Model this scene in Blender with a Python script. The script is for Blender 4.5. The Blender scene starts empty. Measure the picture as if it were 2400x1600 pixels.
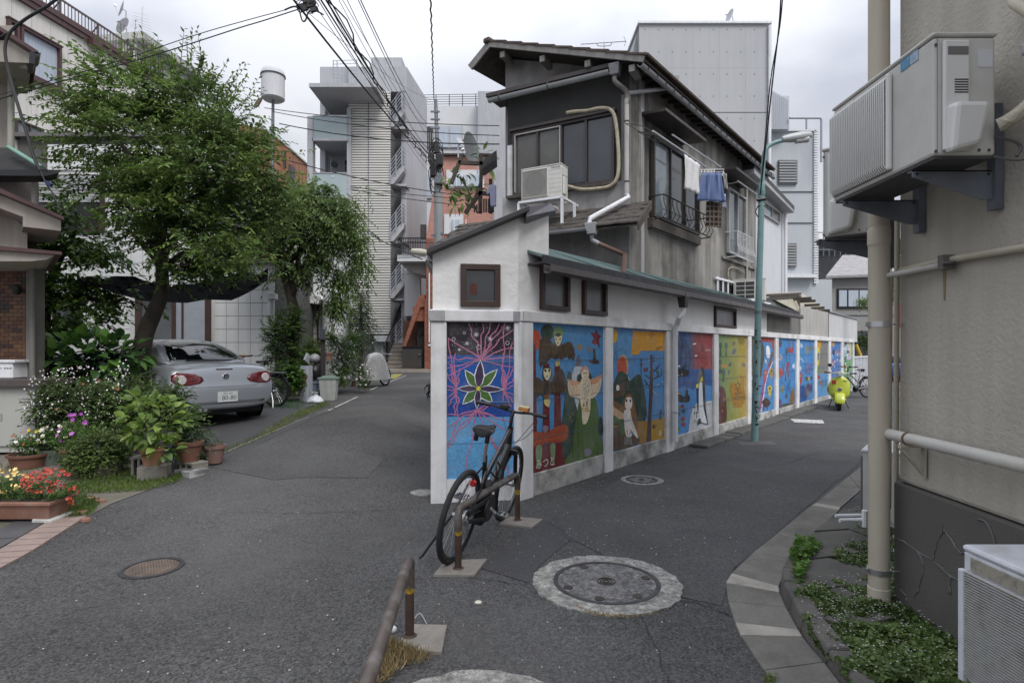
import bpy,bmesh,math,random
import numpy as np
from mathutils import Vector,Matrix
random.seed(7);rng=np.random.default_rng(7)
S=bpy.context.scene
C=S.collection
# ---------------------------------------------------------------- camera
F,YH,H=1347.0,821.0,1.6          # focal length and horizon in pixels of a 2400 wide frame, eye height
cd=bpy.data.cameras.new('camera');cam=bpy.data.objects.new('camera',cd);C.objects.link(cam)
cam.location=(0,0,H);cam.rotation_euler=(math.radians(90),0,0)
cd.sensor_width=36;cd.lens=36*F/2400;cd.shift_y=(YH-800)/2400;cd.clip_end=600;cd.clip_start=.05
S.camera=cam
# ---------------------------------------------------------------- sky and sun (overcast)
W=bpy.data.worlds.new('World');S.world=W;W.use_nodes=True
nt=W.node_tree;nt.nodes.clear()
def wn(t,**k):
    n=nt.nodes.new(t)
    for a,b in k.items(): setattr(n,a,b)
    return n
SUN_EL,SUN_AZ=math.radians(52),math.radians(150)   # azimuth clockwise from +Y
sky=wn('ShaderNodeTexSky',sky_type='NISHITA',sun_disc=False,sun_elevation=SUN_EL,sun_rotation=SUN_AZ)
sky.air_density=1.5;sky.dust_density=4
tc=wn('ShaderNodeTexCoord');sep=wn('ShaderNodeSeparateXYZ');nt.links.new(tc.outputs['Generated'],sep.inputs[0])
mx=wn('ShaderNodeMath',operation='MAXIMUM');nt.links.new(sep.outputs[2],mx.inputs[0]);mx.inputs[1].default_value=0
ad=wn('ShaderNodeMath',operation='ADD');nt.links.new(mx.outputs[0],ad.inputs[0]);ad.inputs[1].default_value=.35
dv=wn('ShaderNodeVectorMath',operation='SCALE');iv=wn('ShaderNodeMath',operation='DIVIDE');iv.inputs[0].default_value=1
nt.links.new(ad.outputs[0],iv.inputs[1]);nt.links.new(tc.outputs['Generated'],dv.inputs[0]);nt.links.new(iv.outputs[0],dv.inputs['Scale'])
n1=wn('ShaderNodeTexNoise');n1.inputs['Scale'].default_value=1.7;n1.inputs['Detail'].default_value=6;n1.inputs['Roughness'].default_value=.52
n1.inputs['Distortion'].default_value=.3
nt.links.new(dv.outputs[0],n1.inputs['Vector'])
cr=wn('ShaderNodeValToRGB');cr.color_ramp.elements[0].position=.36;cr.color_ramp.elements[1].position=.62
cr.color_ramp.elements[0].color=(3.7,3.95,4.7,1);cr.color_ramp.elements[1].color=(6.0,6.1,6.5,1)
nt.links.new(n1.outputs[0],cr.inputs[0])
mix=wn('ShaderNodeMix',data_type='RGBA');mix.inputs[0].default_value=.94
nt.links.new(sky.outputs[0],mix.inputs[6]);nt.links.new(cr.outputs[0],mix.inputs[7])
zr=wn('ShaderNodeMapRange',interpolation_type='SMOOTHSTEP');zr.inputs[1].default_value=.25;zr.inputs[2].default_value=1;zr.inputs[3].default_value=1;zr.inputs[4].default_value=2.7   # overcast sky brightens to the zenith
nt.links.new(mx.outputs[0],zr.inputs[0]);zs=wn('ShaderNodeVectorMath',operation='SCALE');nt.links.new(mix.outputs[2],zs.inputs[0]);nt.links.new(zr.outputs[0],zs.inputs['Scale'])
bg=wn('ShaderNodeBackground');bg.inputs[1].default_value=.1
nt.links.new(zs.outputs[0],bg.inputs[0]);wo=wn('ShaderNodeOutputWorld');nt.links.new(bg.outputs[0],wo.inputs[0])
sd=bpy.data.lights.new('sun','SUN');sd.energy=1.5;sd.angle=math.radians(24);sd.color=(1,.97,.93)
so=bpy.data.objects.new('sun',sd);C.objects.link(so)
so.rotation_euler=(math.pi/2-SUN_EL,0,math.pi-SUN_AZ)
S.view_settings.view_transform='Standard';S.view_settings.look='None';S.view_settings.exposure=0.42;S.view_settings.gamma=1
S.view_settings.use_curve_mapping=False
# ---------------------------------------------------------------- geometry helpers
def P(x,y,Z): return Vector(((x-1200)/F*Z,Z,H-(y-YH)/F*Z))
def gz(X,Y):
    b=0 if Y < 4.5 else (.068*(Y-4.5) if Y < 10.5 else min(.408+.01*(Y-10.5),.6))
    w=min(1,max(0,(-.9-X)/1.5))
    return b*w
def G(x,y,off=0):
    r=((x-1200)/F,1,-(y-YH)/F);Z=2.0
    for _ in range(200):
        Zn=(gz(r[0]*Z,Z)+off-H)/r[2];Z=Z+.3*(Zn-Z)
    return Vector((r[0]*Z,Z,gz(r[0]*Z,Z)+off))
class Fr:
    def __init__(s,o,d):
        s.o=Vector(o);s.d=Vector(d).normalized();s.n=Vector((s.d.y,-s.d.x))
    def p(s,u,n,z):
        q=s.o+s.d*u+s.n*n;return Vector((q.x,q.y,z))
    def hit(s,px,py,n=0):
        r=Vector(((px-1200)/F,1));t=(s.o.dot(s.n)+n)/r.dot(s.n)
        return ((r*t-s.o).dot(s.d),H-(py-YH)/F*t)
    def P(s,px,py,n=0):
        u,z=s.hit(px,py,n);return s.p(u,n,z)
ID=Fr((0,0),(1,0))
class MB:
    def __init__(s): s.v=[];s.f=[];s.m=[]
    def add(s,vs,fs,mi=0):
        o=len(s.v);s.v += [tuple(v) for v in vs];s.f += [tuple(i+o for i in f) for f in fs];s.m += [mi]*len(fs);return s
    def hexa(s,v,mi=0):     # v: bottom four, top four
        return s.add(v,[(3,2,1,0),(4,5,6,7),(0,1,5,4),(1,2,6,5),(2,3,7,6),(3,0,4,7)],mi)
    def box(s,x0,x1,y0,y1,z0,z1,mi=0):
        return s.hexa([(x0,y0,z0),(x1,y0,z0),(x1,y1,z0),(x0,y1,z0),(x0,y0,z1),(x1,y0,z1),(x1,y1,z1),(x0,y1,z1)],mi)
    def fbox(s,fr,u0,u1,n0,n1,z0,z1,mi=0):
        return s.hexa([fr.p(u0,n0,z0),fr.p(u1,n0,z0),fr.p(u1,n1,z0),fr.p(u0,n1,z0),fr.p(u0,n0,z1),fr.p(u1,n0,z1),fr.p(u1,n1,z1),fr.p(u0,n1,z1)],mi)
    def prism(s,pts,vec,mi=0):
        vec=Vector(vec);pts=[Vector(p) for p in pts];n=len(pts)
        return s.add(pts+[p+vec for p in pts],[tuple(range(n)),tuple(range(2*n-1,n-1,-1))]+[(i,(i+1) % n,(i+1) % n+n,i+n) for i in range(n)],mi)
    def bar(s,a,b,w,h,up=(0,0,1),mi=0):
        a=Vector(a);b=Vector(b);d=(b-a).normalized();x=d.cross(Vector(up))
        if x.length < 1e-4: x=d.cross(Vector((1,0,0)))
        x.normalize();y=x.cross(d).normalized();q=[]
        for c in (a,b):
            q.append([c-x*w/2-y*h/2,c+x*w/2-y*h/2,c+x*w/2+y*h/2,c-x*w/2+y*h/2])
        return s.hexa(q[0]+q[1],mi)
    def tube(s,pts,r,n=8,mi=0,closed=False,caps=True):
        pts=[Vector(p) for p in pts];N=len(pts);rs=r if isinstance(r,(list,tuple)) else [r]*N
        vs=[];x=None
        for i,p in enumerate(pts):
            if closed: d=pts[(i+1) % N]-pts[i-1]
            else: d=(pts[min(i+1,N-1)]-pts[max(i-1,0)])
            d.normalize()
            if x is None:
                x=d.cross(Vector((0,0,1)))
                if x.length < .05: x=d.cross(Vector((1,0,0)))
            x=(x-d*x.dot(d)).normalized();y=d.cross(x)
            for k in range(n):
                a=2*math.pi*k/n;vs.append(p+(x*math.cos(a)+y*math.sin(a))*rs[i])
        fs=[]
        for i in range(N if closed else N-1):
            for k in range(n):
                j=(i+1) % N
                fs.append((i*n+k,i*n+(k+1) % n,j*n+(k+1) % n,j*n+k))
        if caps and not closed: fs += [tuple(range(n-1,-1,-1)),tuple(range((N-1)*n,N*n))]
        return s.add(vs,fs,mi)
    def lathe(s,prof,c,n=20,axis=(0,0,1),mi=0):   # prof [(r,h)...]
        c=Vector(c);ax=Vector(axis).normalized();x=ax.cross(Vector((0,1,0)))
        if x.length < .1: x=ax.cross(Vector((1,0,0)))
        x.normalize();y=ax.cross(x);vs=[]
        for r,h in prof:
            for k in range(n):
                a=2*math.pi*k/n;vs.append(c+ax*h+(x*math.cos(a)+y*math.sin(a))*r)
        fs=[]
        for i in range(len(prof)-1):
            for k in range(n): fs.append((i*n+k,i*n+(k+1) % n,(i+1)*n+(k+1) % n,(i+1)*n+k))
        fs += [tuple(range(n-1,-1,-1)),tuple(range((len(prof)-1)*n,len(prof)*n))]
        return s.add(vs,fs,mi)
    def build(s,name,mats,parent=None,smooth=False,bev=0,kind=None,fixn=True,sub=0,lab=None):
        if not isinstance(mats,(list,tuple)): mats=[mats]
        off=Vector((0,0,0));q=parent
        while q is not None: off += q.location;q=q.parent
        loc=Vector((0,0,0));V=np.array(s.v,dtype=float).reshape(-1,3)
        if parent is None and len(V):
            lo,hi=V.min(0),V.max(0);loc=Vector(((lo[0]+hi[0])/2,(lo[1]+hi[1])/2,lo[2]));off=loc
        me=bpy.data.meshes.new(name);me.from_pydata((V-np.array(off)).tolist(),[],s.f)
        for m in mats: me.materials.append(m)
        if len(mats) > 1: me.polygons.foreach_set('material_index',s.m)
        if fixn and len(s.f) < 30000:
            b=bmesh.new();b.from_mesh(me);bmesh.ops.recalc_face_normals(b,faces=b.faces);b.to_mesh(me);b.free()
        if smooth:
            me.polygons.foreach_set('use_smooth',[True]*len(me.polygons))
            me.set_sharp_from_angle(angle=math.radians(38))
        o=bpy.data.objects.new(name,me);C.objects.link(o);o.location=loc;o.parent=parent
        if bev:
            md=o.modifiers.new('bevel','BEVEL');md.width=bev;md.segments=2;md.limit_method='ANGLE';md.angle_limit=math.radians(40)
        if sub:
            md=o.modifiers.new('sub','SUBSURF');md.levels=sub;md.render_levels=sub
        if kind: o['kind']=kind
        if lab: o['label']=lab
        return o
def tag(o,label,cat,group=None):
    o['label']=label;o['category']=cat
    if group: o['group']=group
    return o
def thing(name,label,cat,loc=(0,0,0),group=None):
    o=bpy.data.objects.new(name,None);C.objects.link(o);o.location=loc;o.empty_display_size=.2
    return tag(o,label,cat,group)
def dup(root,loc=None,rotz=None,label=None):
    def cp(o,par):
        c=o.copy();C.objects.link(c);c.parent=par
        for ch in list(o.children): cp(ch,c)
        return c
    r=cp(root,None)
    if loc is not None: r.location=loc
    if rotz is not None: r.rotation_euler=(0,0,rotz)
    if label: r['label']=label
    return r
def share(proto,parent,off):       # another piece with the same mesh
    o=bpy.data.objects.new(proto.name.split('.')[0],proto.data);C.objects.link(o);o.parent=parent;o.location=off;return o
def curve(pts,n=6):                  # Catmull-Rom through points
    pts=[Vector(p) for p in pts];out=[]
    for i in range(len(pts)-1):
        p0=pts[max(i-1,0)];p1=pts[i];p2=pts[i+1];p3=pts[min(i+2,len(pts)-1)]
        for k in range(n):
            t=k/n;out.append(.5*((2*p1)+(p2-p0)*t+(2*p0-5*p1+4*p2-p3)*t*t+(3*p1-p0-3*p2+p3)*t**3))
    out.append(pts[-1]);return out
def sag(a,b,s,n=12):
    a=Vector(a);b=Vector(b);return [a.lerp(b,i/n)-Vector((0,0,s*4*(i/n)*(1-i/n))) for i in range(n+1)]
# ---------------------------------------------------------------- materials
MC={}
def srgb(r,g,b):
    f=lambda c: (c/255/12.92) if c/255 <= .04045 else ((c/255+.055)/1.055)**2.4
    return (f(r),f(g),f(b))
def M(name,col,rough=.7,var=.1,vs=3.,bump=0.,bs=80.,metal=0.,spec=.5,streak=0.,dirt=None,da=.5,ds=1.5,speck=0.,coat=0.,alpha=1.,brush=0.,trans=0.,detail=5,attr=False,stretch=None,island=0.,ss=7.):
    if name in MC: return MC[name]
    m=bpy.data.materials.new(name);m.use_nodes=True;t=m.node_tree;N=t.nodes;L=t.links
    b=N['Principled BSDF'];b.inputs['Roughness'].default_value=rough;b.inputs['Metallic'].default_value=metal
    b.inputs['Specular IOR Level'].default_value=spec;b.inputs['Coat Weight'].default_value=coat;b.inputs['Coat Roughness'].default_value=.08
    b.inputs['Alpha'].default_value=alpha;b.inputs['Transmission Weight'].default_value=trans
    tcn=N.new('ShaderNodeTexCoord');co=tcn.outputs['Object']
    if stretch:
        mp=N.new('ShaderNodeMapping');mp.inputs['Scale'].default_value=stretch;L.new(co,mp.inputs[0]);co=mp.outputs[0]
    def noise(sc,det=detail,src=None,r=.55):
        n=N.new('ShaderNodeTexNoise');n.inputs['Scale'].default_value=sc;n.inputs['Detail'].default_value=det;n.inputs['Roughness'].default_value=r
        L.new(src or co,n.inputs['Vector']);return n.outputs[0]
    def mapr(v,a,c,d,e):
        q=N.new('ShaderNodeMapRange');q.inputs[1].default_value=a;q.inputs[2].default_value=c;q.inputs[3].default_value=d;q.inputs[4].default_value=e
        L.new(v,q.inputs[0]);return q.outputs[0]
    def mul(c,f):
        v=N.new('ShaderNodeVectorMath');v.operation='SCALE';L.new(c,v.inputs[0]);L.new(f,v.inputs['Scale']);return v.outputs[0]
    if attr:
        a=N.new('ShaderNodeAttribute');a.attribute_name='Col';cs=a.outputs['Color']
    else:
        rg=N.new('ShaderNodeRGB');rg.outputs[0].default_value=(*col,1);cs=rg.outputs[0]
    if var: cs=mul(cs,mapr(noise(vs),.3,.7,1-var,1+var))
    if island:
        g=N.new('ShaderNodeNewGeometry');cs=mul(cs,mapr(g.outputs['Random Per Island'],0,1,1-island,1+island))
    if brush: cs=mul(cs,mapr(noise(38,3),.3,.7,1-brush,1+brush))
    if streak:
        mp=N.new('ShaderNodeMapping');mp.inputs['Scale'].default_value=(ss,ss,ss*.08);L.new(tcn.outputs['Object'],mp.inputs[0])
        cs=mul(cs,mapr(noise(1.3,5,mp.outputs[0]),.35,.65,1-streak,1.0+streak*.3))
    if speck:
        vo=N.new('ShaderNodeTexVoronoi');vo.inputs['Scale'].default_value=85;L.new(co,vo.inputs['Vector'])
        cs=mul(cs,mapr(vo.outputs['Color'],0,1,1-speck*.55,1+speck*.6))
        v2=N.new('ShaderNodeTexVoronoi');v2.inputs['Scale'].default_value=22;v2.feature='F1';L.new(co,v2.inputs['Vector'])
        wd=N.new('ShaderNodeMix');wd.data_type='RGBA';wd.inputs[7].default_value=(.34,.34,.33,1)
        L.new(cs,wd.inputs[6]);L.new(mapr(v2.outputs['Distance'],.05,.10,.6,0),wd.inputs[0]);cs=wd.outputs[2]
    if dirt is not None:
        wd=N.new('ShaderNodeMix');wd.data_type='RGBA';wd.inputs[7].default_value=(*dirt,1)
        L.new(cs,wd.inputs[6]);L.new(mapr(noise(ds,7,None,.62),.46,.66,0,da),wd.inputs[0]);cs=wd.outputs[2]
    L.new(cs,b.inputs['Base Color'])
    if bump:
        bp=N.new('ShaderNodeBump');bp.inputs['Strength'].default_value=min(1,bump);bp.inputs['Distance'].default_value=.01 if bs > 20 else .04
        L.new(noise(bs,4),bp.inputs['Height']);L.new(bp.outputs[0],b.inputs['Normal'])
    if rough > .2 and var:
        L.new(mapr(noise(vs*2.3),.3,.7,max(0,rough-.08),min(1,rough+.08)),b.inputs['Roughness'])
    MC[name]=m;return m
def GLASS(name,col=(.02,.022,.025),rough=.04,alpha=1.):
    if name in MC: return MC[name]
    m=M(name,col,rough,.45,1.1,spec=.8,alpha=alpha);return m  # base colour mottled by noise to imitate blotchy reflections in the panes
white_paint=M('white_paint',(.80,.80,.80),.75,.05,2,bump=.35,bs=90,dirt=(.40,.385,.35),da=.5,ds=2.2,streak=.08)
stucco_white=M('stucco_white',(.80,.79,.775),.85,.05,1.2,bump=.35,bs=9,streak=.04)
asphalt=M('asphalt',(.072,.071,.070),.88,.30,.45,bump=.8,bs=130,speck=1.25,spec=.3,dirt=(.108,.106,.102),da=.6,ds=.55)
asphalt_b=M('asphalt_b',(.078,.077,.076),.88,.18,.8,bump=.6,bs=150,speck=.8,spec=.3,dirt=(.06,.06,.06),da=.35,ds=1.1)
concrete=M('concrete',(.30,.295,.275),.9,.15,3,bump=.4,bs=70,dirt=(.12,.115,.10),da=.6,ds=2)
concrete_lt=M('concrete_lt',(.42,.43,.45),.85,.07,.6,bump=.15,bs=40,streak=.12)
conc_panel=M('conc_panel',(.38,.39,.405),.85,.09,.25,bump=.1,bs=30,streak=.10)
brown=M('brown_frame',(.052,.03,.024),.5,.15,6)
dbrown=M('dark_brown',(.045,.035,.032),.5,.2,4)
black=M('black_plastic',(.014,.014,.015),.45,.2,5)
blackm=M('black_metal',(.018,.018,.02),.35,.2,5,metal=.3)
rubber=M('rubber',(.02,.02,.021),.85,.25,8)
steel=M('steel',(.55,.55,.56),.35,.1,5,metal=.9)
galv=M('galvanised',(.16,.175,.20),.5,.3,5,metal=.4)
chrome=M('chrome',(.7,.7,.7),.15,.05,5,metal=1.)
pvc_grey=M('pvc_grey',(.36,.37,.38),.5,.1,4)
pvc_white=M('pvc_white',(.74,.75,.77),.45,.06,3,streak=.1)
beige_pipe=M('beige_pipe',(.47,.425,.335),.5,.05,2,streak=.08)
wire_m=M('wire',(.012,.012,.013),.6,.1,5)
terracotta=M('terracotta',(.25,.125,.085),.8,.2,4,bump=.2,dirt=(.33,.28,.24),da=.4,ds=5)
terra_brown=M('terra_brown',(.16,.075,.05),.75,.2,4)
soil=M('soil',(.055,.042,.03),.95,.4,4,bump=.8,bs=30)
glass_dk=GLASS('glass_dark')
glass_mid=GLASS('glass_mid',(.06,.063,.065),.12)
trunk_m=M('bark',(.05,.040,.032),.95,.35,7,bump=.9,bs=22,streak=.3)

# ---------------------------------------------------------------- ground
def sheet(poly,off,name,mat,kind='structure',parent=None,side=0):
    b=bmesh.new();vs=[b.verts.new((x,y,0)) for x,y in poly];b.faces.new(vs)
    xs=[p[0] for p in poly];ys=[p[1] for p in poly]
    cuts=[(1,y) for y in [4.5,5,5.5,6,6.5,7,7.5,8,8.5,9,9.5,10,10.5,12,14,17,20,24,27,29.7]]+[(0,x) for x in (-2.4,-2.1,-1.8,-1.5,-1.2,-.9)]
    for ax,v in cuts:
        lo,hi=(min(ys),max(ys)) if ax else (min(xs),max(xs))
        if lo < v < hi:
            bmesh.ops.bisect_plane(b,geom=b.verts[:]+b.edges[:]+b.faces[:],plane_co=(v,0,0) if ax == 0 else (0,v,0),plane_no=(1,0,0) if ax == 0 else (0,1,0))
    for v in b.verts: v.co.z=gz(v.co.x,v.co.y)+off
    if side:
        r=bmesh.ops.extrude_face_region(b,geom=b.faces[:])
        for v in [e for e in r['geom'] if isinstance(e,bmesh.types.BMVert)]: v.co.z += 0
        low=[v for v in b.verts if v not in set(e for e in r['geom'] if isinstance(e,bmesh.types.BMVert))]
        for v in low: v.co.z -= side
    bmesh.ops.recalc_face_normals(b,faces=b.faces)
    me=bpy.data.meshes.new(name);b.to_mesh(me);b.free();me.materials.append(mat)
    if me.polygons and not side and me.polygons[0].normal.z < 0: me.flip_normals()
    o=bpy.data.objects.new(name,me);C.objects.link(o);o.parent=parent
    if kind: o['kind']=kind
    return o
xs=[-300,-120,-60,-30,-15,-8,-5,-3.5,-2.4,-2.1,-1.8,-1.5,-1.2,-.9,0,2,5,10,20,40,100,300]
ys=[-60,-20,-5,0,3,4.5]+[5+.5*i for i in range(12)]+[12,14,17,20,24,27,29.7,40,80,200,500]
gb=MB();nx=len(xs)
for y in ys:
    for x in xs: gb.v.append((x,y,gz(x,y)))
for j in range(len(ys)-1):
    for i in range(nx-1): gb.f.append((j*nx+i,j*nx+i+1,(j+1)*nx+i+1,(j+1)*nx+i));gb.m.append(0)
me=bpy.data.meshes.new('ground');me.from_pydata(gb.v,[],gb.f);me.materials.append(asphalt)
gr=bpy.data.objects.new('road',me);C.objects.link(gr);gr['kind']='structure'
def gp(pts): return [tuple(G(x,y).xy) for x,y in pts]
# lighter repair patch on the right-hand street
sheet(gp([(1340,1262),(1290,1205),(1440,1130),(1640,1060),(1790,1000),(1990,945),(2060,1000),(2020,1080),(1900,1180),(1820,1250),(1716,1335),(1690,1420),(1600,1400)]),.004,'road_patch',asphalt_b)
sheet(gp([(1120,1330),(1210,1262),(1300,1210),(1340,1262),(1260,1330),(1240,1366)]),.0045,'road_patch',M('patch2',(.066,.065,.068),.9,.12,1,bump=.4,bs=160,speck=.4,spec=.3))
# parking pad
pad_m=M('pad',(.062,.062,.064),.8,.2,.6,bump=.3,bs=120,speck=.2,dirt=(.035,.035,.036),da=.5,ds=.6)
sheet([(-3.78,6.7),(-3.62,8.2),(-3.55,10.2),(-3.5,11.6),(-9.5,15.2),(-12,15.2),(-11,9),(-6,7.2)],.005,'parking_pad',pad_m)
# garden soil / slab left of road
slab_m=M('old_slab',(.15,.13,.11),.9,.25,2,bump=.5,bs=50,dirt=(.05,.07,.03),da=.7,ds=1.2)
sheet(gp([(0,1330),(205,1211),(262,1180),(345,1150),(372,1132)])+[(-3.82,6.7),(-4.6,7.1),(-9,8.8),(-14,9),(-14,4)],.006,'garden_slab',slab_m)
# the expansion joint / kerb strip along the left street
kb=MB()
line=gp([(372,1128),(430,1108),(550,1053),(704,986),(784,956)])
for a,b2 in zip(line,line[1:]):
    kb.bar((a[0],a[1],gz(*a)+.005),(b2[0],b2[1],gz(*b2)+.005),.035,.03)
kb.build('kerb_strip',M('kerb_joint',(.16,.15,.14),.9,.3,4),kind='structure')
lm=M('road_paint',(.55,.55,.53),.8,.2,12,dirt=(.09,.09,.09),da=.85,ds=14)
def stripe(a,b,w,name='road_marking',mat=lm,off=.008):
    a=Vector(a[:2]);b=Vector(b[:2]);d=(b-a).normalized();n=Vector((d.y,-d.x))*w/2
    return sheet([tuple(a+n),tuple(b+n),tuple(b-n),tuple(a-n)],off,name,mat)
stripe(G(770,962),G(838,930),.045);stripe(G(868,914),G(888,905),.045);stripe(G(900,900),G(952,880),.045)
sheet(gp([(1852,982),(1862,990),(1932,993),(1928,985)]),.009,'road_marking',lm)
sheet(gp([(898,884),(925,876),(945,877),(925,888)]),.008,'road_marking',M('yellow_paint',(.25,.22,.06),.9,.4,10))
# cracks in the asphalt
crk=M('crack',(.03,.03,.03),1,.2,5)
def crack(pts,w=.008):
    g=gp(pts);c=curve([(a[0],a[1],0) for a in g],7);m=MB()
    L=[];R=[]
    for i,p in enumerate(c):
        d=(c[min(i+1,len(c)-1)]-c[max(i-1,0)]).normalized();n=Vector((d.y,-d.x,0))*w*random.uniform(.15,.6)
        j=Vector((random.uniform(-1,1),random.uniform(-1,1),0))*.012
        for s_,q in ((1,L),(-1,R)):
            v=p+j+n*s_;q.append((v.x,v.y,gz(v.x,v.y)+.0075))
    k=len(L);m.add(L+R,[(i,i+1,k+i+1,k+i) for i in range(k-1)]);m.build('asphalt_crack',crk,kind='structure',fixn=False)
crack([(520,1200),(640,1203),(760,1202),(900,1196),(1000,1192)])
crack([(1100,1354),(1160,1362),(1210,1368),(1245,1367)])
crack([(1595,1408),(1640,1416),(1680,1432),(1706,1440)],.01)
crack([(1500,1440),(1530,1500),(1570,1600)],.006)
crack([(1270,1220),(1310,1240),(1352,1290)],.006)
crack([(1440,1120),(1560,1085),(1700,1045)],.006)
crack([(560,985),(600,994),(640,1006)],.006)
crack([(1100,1180),(1240,1195),(1330,1150)],.005)
sheet(gp([(470,1090),(560,1040),(760,1045),(900,1075),(860,1120),(640,1125)]),.004,'road_patch',asphalt_b)
crack([(1840,1090),(1930,1060),(2000,1075)],.006)
# small white litter and pale stones scattered on the asphalt
lt=MB()
for _ in range(260):
    if random.random() < .5: q=G(random.uniform(100,1650),random.uniform(1180,1590))
    else: q=G(random.gauss(1420,160),random.uniform(1090,1300))
    r=random.uniform(.002,.0065)
    lt.prism([(q.x+r*math.cos(a)*random.uniform(.6,1.3),q.y+r*math.sin(a),q.z+.004) for a in (0,1.2,2.5,3.8,5.1)],(0,0,.004))
lt.build('road_grit',M('grit',(.42,.41,.38),.9,.3,30),kind='stuff')
# --------------------- right-hand concrete gutter, kerb and flagstones
outer=[(2052,1068),(2013,1100),(1969,1132),(1902,1184),(1848,1223),(1819,1253),(1714,1338),(1699,1368),(1704,1406),(1719,1454),(1742,1502),(1793,1578),(1870,1700)]
inner=[(2060,1110),(2040,1135),(2010,1158),(1962,1202),(1920,1240),(1886,1274),(1845,1320),(1829,1355),(1829,1387),(1848,1428),(1873,1479),(1932,1556),(2040,1700)]
gm_d=M('gutter_concrete',(.165,.157,.138),.9,.2,3,bump=.6,bs=60,speck=.2,dirt=(.07,.062,.052),da=.5,ds=2.5)
gm_l=M('gutter_pale',(.33,.31,.265),.9,.15,5,bump=.5,bs=60,dirt=(.12,.11,.1),da=.4,ds=6)
og=gp(outer);ig=gp(inner)
gut=bpy.data.objects.new('gutter',None);C.objects.link(gut);gut['kind']='structure'
def lerp2(a,b,t): return (a[0]+(b[0]-a[0])*t,a[1]+(b[1]-a[1])*t)
def slab(a0,a1,b0,b1,mat,h,name):
    m=MB();g=.003
    ps=[(*a0,0),(*a1,0),(*b1,0),(*b0,0)];c=sum((Vector(p) for p in ps),Vector())/4
    ps=[Vector(p)+(c-Vector(p)).normalized()*.004 for p in ps]
    m.prism([(p.x,p.y,-.03) for p in ps],(0,0,.03+h));return m.build(name,mat,gut,bev=.004)
cross=[((2052,1066),(2064,1105)),((1990,1117),(2018,1150)),((1912,1181),(1971,1191)),((1902,1187),(1966,1199)),((1819,1254),(1888,1272)),((1765,1297),(1852,1312)),((1714,1347),(1826,1378)),((1700,1369),(1828,1392)),((1706,1412),(1843,1427)),((1722,1463),(1872,1480)),((1735,1493),(1882,1497)),((1790,1575),(1932,1556)),((1870,1700),(2040,1700))]
cg=[(gp([a])[0],gp([b])[0]) for a,b in cross]
for i in range(len(cg)-1):
    pale=i in (2,6,9);slab(cg[i][0],cg[i+1][0],cg[i][1],cg[i+1][1],gm_l if pale else gm_d,.017 if pale else .014,'gutter_slab')
kerb_m=M('kerb_stone',(.105,.098,.088),.92,.25,4,bump=.7,bs=45,dirt=(.05,.048,.042),da=.6,ds=3)
def offset(pl,d):
    out=[]
    for i,p in enumerate(pl):
        a=Vector(pl[max(i-1,0)]);b=Vector(pl[min(i+1,len(pl)-1)]);t=(b-a).normalized();out.append((p[0]-t.y*d,p[1]+t.x*d))
    return out
k2=offset(ig,.13)
kerb=bpy.data.objects.new('kerb',None);C.objects.link(kerb);kerb['kind']='structure'
for i in range(6,len(ig)-1):
    m=MB();a0,a1,b0,b1=Vector(ig[i]),Vector(ig[i+1]),Vector(k2[i]),Vector(k2[i+1]);e=(a1-a0).normalized()*.004
    hh=.085+random.uniform(-.008,.008)
    ps=[a0+e,a1-e,b1-e,b0+e];tp=[ps[0]+(b0-a0)*.15,ps[1]+(b1-a1)*.15,ps[2],ps[3]]
    m.hexa([(p.x,p.y,-.02) for p in ps]+[(p.x,p.y,hh) for p in tp]);m.build('kerb_stone',kerb_m,kerb,bev=.015)
flag_m=M('flagstone',(.10,.096,.085),.92,.25,2.5,bump=.7,bs=35,dirt=(.05,.05,.04),da=.6,ds=2)
def flag(px,h):
    g=[Vector((*G(x,y,h).xy,0)) for x,y in px];c=sum(g,Vector())/len(g);g=[p+(c-p).normalized()*.008 for p in g]
    m=MB();m.prism([(p.x,p.y,-.02) for p in g],(0,0,.02+h));m.build('flagstone',flag_m,kerb,bev=.006)
flag([(1850,1313),(1905,1245),(1990,1240),(2050,1262),(2050,1290),(1945,1302)],.085)
flag([(1838,1335),(1850,1315),(1940,1305),(2060,1330),(2070,1372),(1960,1372),(1880,1390)],.08)
flag([(1907,1243),(1968,1196),(2020,1180),(2060,1200),(2050,1258),(1990,1238)],.07)
flag([(1880,1392),(1960,1374),(2075,1376),(2120,1440),(2000,1470),(1905,1440)],.075)
sheet(gp([(1870,1392),(1990,1240),(2120,1180),(2130,1300)])+[(2.45,3.4),(2.4,.6),(1.25,.6)]+gp([(1960,1560),(1900,1480)]),.04,'planting_bed',soil)
# --------------------- pavers at far left (each one a piece)
pav_m=M('paver_pink',(.26,.195,.17),.85,.15,6,bump=.2,dirt=(.2,.15,.12),da=.5,ds=4)
pav_d=M('paver_dark',(.07,.07,.072),.6,.15,4)
pv=bpy.data.objects.new('pavement',None);C.objects.link(pv);pv['kind']='structure'
A0,A1=Vector(G(0,1336).xy),Vector(G(205,1212).xy)
B0=Vector(G(-10,1304).xy);dd=(A1-A0).normalized();nn=Vector((-dd.y,dd.x));wd=.28
if nn.x > 0: nn=-nn
def paver(s0,s1,n0,n1,mat,name='paver'):
    m=MB();g=.007;pts=[A0+dd*(s0+g)+nn*(n0+g),A0+dd*(s1-g)+nn*(n0+g),A0+dd*(s1-g)+nn*(n1-g),A0+dd*(s0+g)+nn*(n1-g)]
    z0=[gz(p.x,p.y) for p in pts]
    m.hexa([(p.x,p.y,z-.01) for p,z in zip(pts,z0)]+[(p.x,p.y,z+.017) for p,z in zip(pts,z0)]);return m.build(name,mat,pv)
Ls=(A1-A0).length;k=0;s0=Ls
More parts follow.
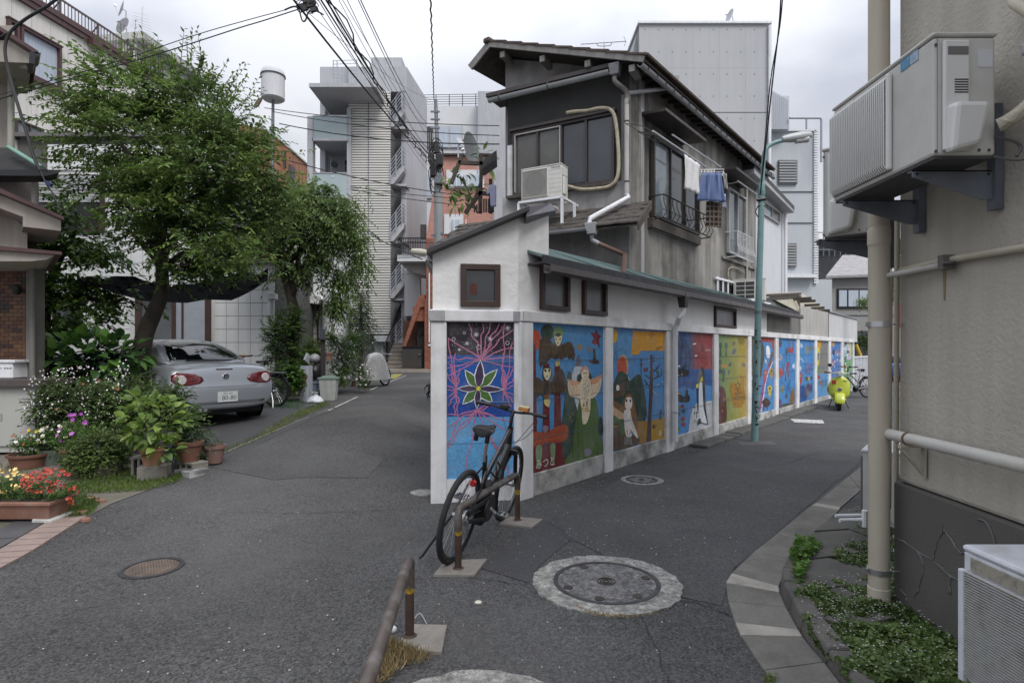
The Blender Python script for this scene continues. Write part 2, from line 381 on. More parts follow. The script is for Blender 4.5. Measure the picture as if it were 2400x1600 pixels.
while s0 > -1.2:
    paver(s0-.13,s0,0,wd,pav_m);s0 -= .13
s0=Ls-.02
while s0 > -1.2:
    paver(s0-.45,s0,wd,wd+.30,pav_d,'dark_paver');s0 -= .45
s0=Ls-.25
while s0 > -1.2:
    paver(s0-.05,s0,wd+.30,wd+.33,pav_d,'edge_strip') if k < 1 else None;k += 1
    for j in range(3): paver(s0-.26,s0,wd+.33+j*.27,wd+.33+(j+1)*.27,pav_m)
    s0 -= .26
# --------------------- manhole covers
iron=M('cast_iron',(.055,.045,.04),.6,.25,10,bump=.4,bs=60,metal=.3)
iron2=M('cast_iron_rim',(.05,.05,.052),.55,.3,10,metal=.2)
lidc=M('lid_concrete',(.155,.15,.145),.85,.6,26,bump=.9,bs=45,dirt=(.045,.045,.05),da=.8,ds=12,speck=.8)
ringc=M('ring_aggregate',(.27,.265,.24),.92,.5,22,bump=1,bs=50,dirt=(.11,.11,.10),da=.6,ds=9,speck=.7)
def disc(m,c,r0,r1,z0,z1,n=48,jit=0,mi=0):
    js=[1+random.uniform(-jit,jit) for _ in range(n)]
    vs=[]
    for r,z in ((r0,z0),(r0,z1),(r1,z1),(r1,z0)):
        for k in range(n):
            a=2*math.pi*k/n;q=r*(js[k] if r == r1 else 1);vs.append((c[0]+q*math.cos(a),c[1]+q*math.sin(a),z))
    fs=[]
    for i in range(3):
        for k in range(n): fs.append((i*n+k,i*n+(k+1) % n,(i+1)*n+(k+1) % n,(i+1)*n+k))
    m.add(vs,fs,mi)
def manhole(c,R,r,lab):
    t=thing('manhole_cover',lab,'manhole cover',(c.x,c.y,gz(c.x,c.y)))
    z=t.location.z;m=MB();disc(m,c,r,R,z-.02,z+.012,64,.02);m.build('concrete_ring',ringc,t,fixn=False)
    m=MB();disc(m,c,r-.028,r+.002,z-.02,z+.016,64);m.build('iron_rim',iron2,t,fixn=False)
    m=MB();m.lathe([(r-.029,-.01),(r-.029,.012),(r*.1,.0125)],(c.x,c.y,z),48);m.build('lid',lidc,t)
    m=MB()
    for q in (.03,.055,.08): disc(m,c,q*r*2.2-.008,q*r*2.2,z+.01,z+.0175,24)
    m.build('lid_emblem',iron,t,fixn=False)
    for a in (0.2,2.0,3.5,4.4,5.3):
        m=MB();q=(c.x+r*.8*math.cos(a),c.y+r*.8*math.sin(a));m.lathe([(r*.09,0),(r*.09,.0165),(r*.07,.017)],(q[0],q[1],z),14)
        m.build('key_hole',iron,t)
    return t
manhole(G(1421,1366),.505,.362,'large round manhole cover in a pale rough concrete ring right of the bicycle')
manhole(G(1112,1734),.50,.36,'round manhole cover with concrete ring cut off by the bottom edge of the photo')
manhole(G(1504,1126),.26,.19,'small distant concrete-ringed manhole cover beside the painted owls wall')
c=G(357,1331);t=thing('manhole_cover','rusty brown iron manhole cover with brick-like tread on the left street','manhole cover',c)
m=MB();disc(m,c,.18,.208,c.z-.01,c.z+.008,48);m.build('iron_rim',iron2,t,fixn=False)
m=MB();m.lathe([(.172,-.01),(.172,.006),(.01,.0065)],c,40);m.build('lid',M('iron_rust',(.10,.075,.06),.7,.3,12),t)
m=MB()
for i in range(-7,8):
    for j in range(-9,10):
        x,y=i*.022+(j % 2)*.011,j*.0165
        if x*x+y*y < .15**2: m.box(c.x+x-.0085,c.x+x+.0085,c.y+y-.0045,c.y+y+.0045,c.z+.005,c.z+.010)
m.build('tread',M('iron_tread',(.16,.125,.10),.6,.3,12),t,kind='stuff')
c=G(990,1155);m=MB();disc(m,c,.08,.135,c.z-.01,c.z+.012,40);m.lathe([(.08,-.01),(.08,.01),(.01,.0105)],c,32)
tag(m.build('drain_cover',ringc,smooth=False),'small pale round drain cover by the foot of the white wall corner','drain cover')
# survey nail marker
c=G(1121,1411);m=MB();m.lathe([(.022,0),(.022,.005),(.016,.008),(.007,.008),(.006,.010)],c,20)
tag(m.build('survey_marker',M('marker',(.62,.58,.48),.6,.2,20)),'small cream survey disc in the asphalt near the front barrier','marker')

# ---------------------------------------------------------------- frames of the walls
MW=Fr((.1,6.19),(.806,1));HR=Fr((2.07,10.07),(.806,1))
HFL=Vector((-.29,11.35));HF=Fr(HFL,(2.36,-1.28));NF=Fr((-.835,6.05),(.935,.14))
RB=Fr((2.365,3.5),(-.04,-1));TF=Fr((0,15.5),(1,0));UF=Fr((-13.4,15.5),(.15,1))
LEN=HF.o and (Vector((2.07,10.07))-HFL).length
def window(parent,fr,x0,x1,yt,yb,n,fm,pm,fw=.05,mull=0,dep=.05,label=None):
    u0,zt=fr.hit(x0,yt,n);_,zb=fr.hit(x0,yb,n);u1,_=fr.hit(x1,yt,n)
    return window_u(parent,fr,u0,u1,zb,zt,n,fm,pm,fw,mull,dep,label)
def window_u(parent,fr,u0,u1,zb,zt,n,fm,pm,fw=.05,mull=0,dep=.05,label=None):
    m=MB()
    m.fbox(fr,u0,u1,n-.02,n+dep,zt-fw,zt);m.fbox(fr,u0,u1,n-.02,n+dep,zb,zb+fw)
    m.fbox(fr,u0,u0+fw,n-.02,n+dep-.002,zb+fw,zt-fw);m.fbox(fr,u1-fw,u1,n-.02,n+dep-.002,zb+fw,zt-fw)
    w=m.build('window',fm,parent,bev=.004,lab=label)
    for i in range(mull+1):
        a=u0+fw+(u1-u0-2*fw)*i/(mull+1);b=u0+fw+(u1-u0-2*fw)*(i+1)/(mull+1)
        m=MB();m.fbox(fr,a+.002,b-.002,n-.005+.006*(i % 2),n+.004+.006*(i % 2),zb+fw,zt-fw);m.build('pane',pm[i % len(pm)] if isinstance(pm,list) else pm,w)
        if i: m=MB();m.fbox(fr,a-.02,a+.02,n+.012,n+dep-.006,zb+fw,zt-fw);m.build('mullion',fm,w)
    return w
# ---------------------------------------------------------------- mural wall
mw=thing('mural_wall','long white block wall with a row of colourful childlike painted panels','wall',(MW.o.x,MW.o.y,0))
uE=MW.hit(1999,900)[0]
edges=[(1413,1431),(1557,1575),(1669,1679.5),(1749,1757),(1814,1821),(1864,1870),(1907,1912),(1940,1945),(1969.5,1974)]
cols=[(-.06,MW.hit(1243,900)[0])]+[(MW.hit(a,900)[0],MW.hit(b,900)[0]) for a,b in edges]+[(uE-.18,uE)]
base_m=M('base_concrete',(.46,.455,.43),.9,.2,4,bump=.7,bs=45,dirt=(.10,.098,.085),da=.8,ds=3)
def zb_at(u): return .25-.0085*u
for i,(a,b) in enumerate(cols):
    m=MB();m.fbox(MW,a,b,-.12,.045,-.03,1.905)
    m.build('pillar',white_paint,mw,bev=.012)
m=MB();m.fbox(MW,-.06,uE,-.12,.055,1.908,2.03);m.build('top_beam',white_paint,mw,bev=.012)
pm=[]
for i in range(len(cols)-1):
    a,b=cols[i][1],cols[i+1][0]
    m=MB();m.fbox(MW,a,b,-.12,.025,-.03,zb_at((a+b)/2));m.build('plinth',base_m,mw,bev=.01)
    m=MB();m.fbox(MW,a,b,-.10,0,zb_at((a+b)/2),1.91);pm.append(m)
paint=M('mural_paint',(1,1,1),.7,.12,4,bump=.4,bs=90,brush=.20,attr=True,dirt=(.34,.34,.32),da=.22,ds=3.5)
def colored(m,name,cols_,parent,n_=None):     # faces with their own painted colours
    o=m.build(name,paint,parent,fixn=False);me=o.data
    at=me.color_attributes.new('Col','FLOAT_COLOR','CORNER');k=0
    arr=[]
    for p,c in zip(me.polygons,cols_): arr += [*c,1]*p.loop_total
    at.data.foreach_set('color',arr);return o
class Paint:
    def __init__(s,fr,ox,oy,sc,n0=.0):
        s.fr=fr;s.ox=ox;s.oy=oy;s.sc=sc;s.m=MB();s.c=[];s.n=n0+.0008;s.cl=None
    def pt(s,x,y,n=None):
        px=s.ox+x/s.sc;py=s.oy+y/s.sc
        u,z=s.fr.hit(px,py,s.n)
        if s.cl: u=min(max(u,s.cl[0]),s.cl[1]);z=min(max(z,s.cl[2]),s.cl[3])
        return s.fr.p(u,s.n,z)
    def poly(s,col,pts,sm=0):
        if sm:
            q=[Vector((x,y,0)) for x,y in pts];c=curve([q[-1]]+q+[q[0],q[1]],4);c=c[4:-4];pts=[(v.x,v.y) for v in c]
        s.m.add([s.pt(*p) for p in pts],[tuple(range(len(pts)))]);s.c.append(srgb(*col));s.n += .00005
    def rect(s,col,x0,y0,x1,y1): s.poly(col,[(x0,y0),(x1,y0),(x1,y1),(x0,y1)])
    def ell(s,col,cx,cy,rx,ry,rot=0,n=16):
        s.poly(col,[(cx+rx*math.cos(a)*math.cos(rot)-ry*math.sin(a)*math.sin(rot),cy+rx*math.cos(a)*math.sin(rot)+ry*math.sin(a)*math.cos(rot)) for a in [2*math.pi*k/n for k in range(n)]])
    def line(s,col,pts,w,sm=1):
        if sm and len(pts) > 2: pts=[(v.x,v.y) for v in curve([(x,y,0) for x,y in pts],4)]
        L=[];R=[]
        for i,p in enumerate(pts):
            a=pts[max(i-1,0)];b=pts[min(i+1,len(pts)-1)];dx,dy=b[0]-a[0],b[1]-a[1];l=math.hypot(dx,dy) or 1
            ww=w[0]+(w[1]-w[0])*i/(len(pts)-1) if isinstance(w,tuple) else w
            L.append(s.pt(p[0]-dy/l*ww/2,p[1]+dx/l*ww/2));R.append(s.pt(p[0]+dy/l*ww/2,p[1]-dx/l*ww/2))
        k=len(L);s.m.add(L+R,[(i,i+1,k+i+1,k+i) for i in range(k-1)]);s.c += [srgb(*col)]*(k-1);s.n += .00005
    def blob(s,col,cx,cy,r,jit=.25,n=11,ry=None):
        s.poly(col,[(cx+r*math.cos(a)*random.uniform(1-jit,1+jit),cy+(ry or r)*math.sin(a)*random.uniform(1-jit,1+jit)) for a in [2*math.pi*k/n for k in range(n)]],1)
    def done(s,parent,name='painting'):
        return colored(s.m,name,s.c,parent)
base_cols=[(70,140,195),(75,135,190),(60,125,185),(130,145,90),(70,130,185),(62,130,190),(60,130,190),(130,130,130),(70,115,180),(130,160,120)]
panels=[]
for m,c in zip(pm,base_cols):
    o=m.build('painted_panel',paint,mw)
    at=o.data.color_attributes.new('Col','FLOAT_COLOR','CORNER');at.data.foreach_set('color',[*srgb(*c),1]*len(o.data.loops));panels.append(o)
# joints between the blocks, scored in the paint
def joints(fr,a,b,parent,zs=(.62,1.05,1.48)):
    m=MB()
    for z in zs: m.fbox(fr,a,b,.0085,.0095,z-.003,z+.003)
    m.build('block_joint',M('joint',(.10,.13,.16),.9,.2,5),parent)
BR=(74,58,45);MAR=(105,22,30);SKY=(78,142,196)
def begin(i,ox,oy,sc):
    p=Paint(MW,ox,oy,sc);a,b=cols[i][1],cols[i+1][0];p.cl=(a,b,zb_at((a+b)/2),1.908);return p
# panel 1: two brown birds, barn owl, hills
p=begin(0,1000,720,3.92)
p.ell((184,74,42),1000,300,50,95);p.blob((38,62,50),1108,230,60,.08,ry=75);p.ell((118,160,90),1210,235,46,60)
for x in (975,1095,1200): p.poly(MAR,[(x-25,340 if x == 975 else 520),(x+25,340 if x == 975 else 520),(x+38,1180),(x-30,1180)])
p.poly((107,105,120),[(1380,440),(1405,440),(1420,540),(1368,545)]);p.poly((200,205,212),[(1360,545),(1425,540),(1440,620),(1600,1100),(1400,1100),(1330,640)])
p.poly((112,24,34),[(1505,228),(1545,240),(1558,195),(1575,245),(1605,262),(1585,295),(1592,385),(1568,335),(1550,345),(1512,325),(1535,285)])
p.blob((150,130,90),1407,365,28);p.blob((120,125,140),1500,385,28)
p.poly((60,50,45),[(1530,385),(1550,390),(1555,470),(1585,495),(1575,520),(1520,515),(1495,490),(1530,470)],1);p.line((170,120,50),[(1510,480),(1520,500)],8)
# upper bird
p.poly(BR,[(1040,300),(1090,262),(1130,290),(1170,345),(1230,352),(1300,312),(1330,325),(1355,370),(1364,430),(1358,478),(1342,488),(1325,470),(1305,482),(1290,455),(1270,462),(1245,485),(1215,470),(1180,482),(1150,465),(1110,500),(1095,548),(1065,530),(1052,562),(1036,530),(1030,420)])
for k in range(26): x=1045+k*12;p.line((40,30,22),[(x,330+random.randint(0,40)),(x-8,450+random.randint(-20,20))],6,0);p.line((122,98,64),[(x+6,330),(x-2,440+random.randint(-20,20))],3.5,0)
p.ell((45,30,30),1208,295,38,62);p.poly((226,214,170),[(1178,262),(1210,272),(1240,258),(1240,310),(1208,358),(1178,310)],1)
for x in (1190,1226): p.ell((25,20,20),x,292,6,10)
p.line((60,50,30),[(1200,320),(1205,335),(1212,320)],4);p.poly((214,196,130),[(1186,490),(1222,485),(1220,535),(1186,545)]);p.line((70,50,20),[(1200,490),(1200,540)],3);p.line((70,50,20),[(1211,490),(1211,535)],3)
p.poly((110,24,34),[(1090,520),(1130,515),(1125,560),(1095,560)])
# lower bird
p.poly(BR,[(945,660),(1000,638),(1045,655),(1075,690),(1145,685),(1170,620),(1205,580),(1237,560),(1262,600),(1280,660),(1285,720),(1272,785),(1250,770),(1225,790),(1190,778),(1150,800),(1100,790),(1070,812),(1040,800),(1020,832),(985,815),(960,832),(945,820)])
for k in range(27): x=950+k*12.4;p.line((40,30,22),[(x,680),(x-4,800+random.randint(-15,15))],6,0);p.line((120,94,60),[(x+6,680),(x,785)],3.5,0)
p.ell((48,30,34),1108,608,44,70);p.poly((228,216,176),[(1078,570),(1108,560),(1140,572),(1138,630),(1108,672),(1078,630)],1)
for x in (1090,1126): p.ell((25,20,22),x,580,10,14)
p.line((60,50,30),[(1096,625),(1103,642),(1112,625)],4);p.ell((40,28,22),1098,740,24,52);p.poly((120,80,40),[(1070,800),(1125,800),(1118,900),(1085,860)]);p.poly((214,196,130),[(1078,850),(1130,845),(1122,915),(1085,890)],1)
# hills
p.poly((36,66,50),[(1298,615),(1330,620),(1340,780),(1390,1000),(1340,1250),(1280,1430),(1230,1200),(1260,950)],1)
p.poly((74,104,46),[(1395,900),(1430,820),(1500,820),(1560,860),(1600,1150),(1640,1500),(1280,1440),(1330,1300)],1)
p.poly((36,66,50),[(1385,640),(1410,610),(1500,600),(1510,680),(1400,700)],1);p.blob((40,60,60),1600,1090,25,.2,ry=90)
# log and roots
p.poly((160,70,36),[(940,1180),(1010,1140),(1100,1150),(1200,1090),(1290,1085),(1295,1190),(1240,1235),(1100,1250),(1000,1280),(940,1310)],1)
p.line((190,100,60),[(950,1260),(1060,1220),(1200,1200),(1280,1170)],4);p.poly(MAR,[(930,1290),(1240,1240),(1275,1450),(1200,1520),(930,1600)])
p.poly((124,150,112),[(1005,1285),(1060,1275),(1050,1420),(1030,1482),(1008,1420)],1);p.poly((124,150,112),[(1138,1262),(1182,1255),(1175,1400),(1162,1450),(1140,1350)],1)
p.blob((150,120,140),1092,1115,30);p.line((60,48,40),[(1345,1420),(1340,1200),(1320,1050)],7);p.line((70,50,40),[(1395,1400),(1390,1150),(1380,1050)],6)
for k in range(9): p.ell((150,140,80),1320+random.randint(-12,30),975+k*10,5,5,n=7)
p.line((110,90,60),[(1390,1190),(1420,1160)],4);p.blob((130,125,140),1480,1330,36);p.blob((90,60,40),1570,1335,12)
# barn owl
p.poly((212,160,120),[(1288,660),(1330,668),(1420,690),(1420,720),(1330,720)],1);p.poly((206,150,110),[(1500,668),(1560,640),(1610,615),(1606,660),(1560,720),(1500,720)],1)
p.poly((226,208,175),[(1296,680),(1340,720),(1415,715),(1415,830),(1370,826),(1312,806)],1);p.poly((226,210,180),[(1500,720),(1560,700),(1606,650),(1590,760),(1545,820),(1500,830)],1)
for k in range(8): p.line((170,120,80),[(1310+k*13,700+k*3),(1316+k*12,815)],2.5,0)
for k in range(6): p.line((170,120,80),[(1512+k*15,715-k*8),(1508+k*14,825-k*12)],2.5,0)
p.poly((228,214,184),[(1420,660),(1500,660),(1505,850),(1500,960),(1470,1060),(1432,1062),(1425,950),(1410,830)],1)
p.ell((216,160,130),1456,605,38,68);p.ell((238,222,196),1456,618,32,48)
for x in (1446,1466): p.ell((20,20,20),x,604,6,8)
p.line((40,30,30),[(1452,645),(1456,632)],5,0)
for k in range(34): p.ell((90,80,60),random.uniform(1425,1495),random.uniform(690,860),2.5,6,n=6)
for k in range(22): p.ell((190,165,60),random.uniform(1425,1498),random.uniform(900,955),5,5,n=6)
p.poly((120,110,60),[(1440,880),(1450,870),(1446,915),(1438,910)]);p.poly((120,110,60),[(1468,860),(1480,862),(1478,905),(1466,900)])
p.done(panels[0])
# panel 2: owls, hills, bare tree
p=begin(1,1400,740,4.6125)
p.poly((88,148,196),[(225,250),(360,180),(380,520),(240,520)],1);p.ell((205,160,40),150,215,75,90)
p.poly((208,150,36),[(385,160),(730,175),(725,378),(470,376),(445,420),(365,420)]);p.poly((190,130,40),[(560,175),(620,175),(610,230),(570,240)],1)
for k in range(3): p.line((60,100,130),[(170-k*2,620),(175+k*10,450-k*30),(270,345+k*18),(320,420)],4)
p.poly((214,160,90),[(235,600),(222,480),(275,425),(320,470),(328,620)],1);p.poly((190,74,36),[(222,605),(222,490),(262,440),(305,470),(318,620)],1)
for k in range(6): p.line((110,120,120),[(330+k*9,450),(335+k*9,520)],4,0)
p.poly((200,190,190),[(300,600),(355,690),(345,720)],0)
p.poly((28,56,40),[(130,850),(180,720),(225,620),(275,600),(325,640),(350,700),(420,640),(460,640),(490,720),(515,1140),(130,1150)],1)
p.poly((150,112,32),[(400,1140),(540,1135),(540,1420),(380,1400)]);p.poly((168,130,32),[(590,1130),(740,1090),(740,1350),(560,1360)])
p.poly((84,62,40),[(300,700),(306,790),(290,850),(250,870),(140,890),(190,800)],1);p.ell((235,228,215),222,778,18,34)
p.poly((120,84,40),[(140,905),(210,930),(280,980),(290,1080),(180,1030)],1);p.poly((214,180,140),[(140,920),(180,980),(280,1060),(275,1115),(150,1080)],1)
for k in range(8): p.line((170,130,90),[(150+k*14,960+k*10),(160+k*14,1070+k*5)],3,0)
p.poly((70,104,50),[(130,1080),(230,1110),(300,1180),(300,1330),(140,1460)],1);p.blob((84,62,44),200,1240,48,.1,ry=90)
p.poly((80,58,38),[(150,1330),(270,1280),(340,1300),(440,1290),(430,1390),(140,1460)],1)
for x in (188,212): p.ell((200,150,60),x,1195,9,10);p.ell((20,20,20),x,1195,4,5)
p.poly((122,84,44),[(285,930),(320,845),(365,850),(395,940),(425,1060),(435,1220),(380,1200),(300,1040)],1)
p.poly((226,218,205),[(300,940),(320,880),(372,890),(372,980),(340,1015),(305,990)],1)
for x in (316,358): p.ell((20,20,22),x,915,9,16)
p.poly((222,214,206),[(295,1020),(355,1015),(372,1110),(440,1300),(420,1310),(360,1230),(370,1300),(310,1290),(285,1100)],1);p.line((200,150,120),[(320,1230),(325,1290)],12);p.line((200,150,120),[(360,1220),(350,1290)],10)
for k in range(12): p.line((60,50,40) if k % 2 else (190,190,190),[(300+k*6,1300),(296+k*8,1390)],4,0)
T=(66,44,42)
p.poly(T,[(575,420),(596,420),(602,800),(585,1100),(582,1350),(530,1360),(555,1000),(570,700)])
for a in ([(580,770),(540,740),(495,760)],[(545,735),(512,695)],[(590,690),(650,660),(692,640),(696,570)],[(575,680),(535,650),(522,635)],[(590,590),(640,580),(680,520)],[(595,470),(620,435)],[(640,575),(655,540)],[(600,500),(622,480)],[(648,655),(670,620)]): p.line(T,a,(13,6))
p.line(T,[(473,650),(478,470)],8,0);p.line(T,[(478,540),(498,515)],9);p.line(T,[(478,540),(460,515)],9);p.line(T,[(478,490),(490,462)],7);p.line(T,[(478,490),(466,462)],7)
p.blob((100,44,52),525,580,22);p.blob((60,104,90),650,612,20)
for x,y in ((560,480),(635,470),(660,462),(635,512),(702,470),(568,580),(632,625),(547,800),(640,760),(660,745),(705,712),(610,820),(635,840)): p.ell((222,226,232),x,y,8,6,.5,8);p.line((50,50,60),[(x-2,y+3),(x+12,y-8)],4,0)
p.line((60,66,50),[(682,1120),(688,1030)],14,0);p.ell((66,70,60),688,1030,10,18)
for k in range(6): p.line((50,44,44),[(615,1195),(615+24*math.cos(k*1.05),1195+28*math.sin(k*1.05))],6,0)
for k in range(5): p.line((205,215,205),[(680,1265),(680+20*math.cos(k*1.26),1265+38*math.sin(k*1.26))],6,0)
for k in range(6): p.line((40,40,46),[(640+k*11,345-k*5),(650+k*11,375-k*6)],3,0)
p.done(panels[1])
# panel 3: ship, sea, penguin
p=begin(2,1400,740,4.6125)
p.rect((60,84,130),860,180,1010,560)
for k in range(6): p.rect(((86+k*12),88-k*3,122-k*9),1000+k*14,180,1016+k*14,590)
p.rect((146,62,62),1080,190,1245,585);p.ell((110,46,46),1137,350,14,42)
p.rect((34,84,150),860,575,1245,800);p.poly((70,132,190),[(860,800),(940,760),(1040,800),(1100,740),(1245,760),(1245,1300),(860,1310)])
for a in ([(862,330),(880,270),(905,250),(950,280),(990,360),(1008,430),(1000,520),(985,580)],[(903,215),(905,560)],[(950,300),(950,560)],[(870,330),(920,360),(960,330),(990,420)],[(925,380),(960,400),(985,440)],[(868,300),(900,330),(940,300)],[(880,290),(875,350)],[(920,270),(925,360)]): p.line((26,36,60),a,6)
p.poly((30,28,32),[(860,570),(930,560),(1000,590),(985,640),(960,655),(860,665)],0);p.rect((40,38,42),925,535,960,565);p.rect((220,214,205),862,535,895,550)
p.ell((200,200,200),878,640,5,7);p.ell((200,200,200),914,632,5,7)
p.poly((28,27,32),[(860,850),(900,850),(930,870),(985,850),(1002,890),(985,930),(930,935),(860,920)],1);p.rect((28,27,32),955,800,980,860);p.line((28,27,32),[(968,760),(968,830)],6,0);p.rect((40,36,36),862,820,905,852)
for k in range(3): p.rect((220,170,120),868+k*12,828,876+k*12,845)
p.poly((196,198,202),[(985,1270),(1000,1130),(1030,1000),(1080,935),(1150,940),(1200,920),(1245,915),(1245,1210),(1000,1275)],0)
p.poly((40,40,44),[(1122,570),(1140,558),(1158,600),(1165,800),(1172,980),(1190,1110),(1195,1170),(1160,1130),(1140,950),(1130,760)],1)
p.poly((108,108,112),[(1075,740),(1085,630),(1122,580),(1135,650),(1115,700),(1095,800),(1088,780)],1);p.poly((34,34,38),[(1072,760),(1090,770),(1094,1000),(1086,1060),(1074,900)],1)
p.poly((222,226,228),[(1105,720),(1130,690),(1138,820),(1150,1000),(1185,1165),(1130,1140),(1105,1080),(1098,900)],1);p.poly((216,206,50),[(1115,690),(1135,655),(1138,700),(1112,725)],1);p.poly((216,206,50),[(1070,742),(1094,738),(1090,775),(1070,778)],1)
p.poly((40,46,48),[(1080,1185),(1085,1130),(1115,1105),(1125,1150),(1190,1165),(1190,1178),(1120,1165)],1)
for x,y in ((1052,990),(1050,1050),(1072,1050),(1074,1085)): p.ell((34,34,36),x,y,7,17,n=8);p.ell((190,190,190),x,y+6,3,6,n=6)
p.line((60,60,70),[(1048,1160),(1050,1130),(1066,1130),(1068,1160)],5)
for x,y,c_ in ((918,980,(128,38,52)),(888,990,(90,120,80)),(938,1030,(36,70,70)),(885,1060,(40,70,60)),(928,1110,(136,44,64)),(888,1140,(84,130,90)),(935,1170,(150,50,60)),(878,1220,(80,120,60))): p.blob(c_,x,y,17,.3,ry=24);p.poly(c_,[(x-14,y),(x-26,y-18),(x-26,y+18)])
for q in ((1050,303,20,9),(1066,430,15,9)): p.ell((222,220,218),*q,-.3,10)
for k in range(5): p.line((215,205,200),[(1165+k*13,378),(1165+k*13+4,352 if k % 2 else 362),(1172+k*13,378)],4,0)
p.done(panels[2])
# panel 4: green to yellow forest
p=begin(3,1400,740,4.6125)
for k in range(12):
    t=k/11;p.rect((int(100+70*t),int(134+12*t),int(84-26*t)),1288+k*27.5,205,1288+(k+1)*27.5+1,1180)
for x,y in ((1332,320),(1392,322),(1328,500)): p.ell((62,84,64),x,y,16,36);p.poly((56,78,60),[(x-5,y+30),(x+5,y+30),(x+12,y+118),(x-12,y+118)])
p.poly((60,80,66),[(1362,570),(1385,600),(1370,680),(1375,710),(1348,710),(1352,650),(1340,600)],1);p.ell((110,90,96),1478,300,15,22);p.ell((90,96,110),1480,385,22,34,.5);p.ell((90,96,110),1436,524,16,28,.5);p.ell((100,100,90),1582,530,18,24,-.5);p.ell((170,130,60),1370,540,40,20);p.ell((80,100,110),1422,610,10,30)
p.blob((160,66,50),1300,720,22,ry=60);p.poly((84,44,38),[(1288,790),(1340,760),(1380,800),(1395,960),(1392,1140),(1288,1175)],1)
for q in ((1375,900,10,26),(1320,850,8,30),(1352,1030,8,16)): p.ell((150,90,80),*q)
p.poly((158,118,34),[(1435,760),(1480,720),(1530,760),(1550,640),(1585,680),(1590,800),(1600,900),(1550,990),(1470,970),(1440,860)],1)
for k in range(150): x,y=random.gauss(1520,32),random.gauss(840,70);p.line((112,80,26),[(x,y),(x+random.randint(-10,10),y+12)],3,0)
for k in range(16): p.line((186,150,60),[(1440+random.randint(-6,10),740+k*8),(1470+random.randint(0,20),735+k*9)],3,0)
for k in range(4): p.line((90,80,50),[(1530+k*18,240),(1536+k*18,280+random.randint(0,30))],4,0)
p.done(panels[3])
# remaining panels, described in pixels of crop 3
def creature(p,x,y,w,h,c1,c2):
    p.blob(c1,x,y,w,.18,ry=h);p.ell(c2,x,y-h*.3,w*.5,h*.25)
    p.line(c1,[(x-w*.6,y),(x-w*1.3,y-h*.6)],w*.3);p.line(c1,[(x+w*.6,y),(x+w*1.3,y-h*.5)],w*.3);p.line(c1,[(x-w*.3,y+h*.6),(x-w*.3,y+h*1.3)],w*.3);p.line(c1,[(x+w*.3,y+h*.6),(x+w*.35,y+h*1.3)],w*.3)
p=begin(4,1700,640,4.125)
p.poly((150,60,56),[(240,615),(472,625),(470,760),(440,670),(330,660)]);p.poly((74,74,66),[(238,640),(330,640),(375,720),(370,850),(330,1040),(260,1100),(238,900)],1)
p.poly((226,228,230),[(395,720),(412,700),(432,735),(430,810),(400,810)],1);p.poly((200,210,220),[(385,840),(395,830),(398,870),(388,865)],1)
p.line((140,70,110),[(330,1340),(350,1200),(370,1080),(410,920),(462,770)],(26,14));p.line((200,200,225),[(345,1340),(372,1180),(400,1010),(462,850)],9);p.line((110,84,60),[(460,760),(440,850),(425,900)],20)
creature(p,386,985,14,60,(170,80,90),(200,160,60));creature(p,446,960,15,50,(170,140,50),(80,60,50));creature(p,430,1130,18,52,(196,176,60),(90,70,50));p.blob((66,44,44),393,1250,38,.15,ry=46);p.line((60,40,40),[(375,1280),(372,1330)],8);p.line((60,40,40),[(405,1280),(405,1325)],8);p.poly((44,36,60),[(238,1180),(262,1220),(250,1360),(238,1365)]);p.blob((200,190,190),248,1010,12,ry=26);p.blob((150,140,60),262,1130,10,ry=30)
p.done(panels[4])
p=begin(5,1700,640,4.125)
RED=(160,52,60)
p.blob((66,74,90),530,685,18,ry=30);p.blob(RED,635,745,24,ry=30);p.line(RED,[(620,720),(618,680),(632,665)],7);p.line(RED,[(650,720),(660,685),(650,668)],7);p.blob((70,84,90),597,750,13,ry=32);p.blob((150,160,180),530,815,22,ry=38);p.line((40,40,50),[(515,800),(545,830)],6)
p.blob((180,60,56),530,965,24,ry=46);p.line((70,56,70),[(555,900),(548,940)],5);p.line(RED,[(605,860),(600,950),(615,1000)],(26,10));p.line((70,50,60),[(582,970),(580,1040)],10);p.blob((205,215,225),660,900,12,ry=26);p.blob((120,120,60),550,1125,14,ry=34);p.line((150,140,60),[(545,1120),(570,1090)],9)
p.line((50,90,150),[(590,1110),(605,1080),(610,1130),(590,1150),(600,1170)],6);p.poly((122,94,62),[(620,1270),(625,1180),(645,1120),(668,1130),(668,1265)],1);p.blob((70,70,80),590,1190,10,ry=20);p.poly((60,70,60),[(495,1300),(540,1270),(600,1255),(665,1262),(600,1290)],1)
for k in range(7): p.line((110,50,110),[(500+k*7,1215),(512+k*6,1290)],4,0)
for k in range(14): p.line((40,90,150),[(random.uniform(500,660),random.uniform(650,1250)) for _ in (0,)]*1+[(random.uniform(500,660),random.uniform(650,1250))],2,0)
p.done(panels[5])
p=begin(6,1700,640,4.125)
p.poly((36,76,140),[(695,1110),(760,1090),(785,1130),(780,1220),(695,1245)],1)
for k in range(5): p.line((190,200,215),[(712+k*6,670+k*4),(730+k*4,700),(716+k*8,720)],4)
p.blob((120,130,130),790,745,24,ry=40);p.blob((90,110,110),830,720,18,ry=26);p.line((120,150,90),[(718,800),(712,860)],14);p.line((215,222,228),[(705,835),(735,825),(755,860)],5);p.blob((196,200,210),725,920,12,ry=26);creature(p,725,1010,19,56,(170,60,60),(150,120,120))
for k in range(46): x,y=random.uniform(768,842),random.uniform(870,975);p.ell((110,50,110) if k % 3 else (170,60,80),x,y,4,6,n=6)
p.blob((60,56,50),785,1020,10,ry=22);p.blob((180,160,60),808,1020,10,ry=20);p.blob((60,56,50),832,1015,9,ry=20)
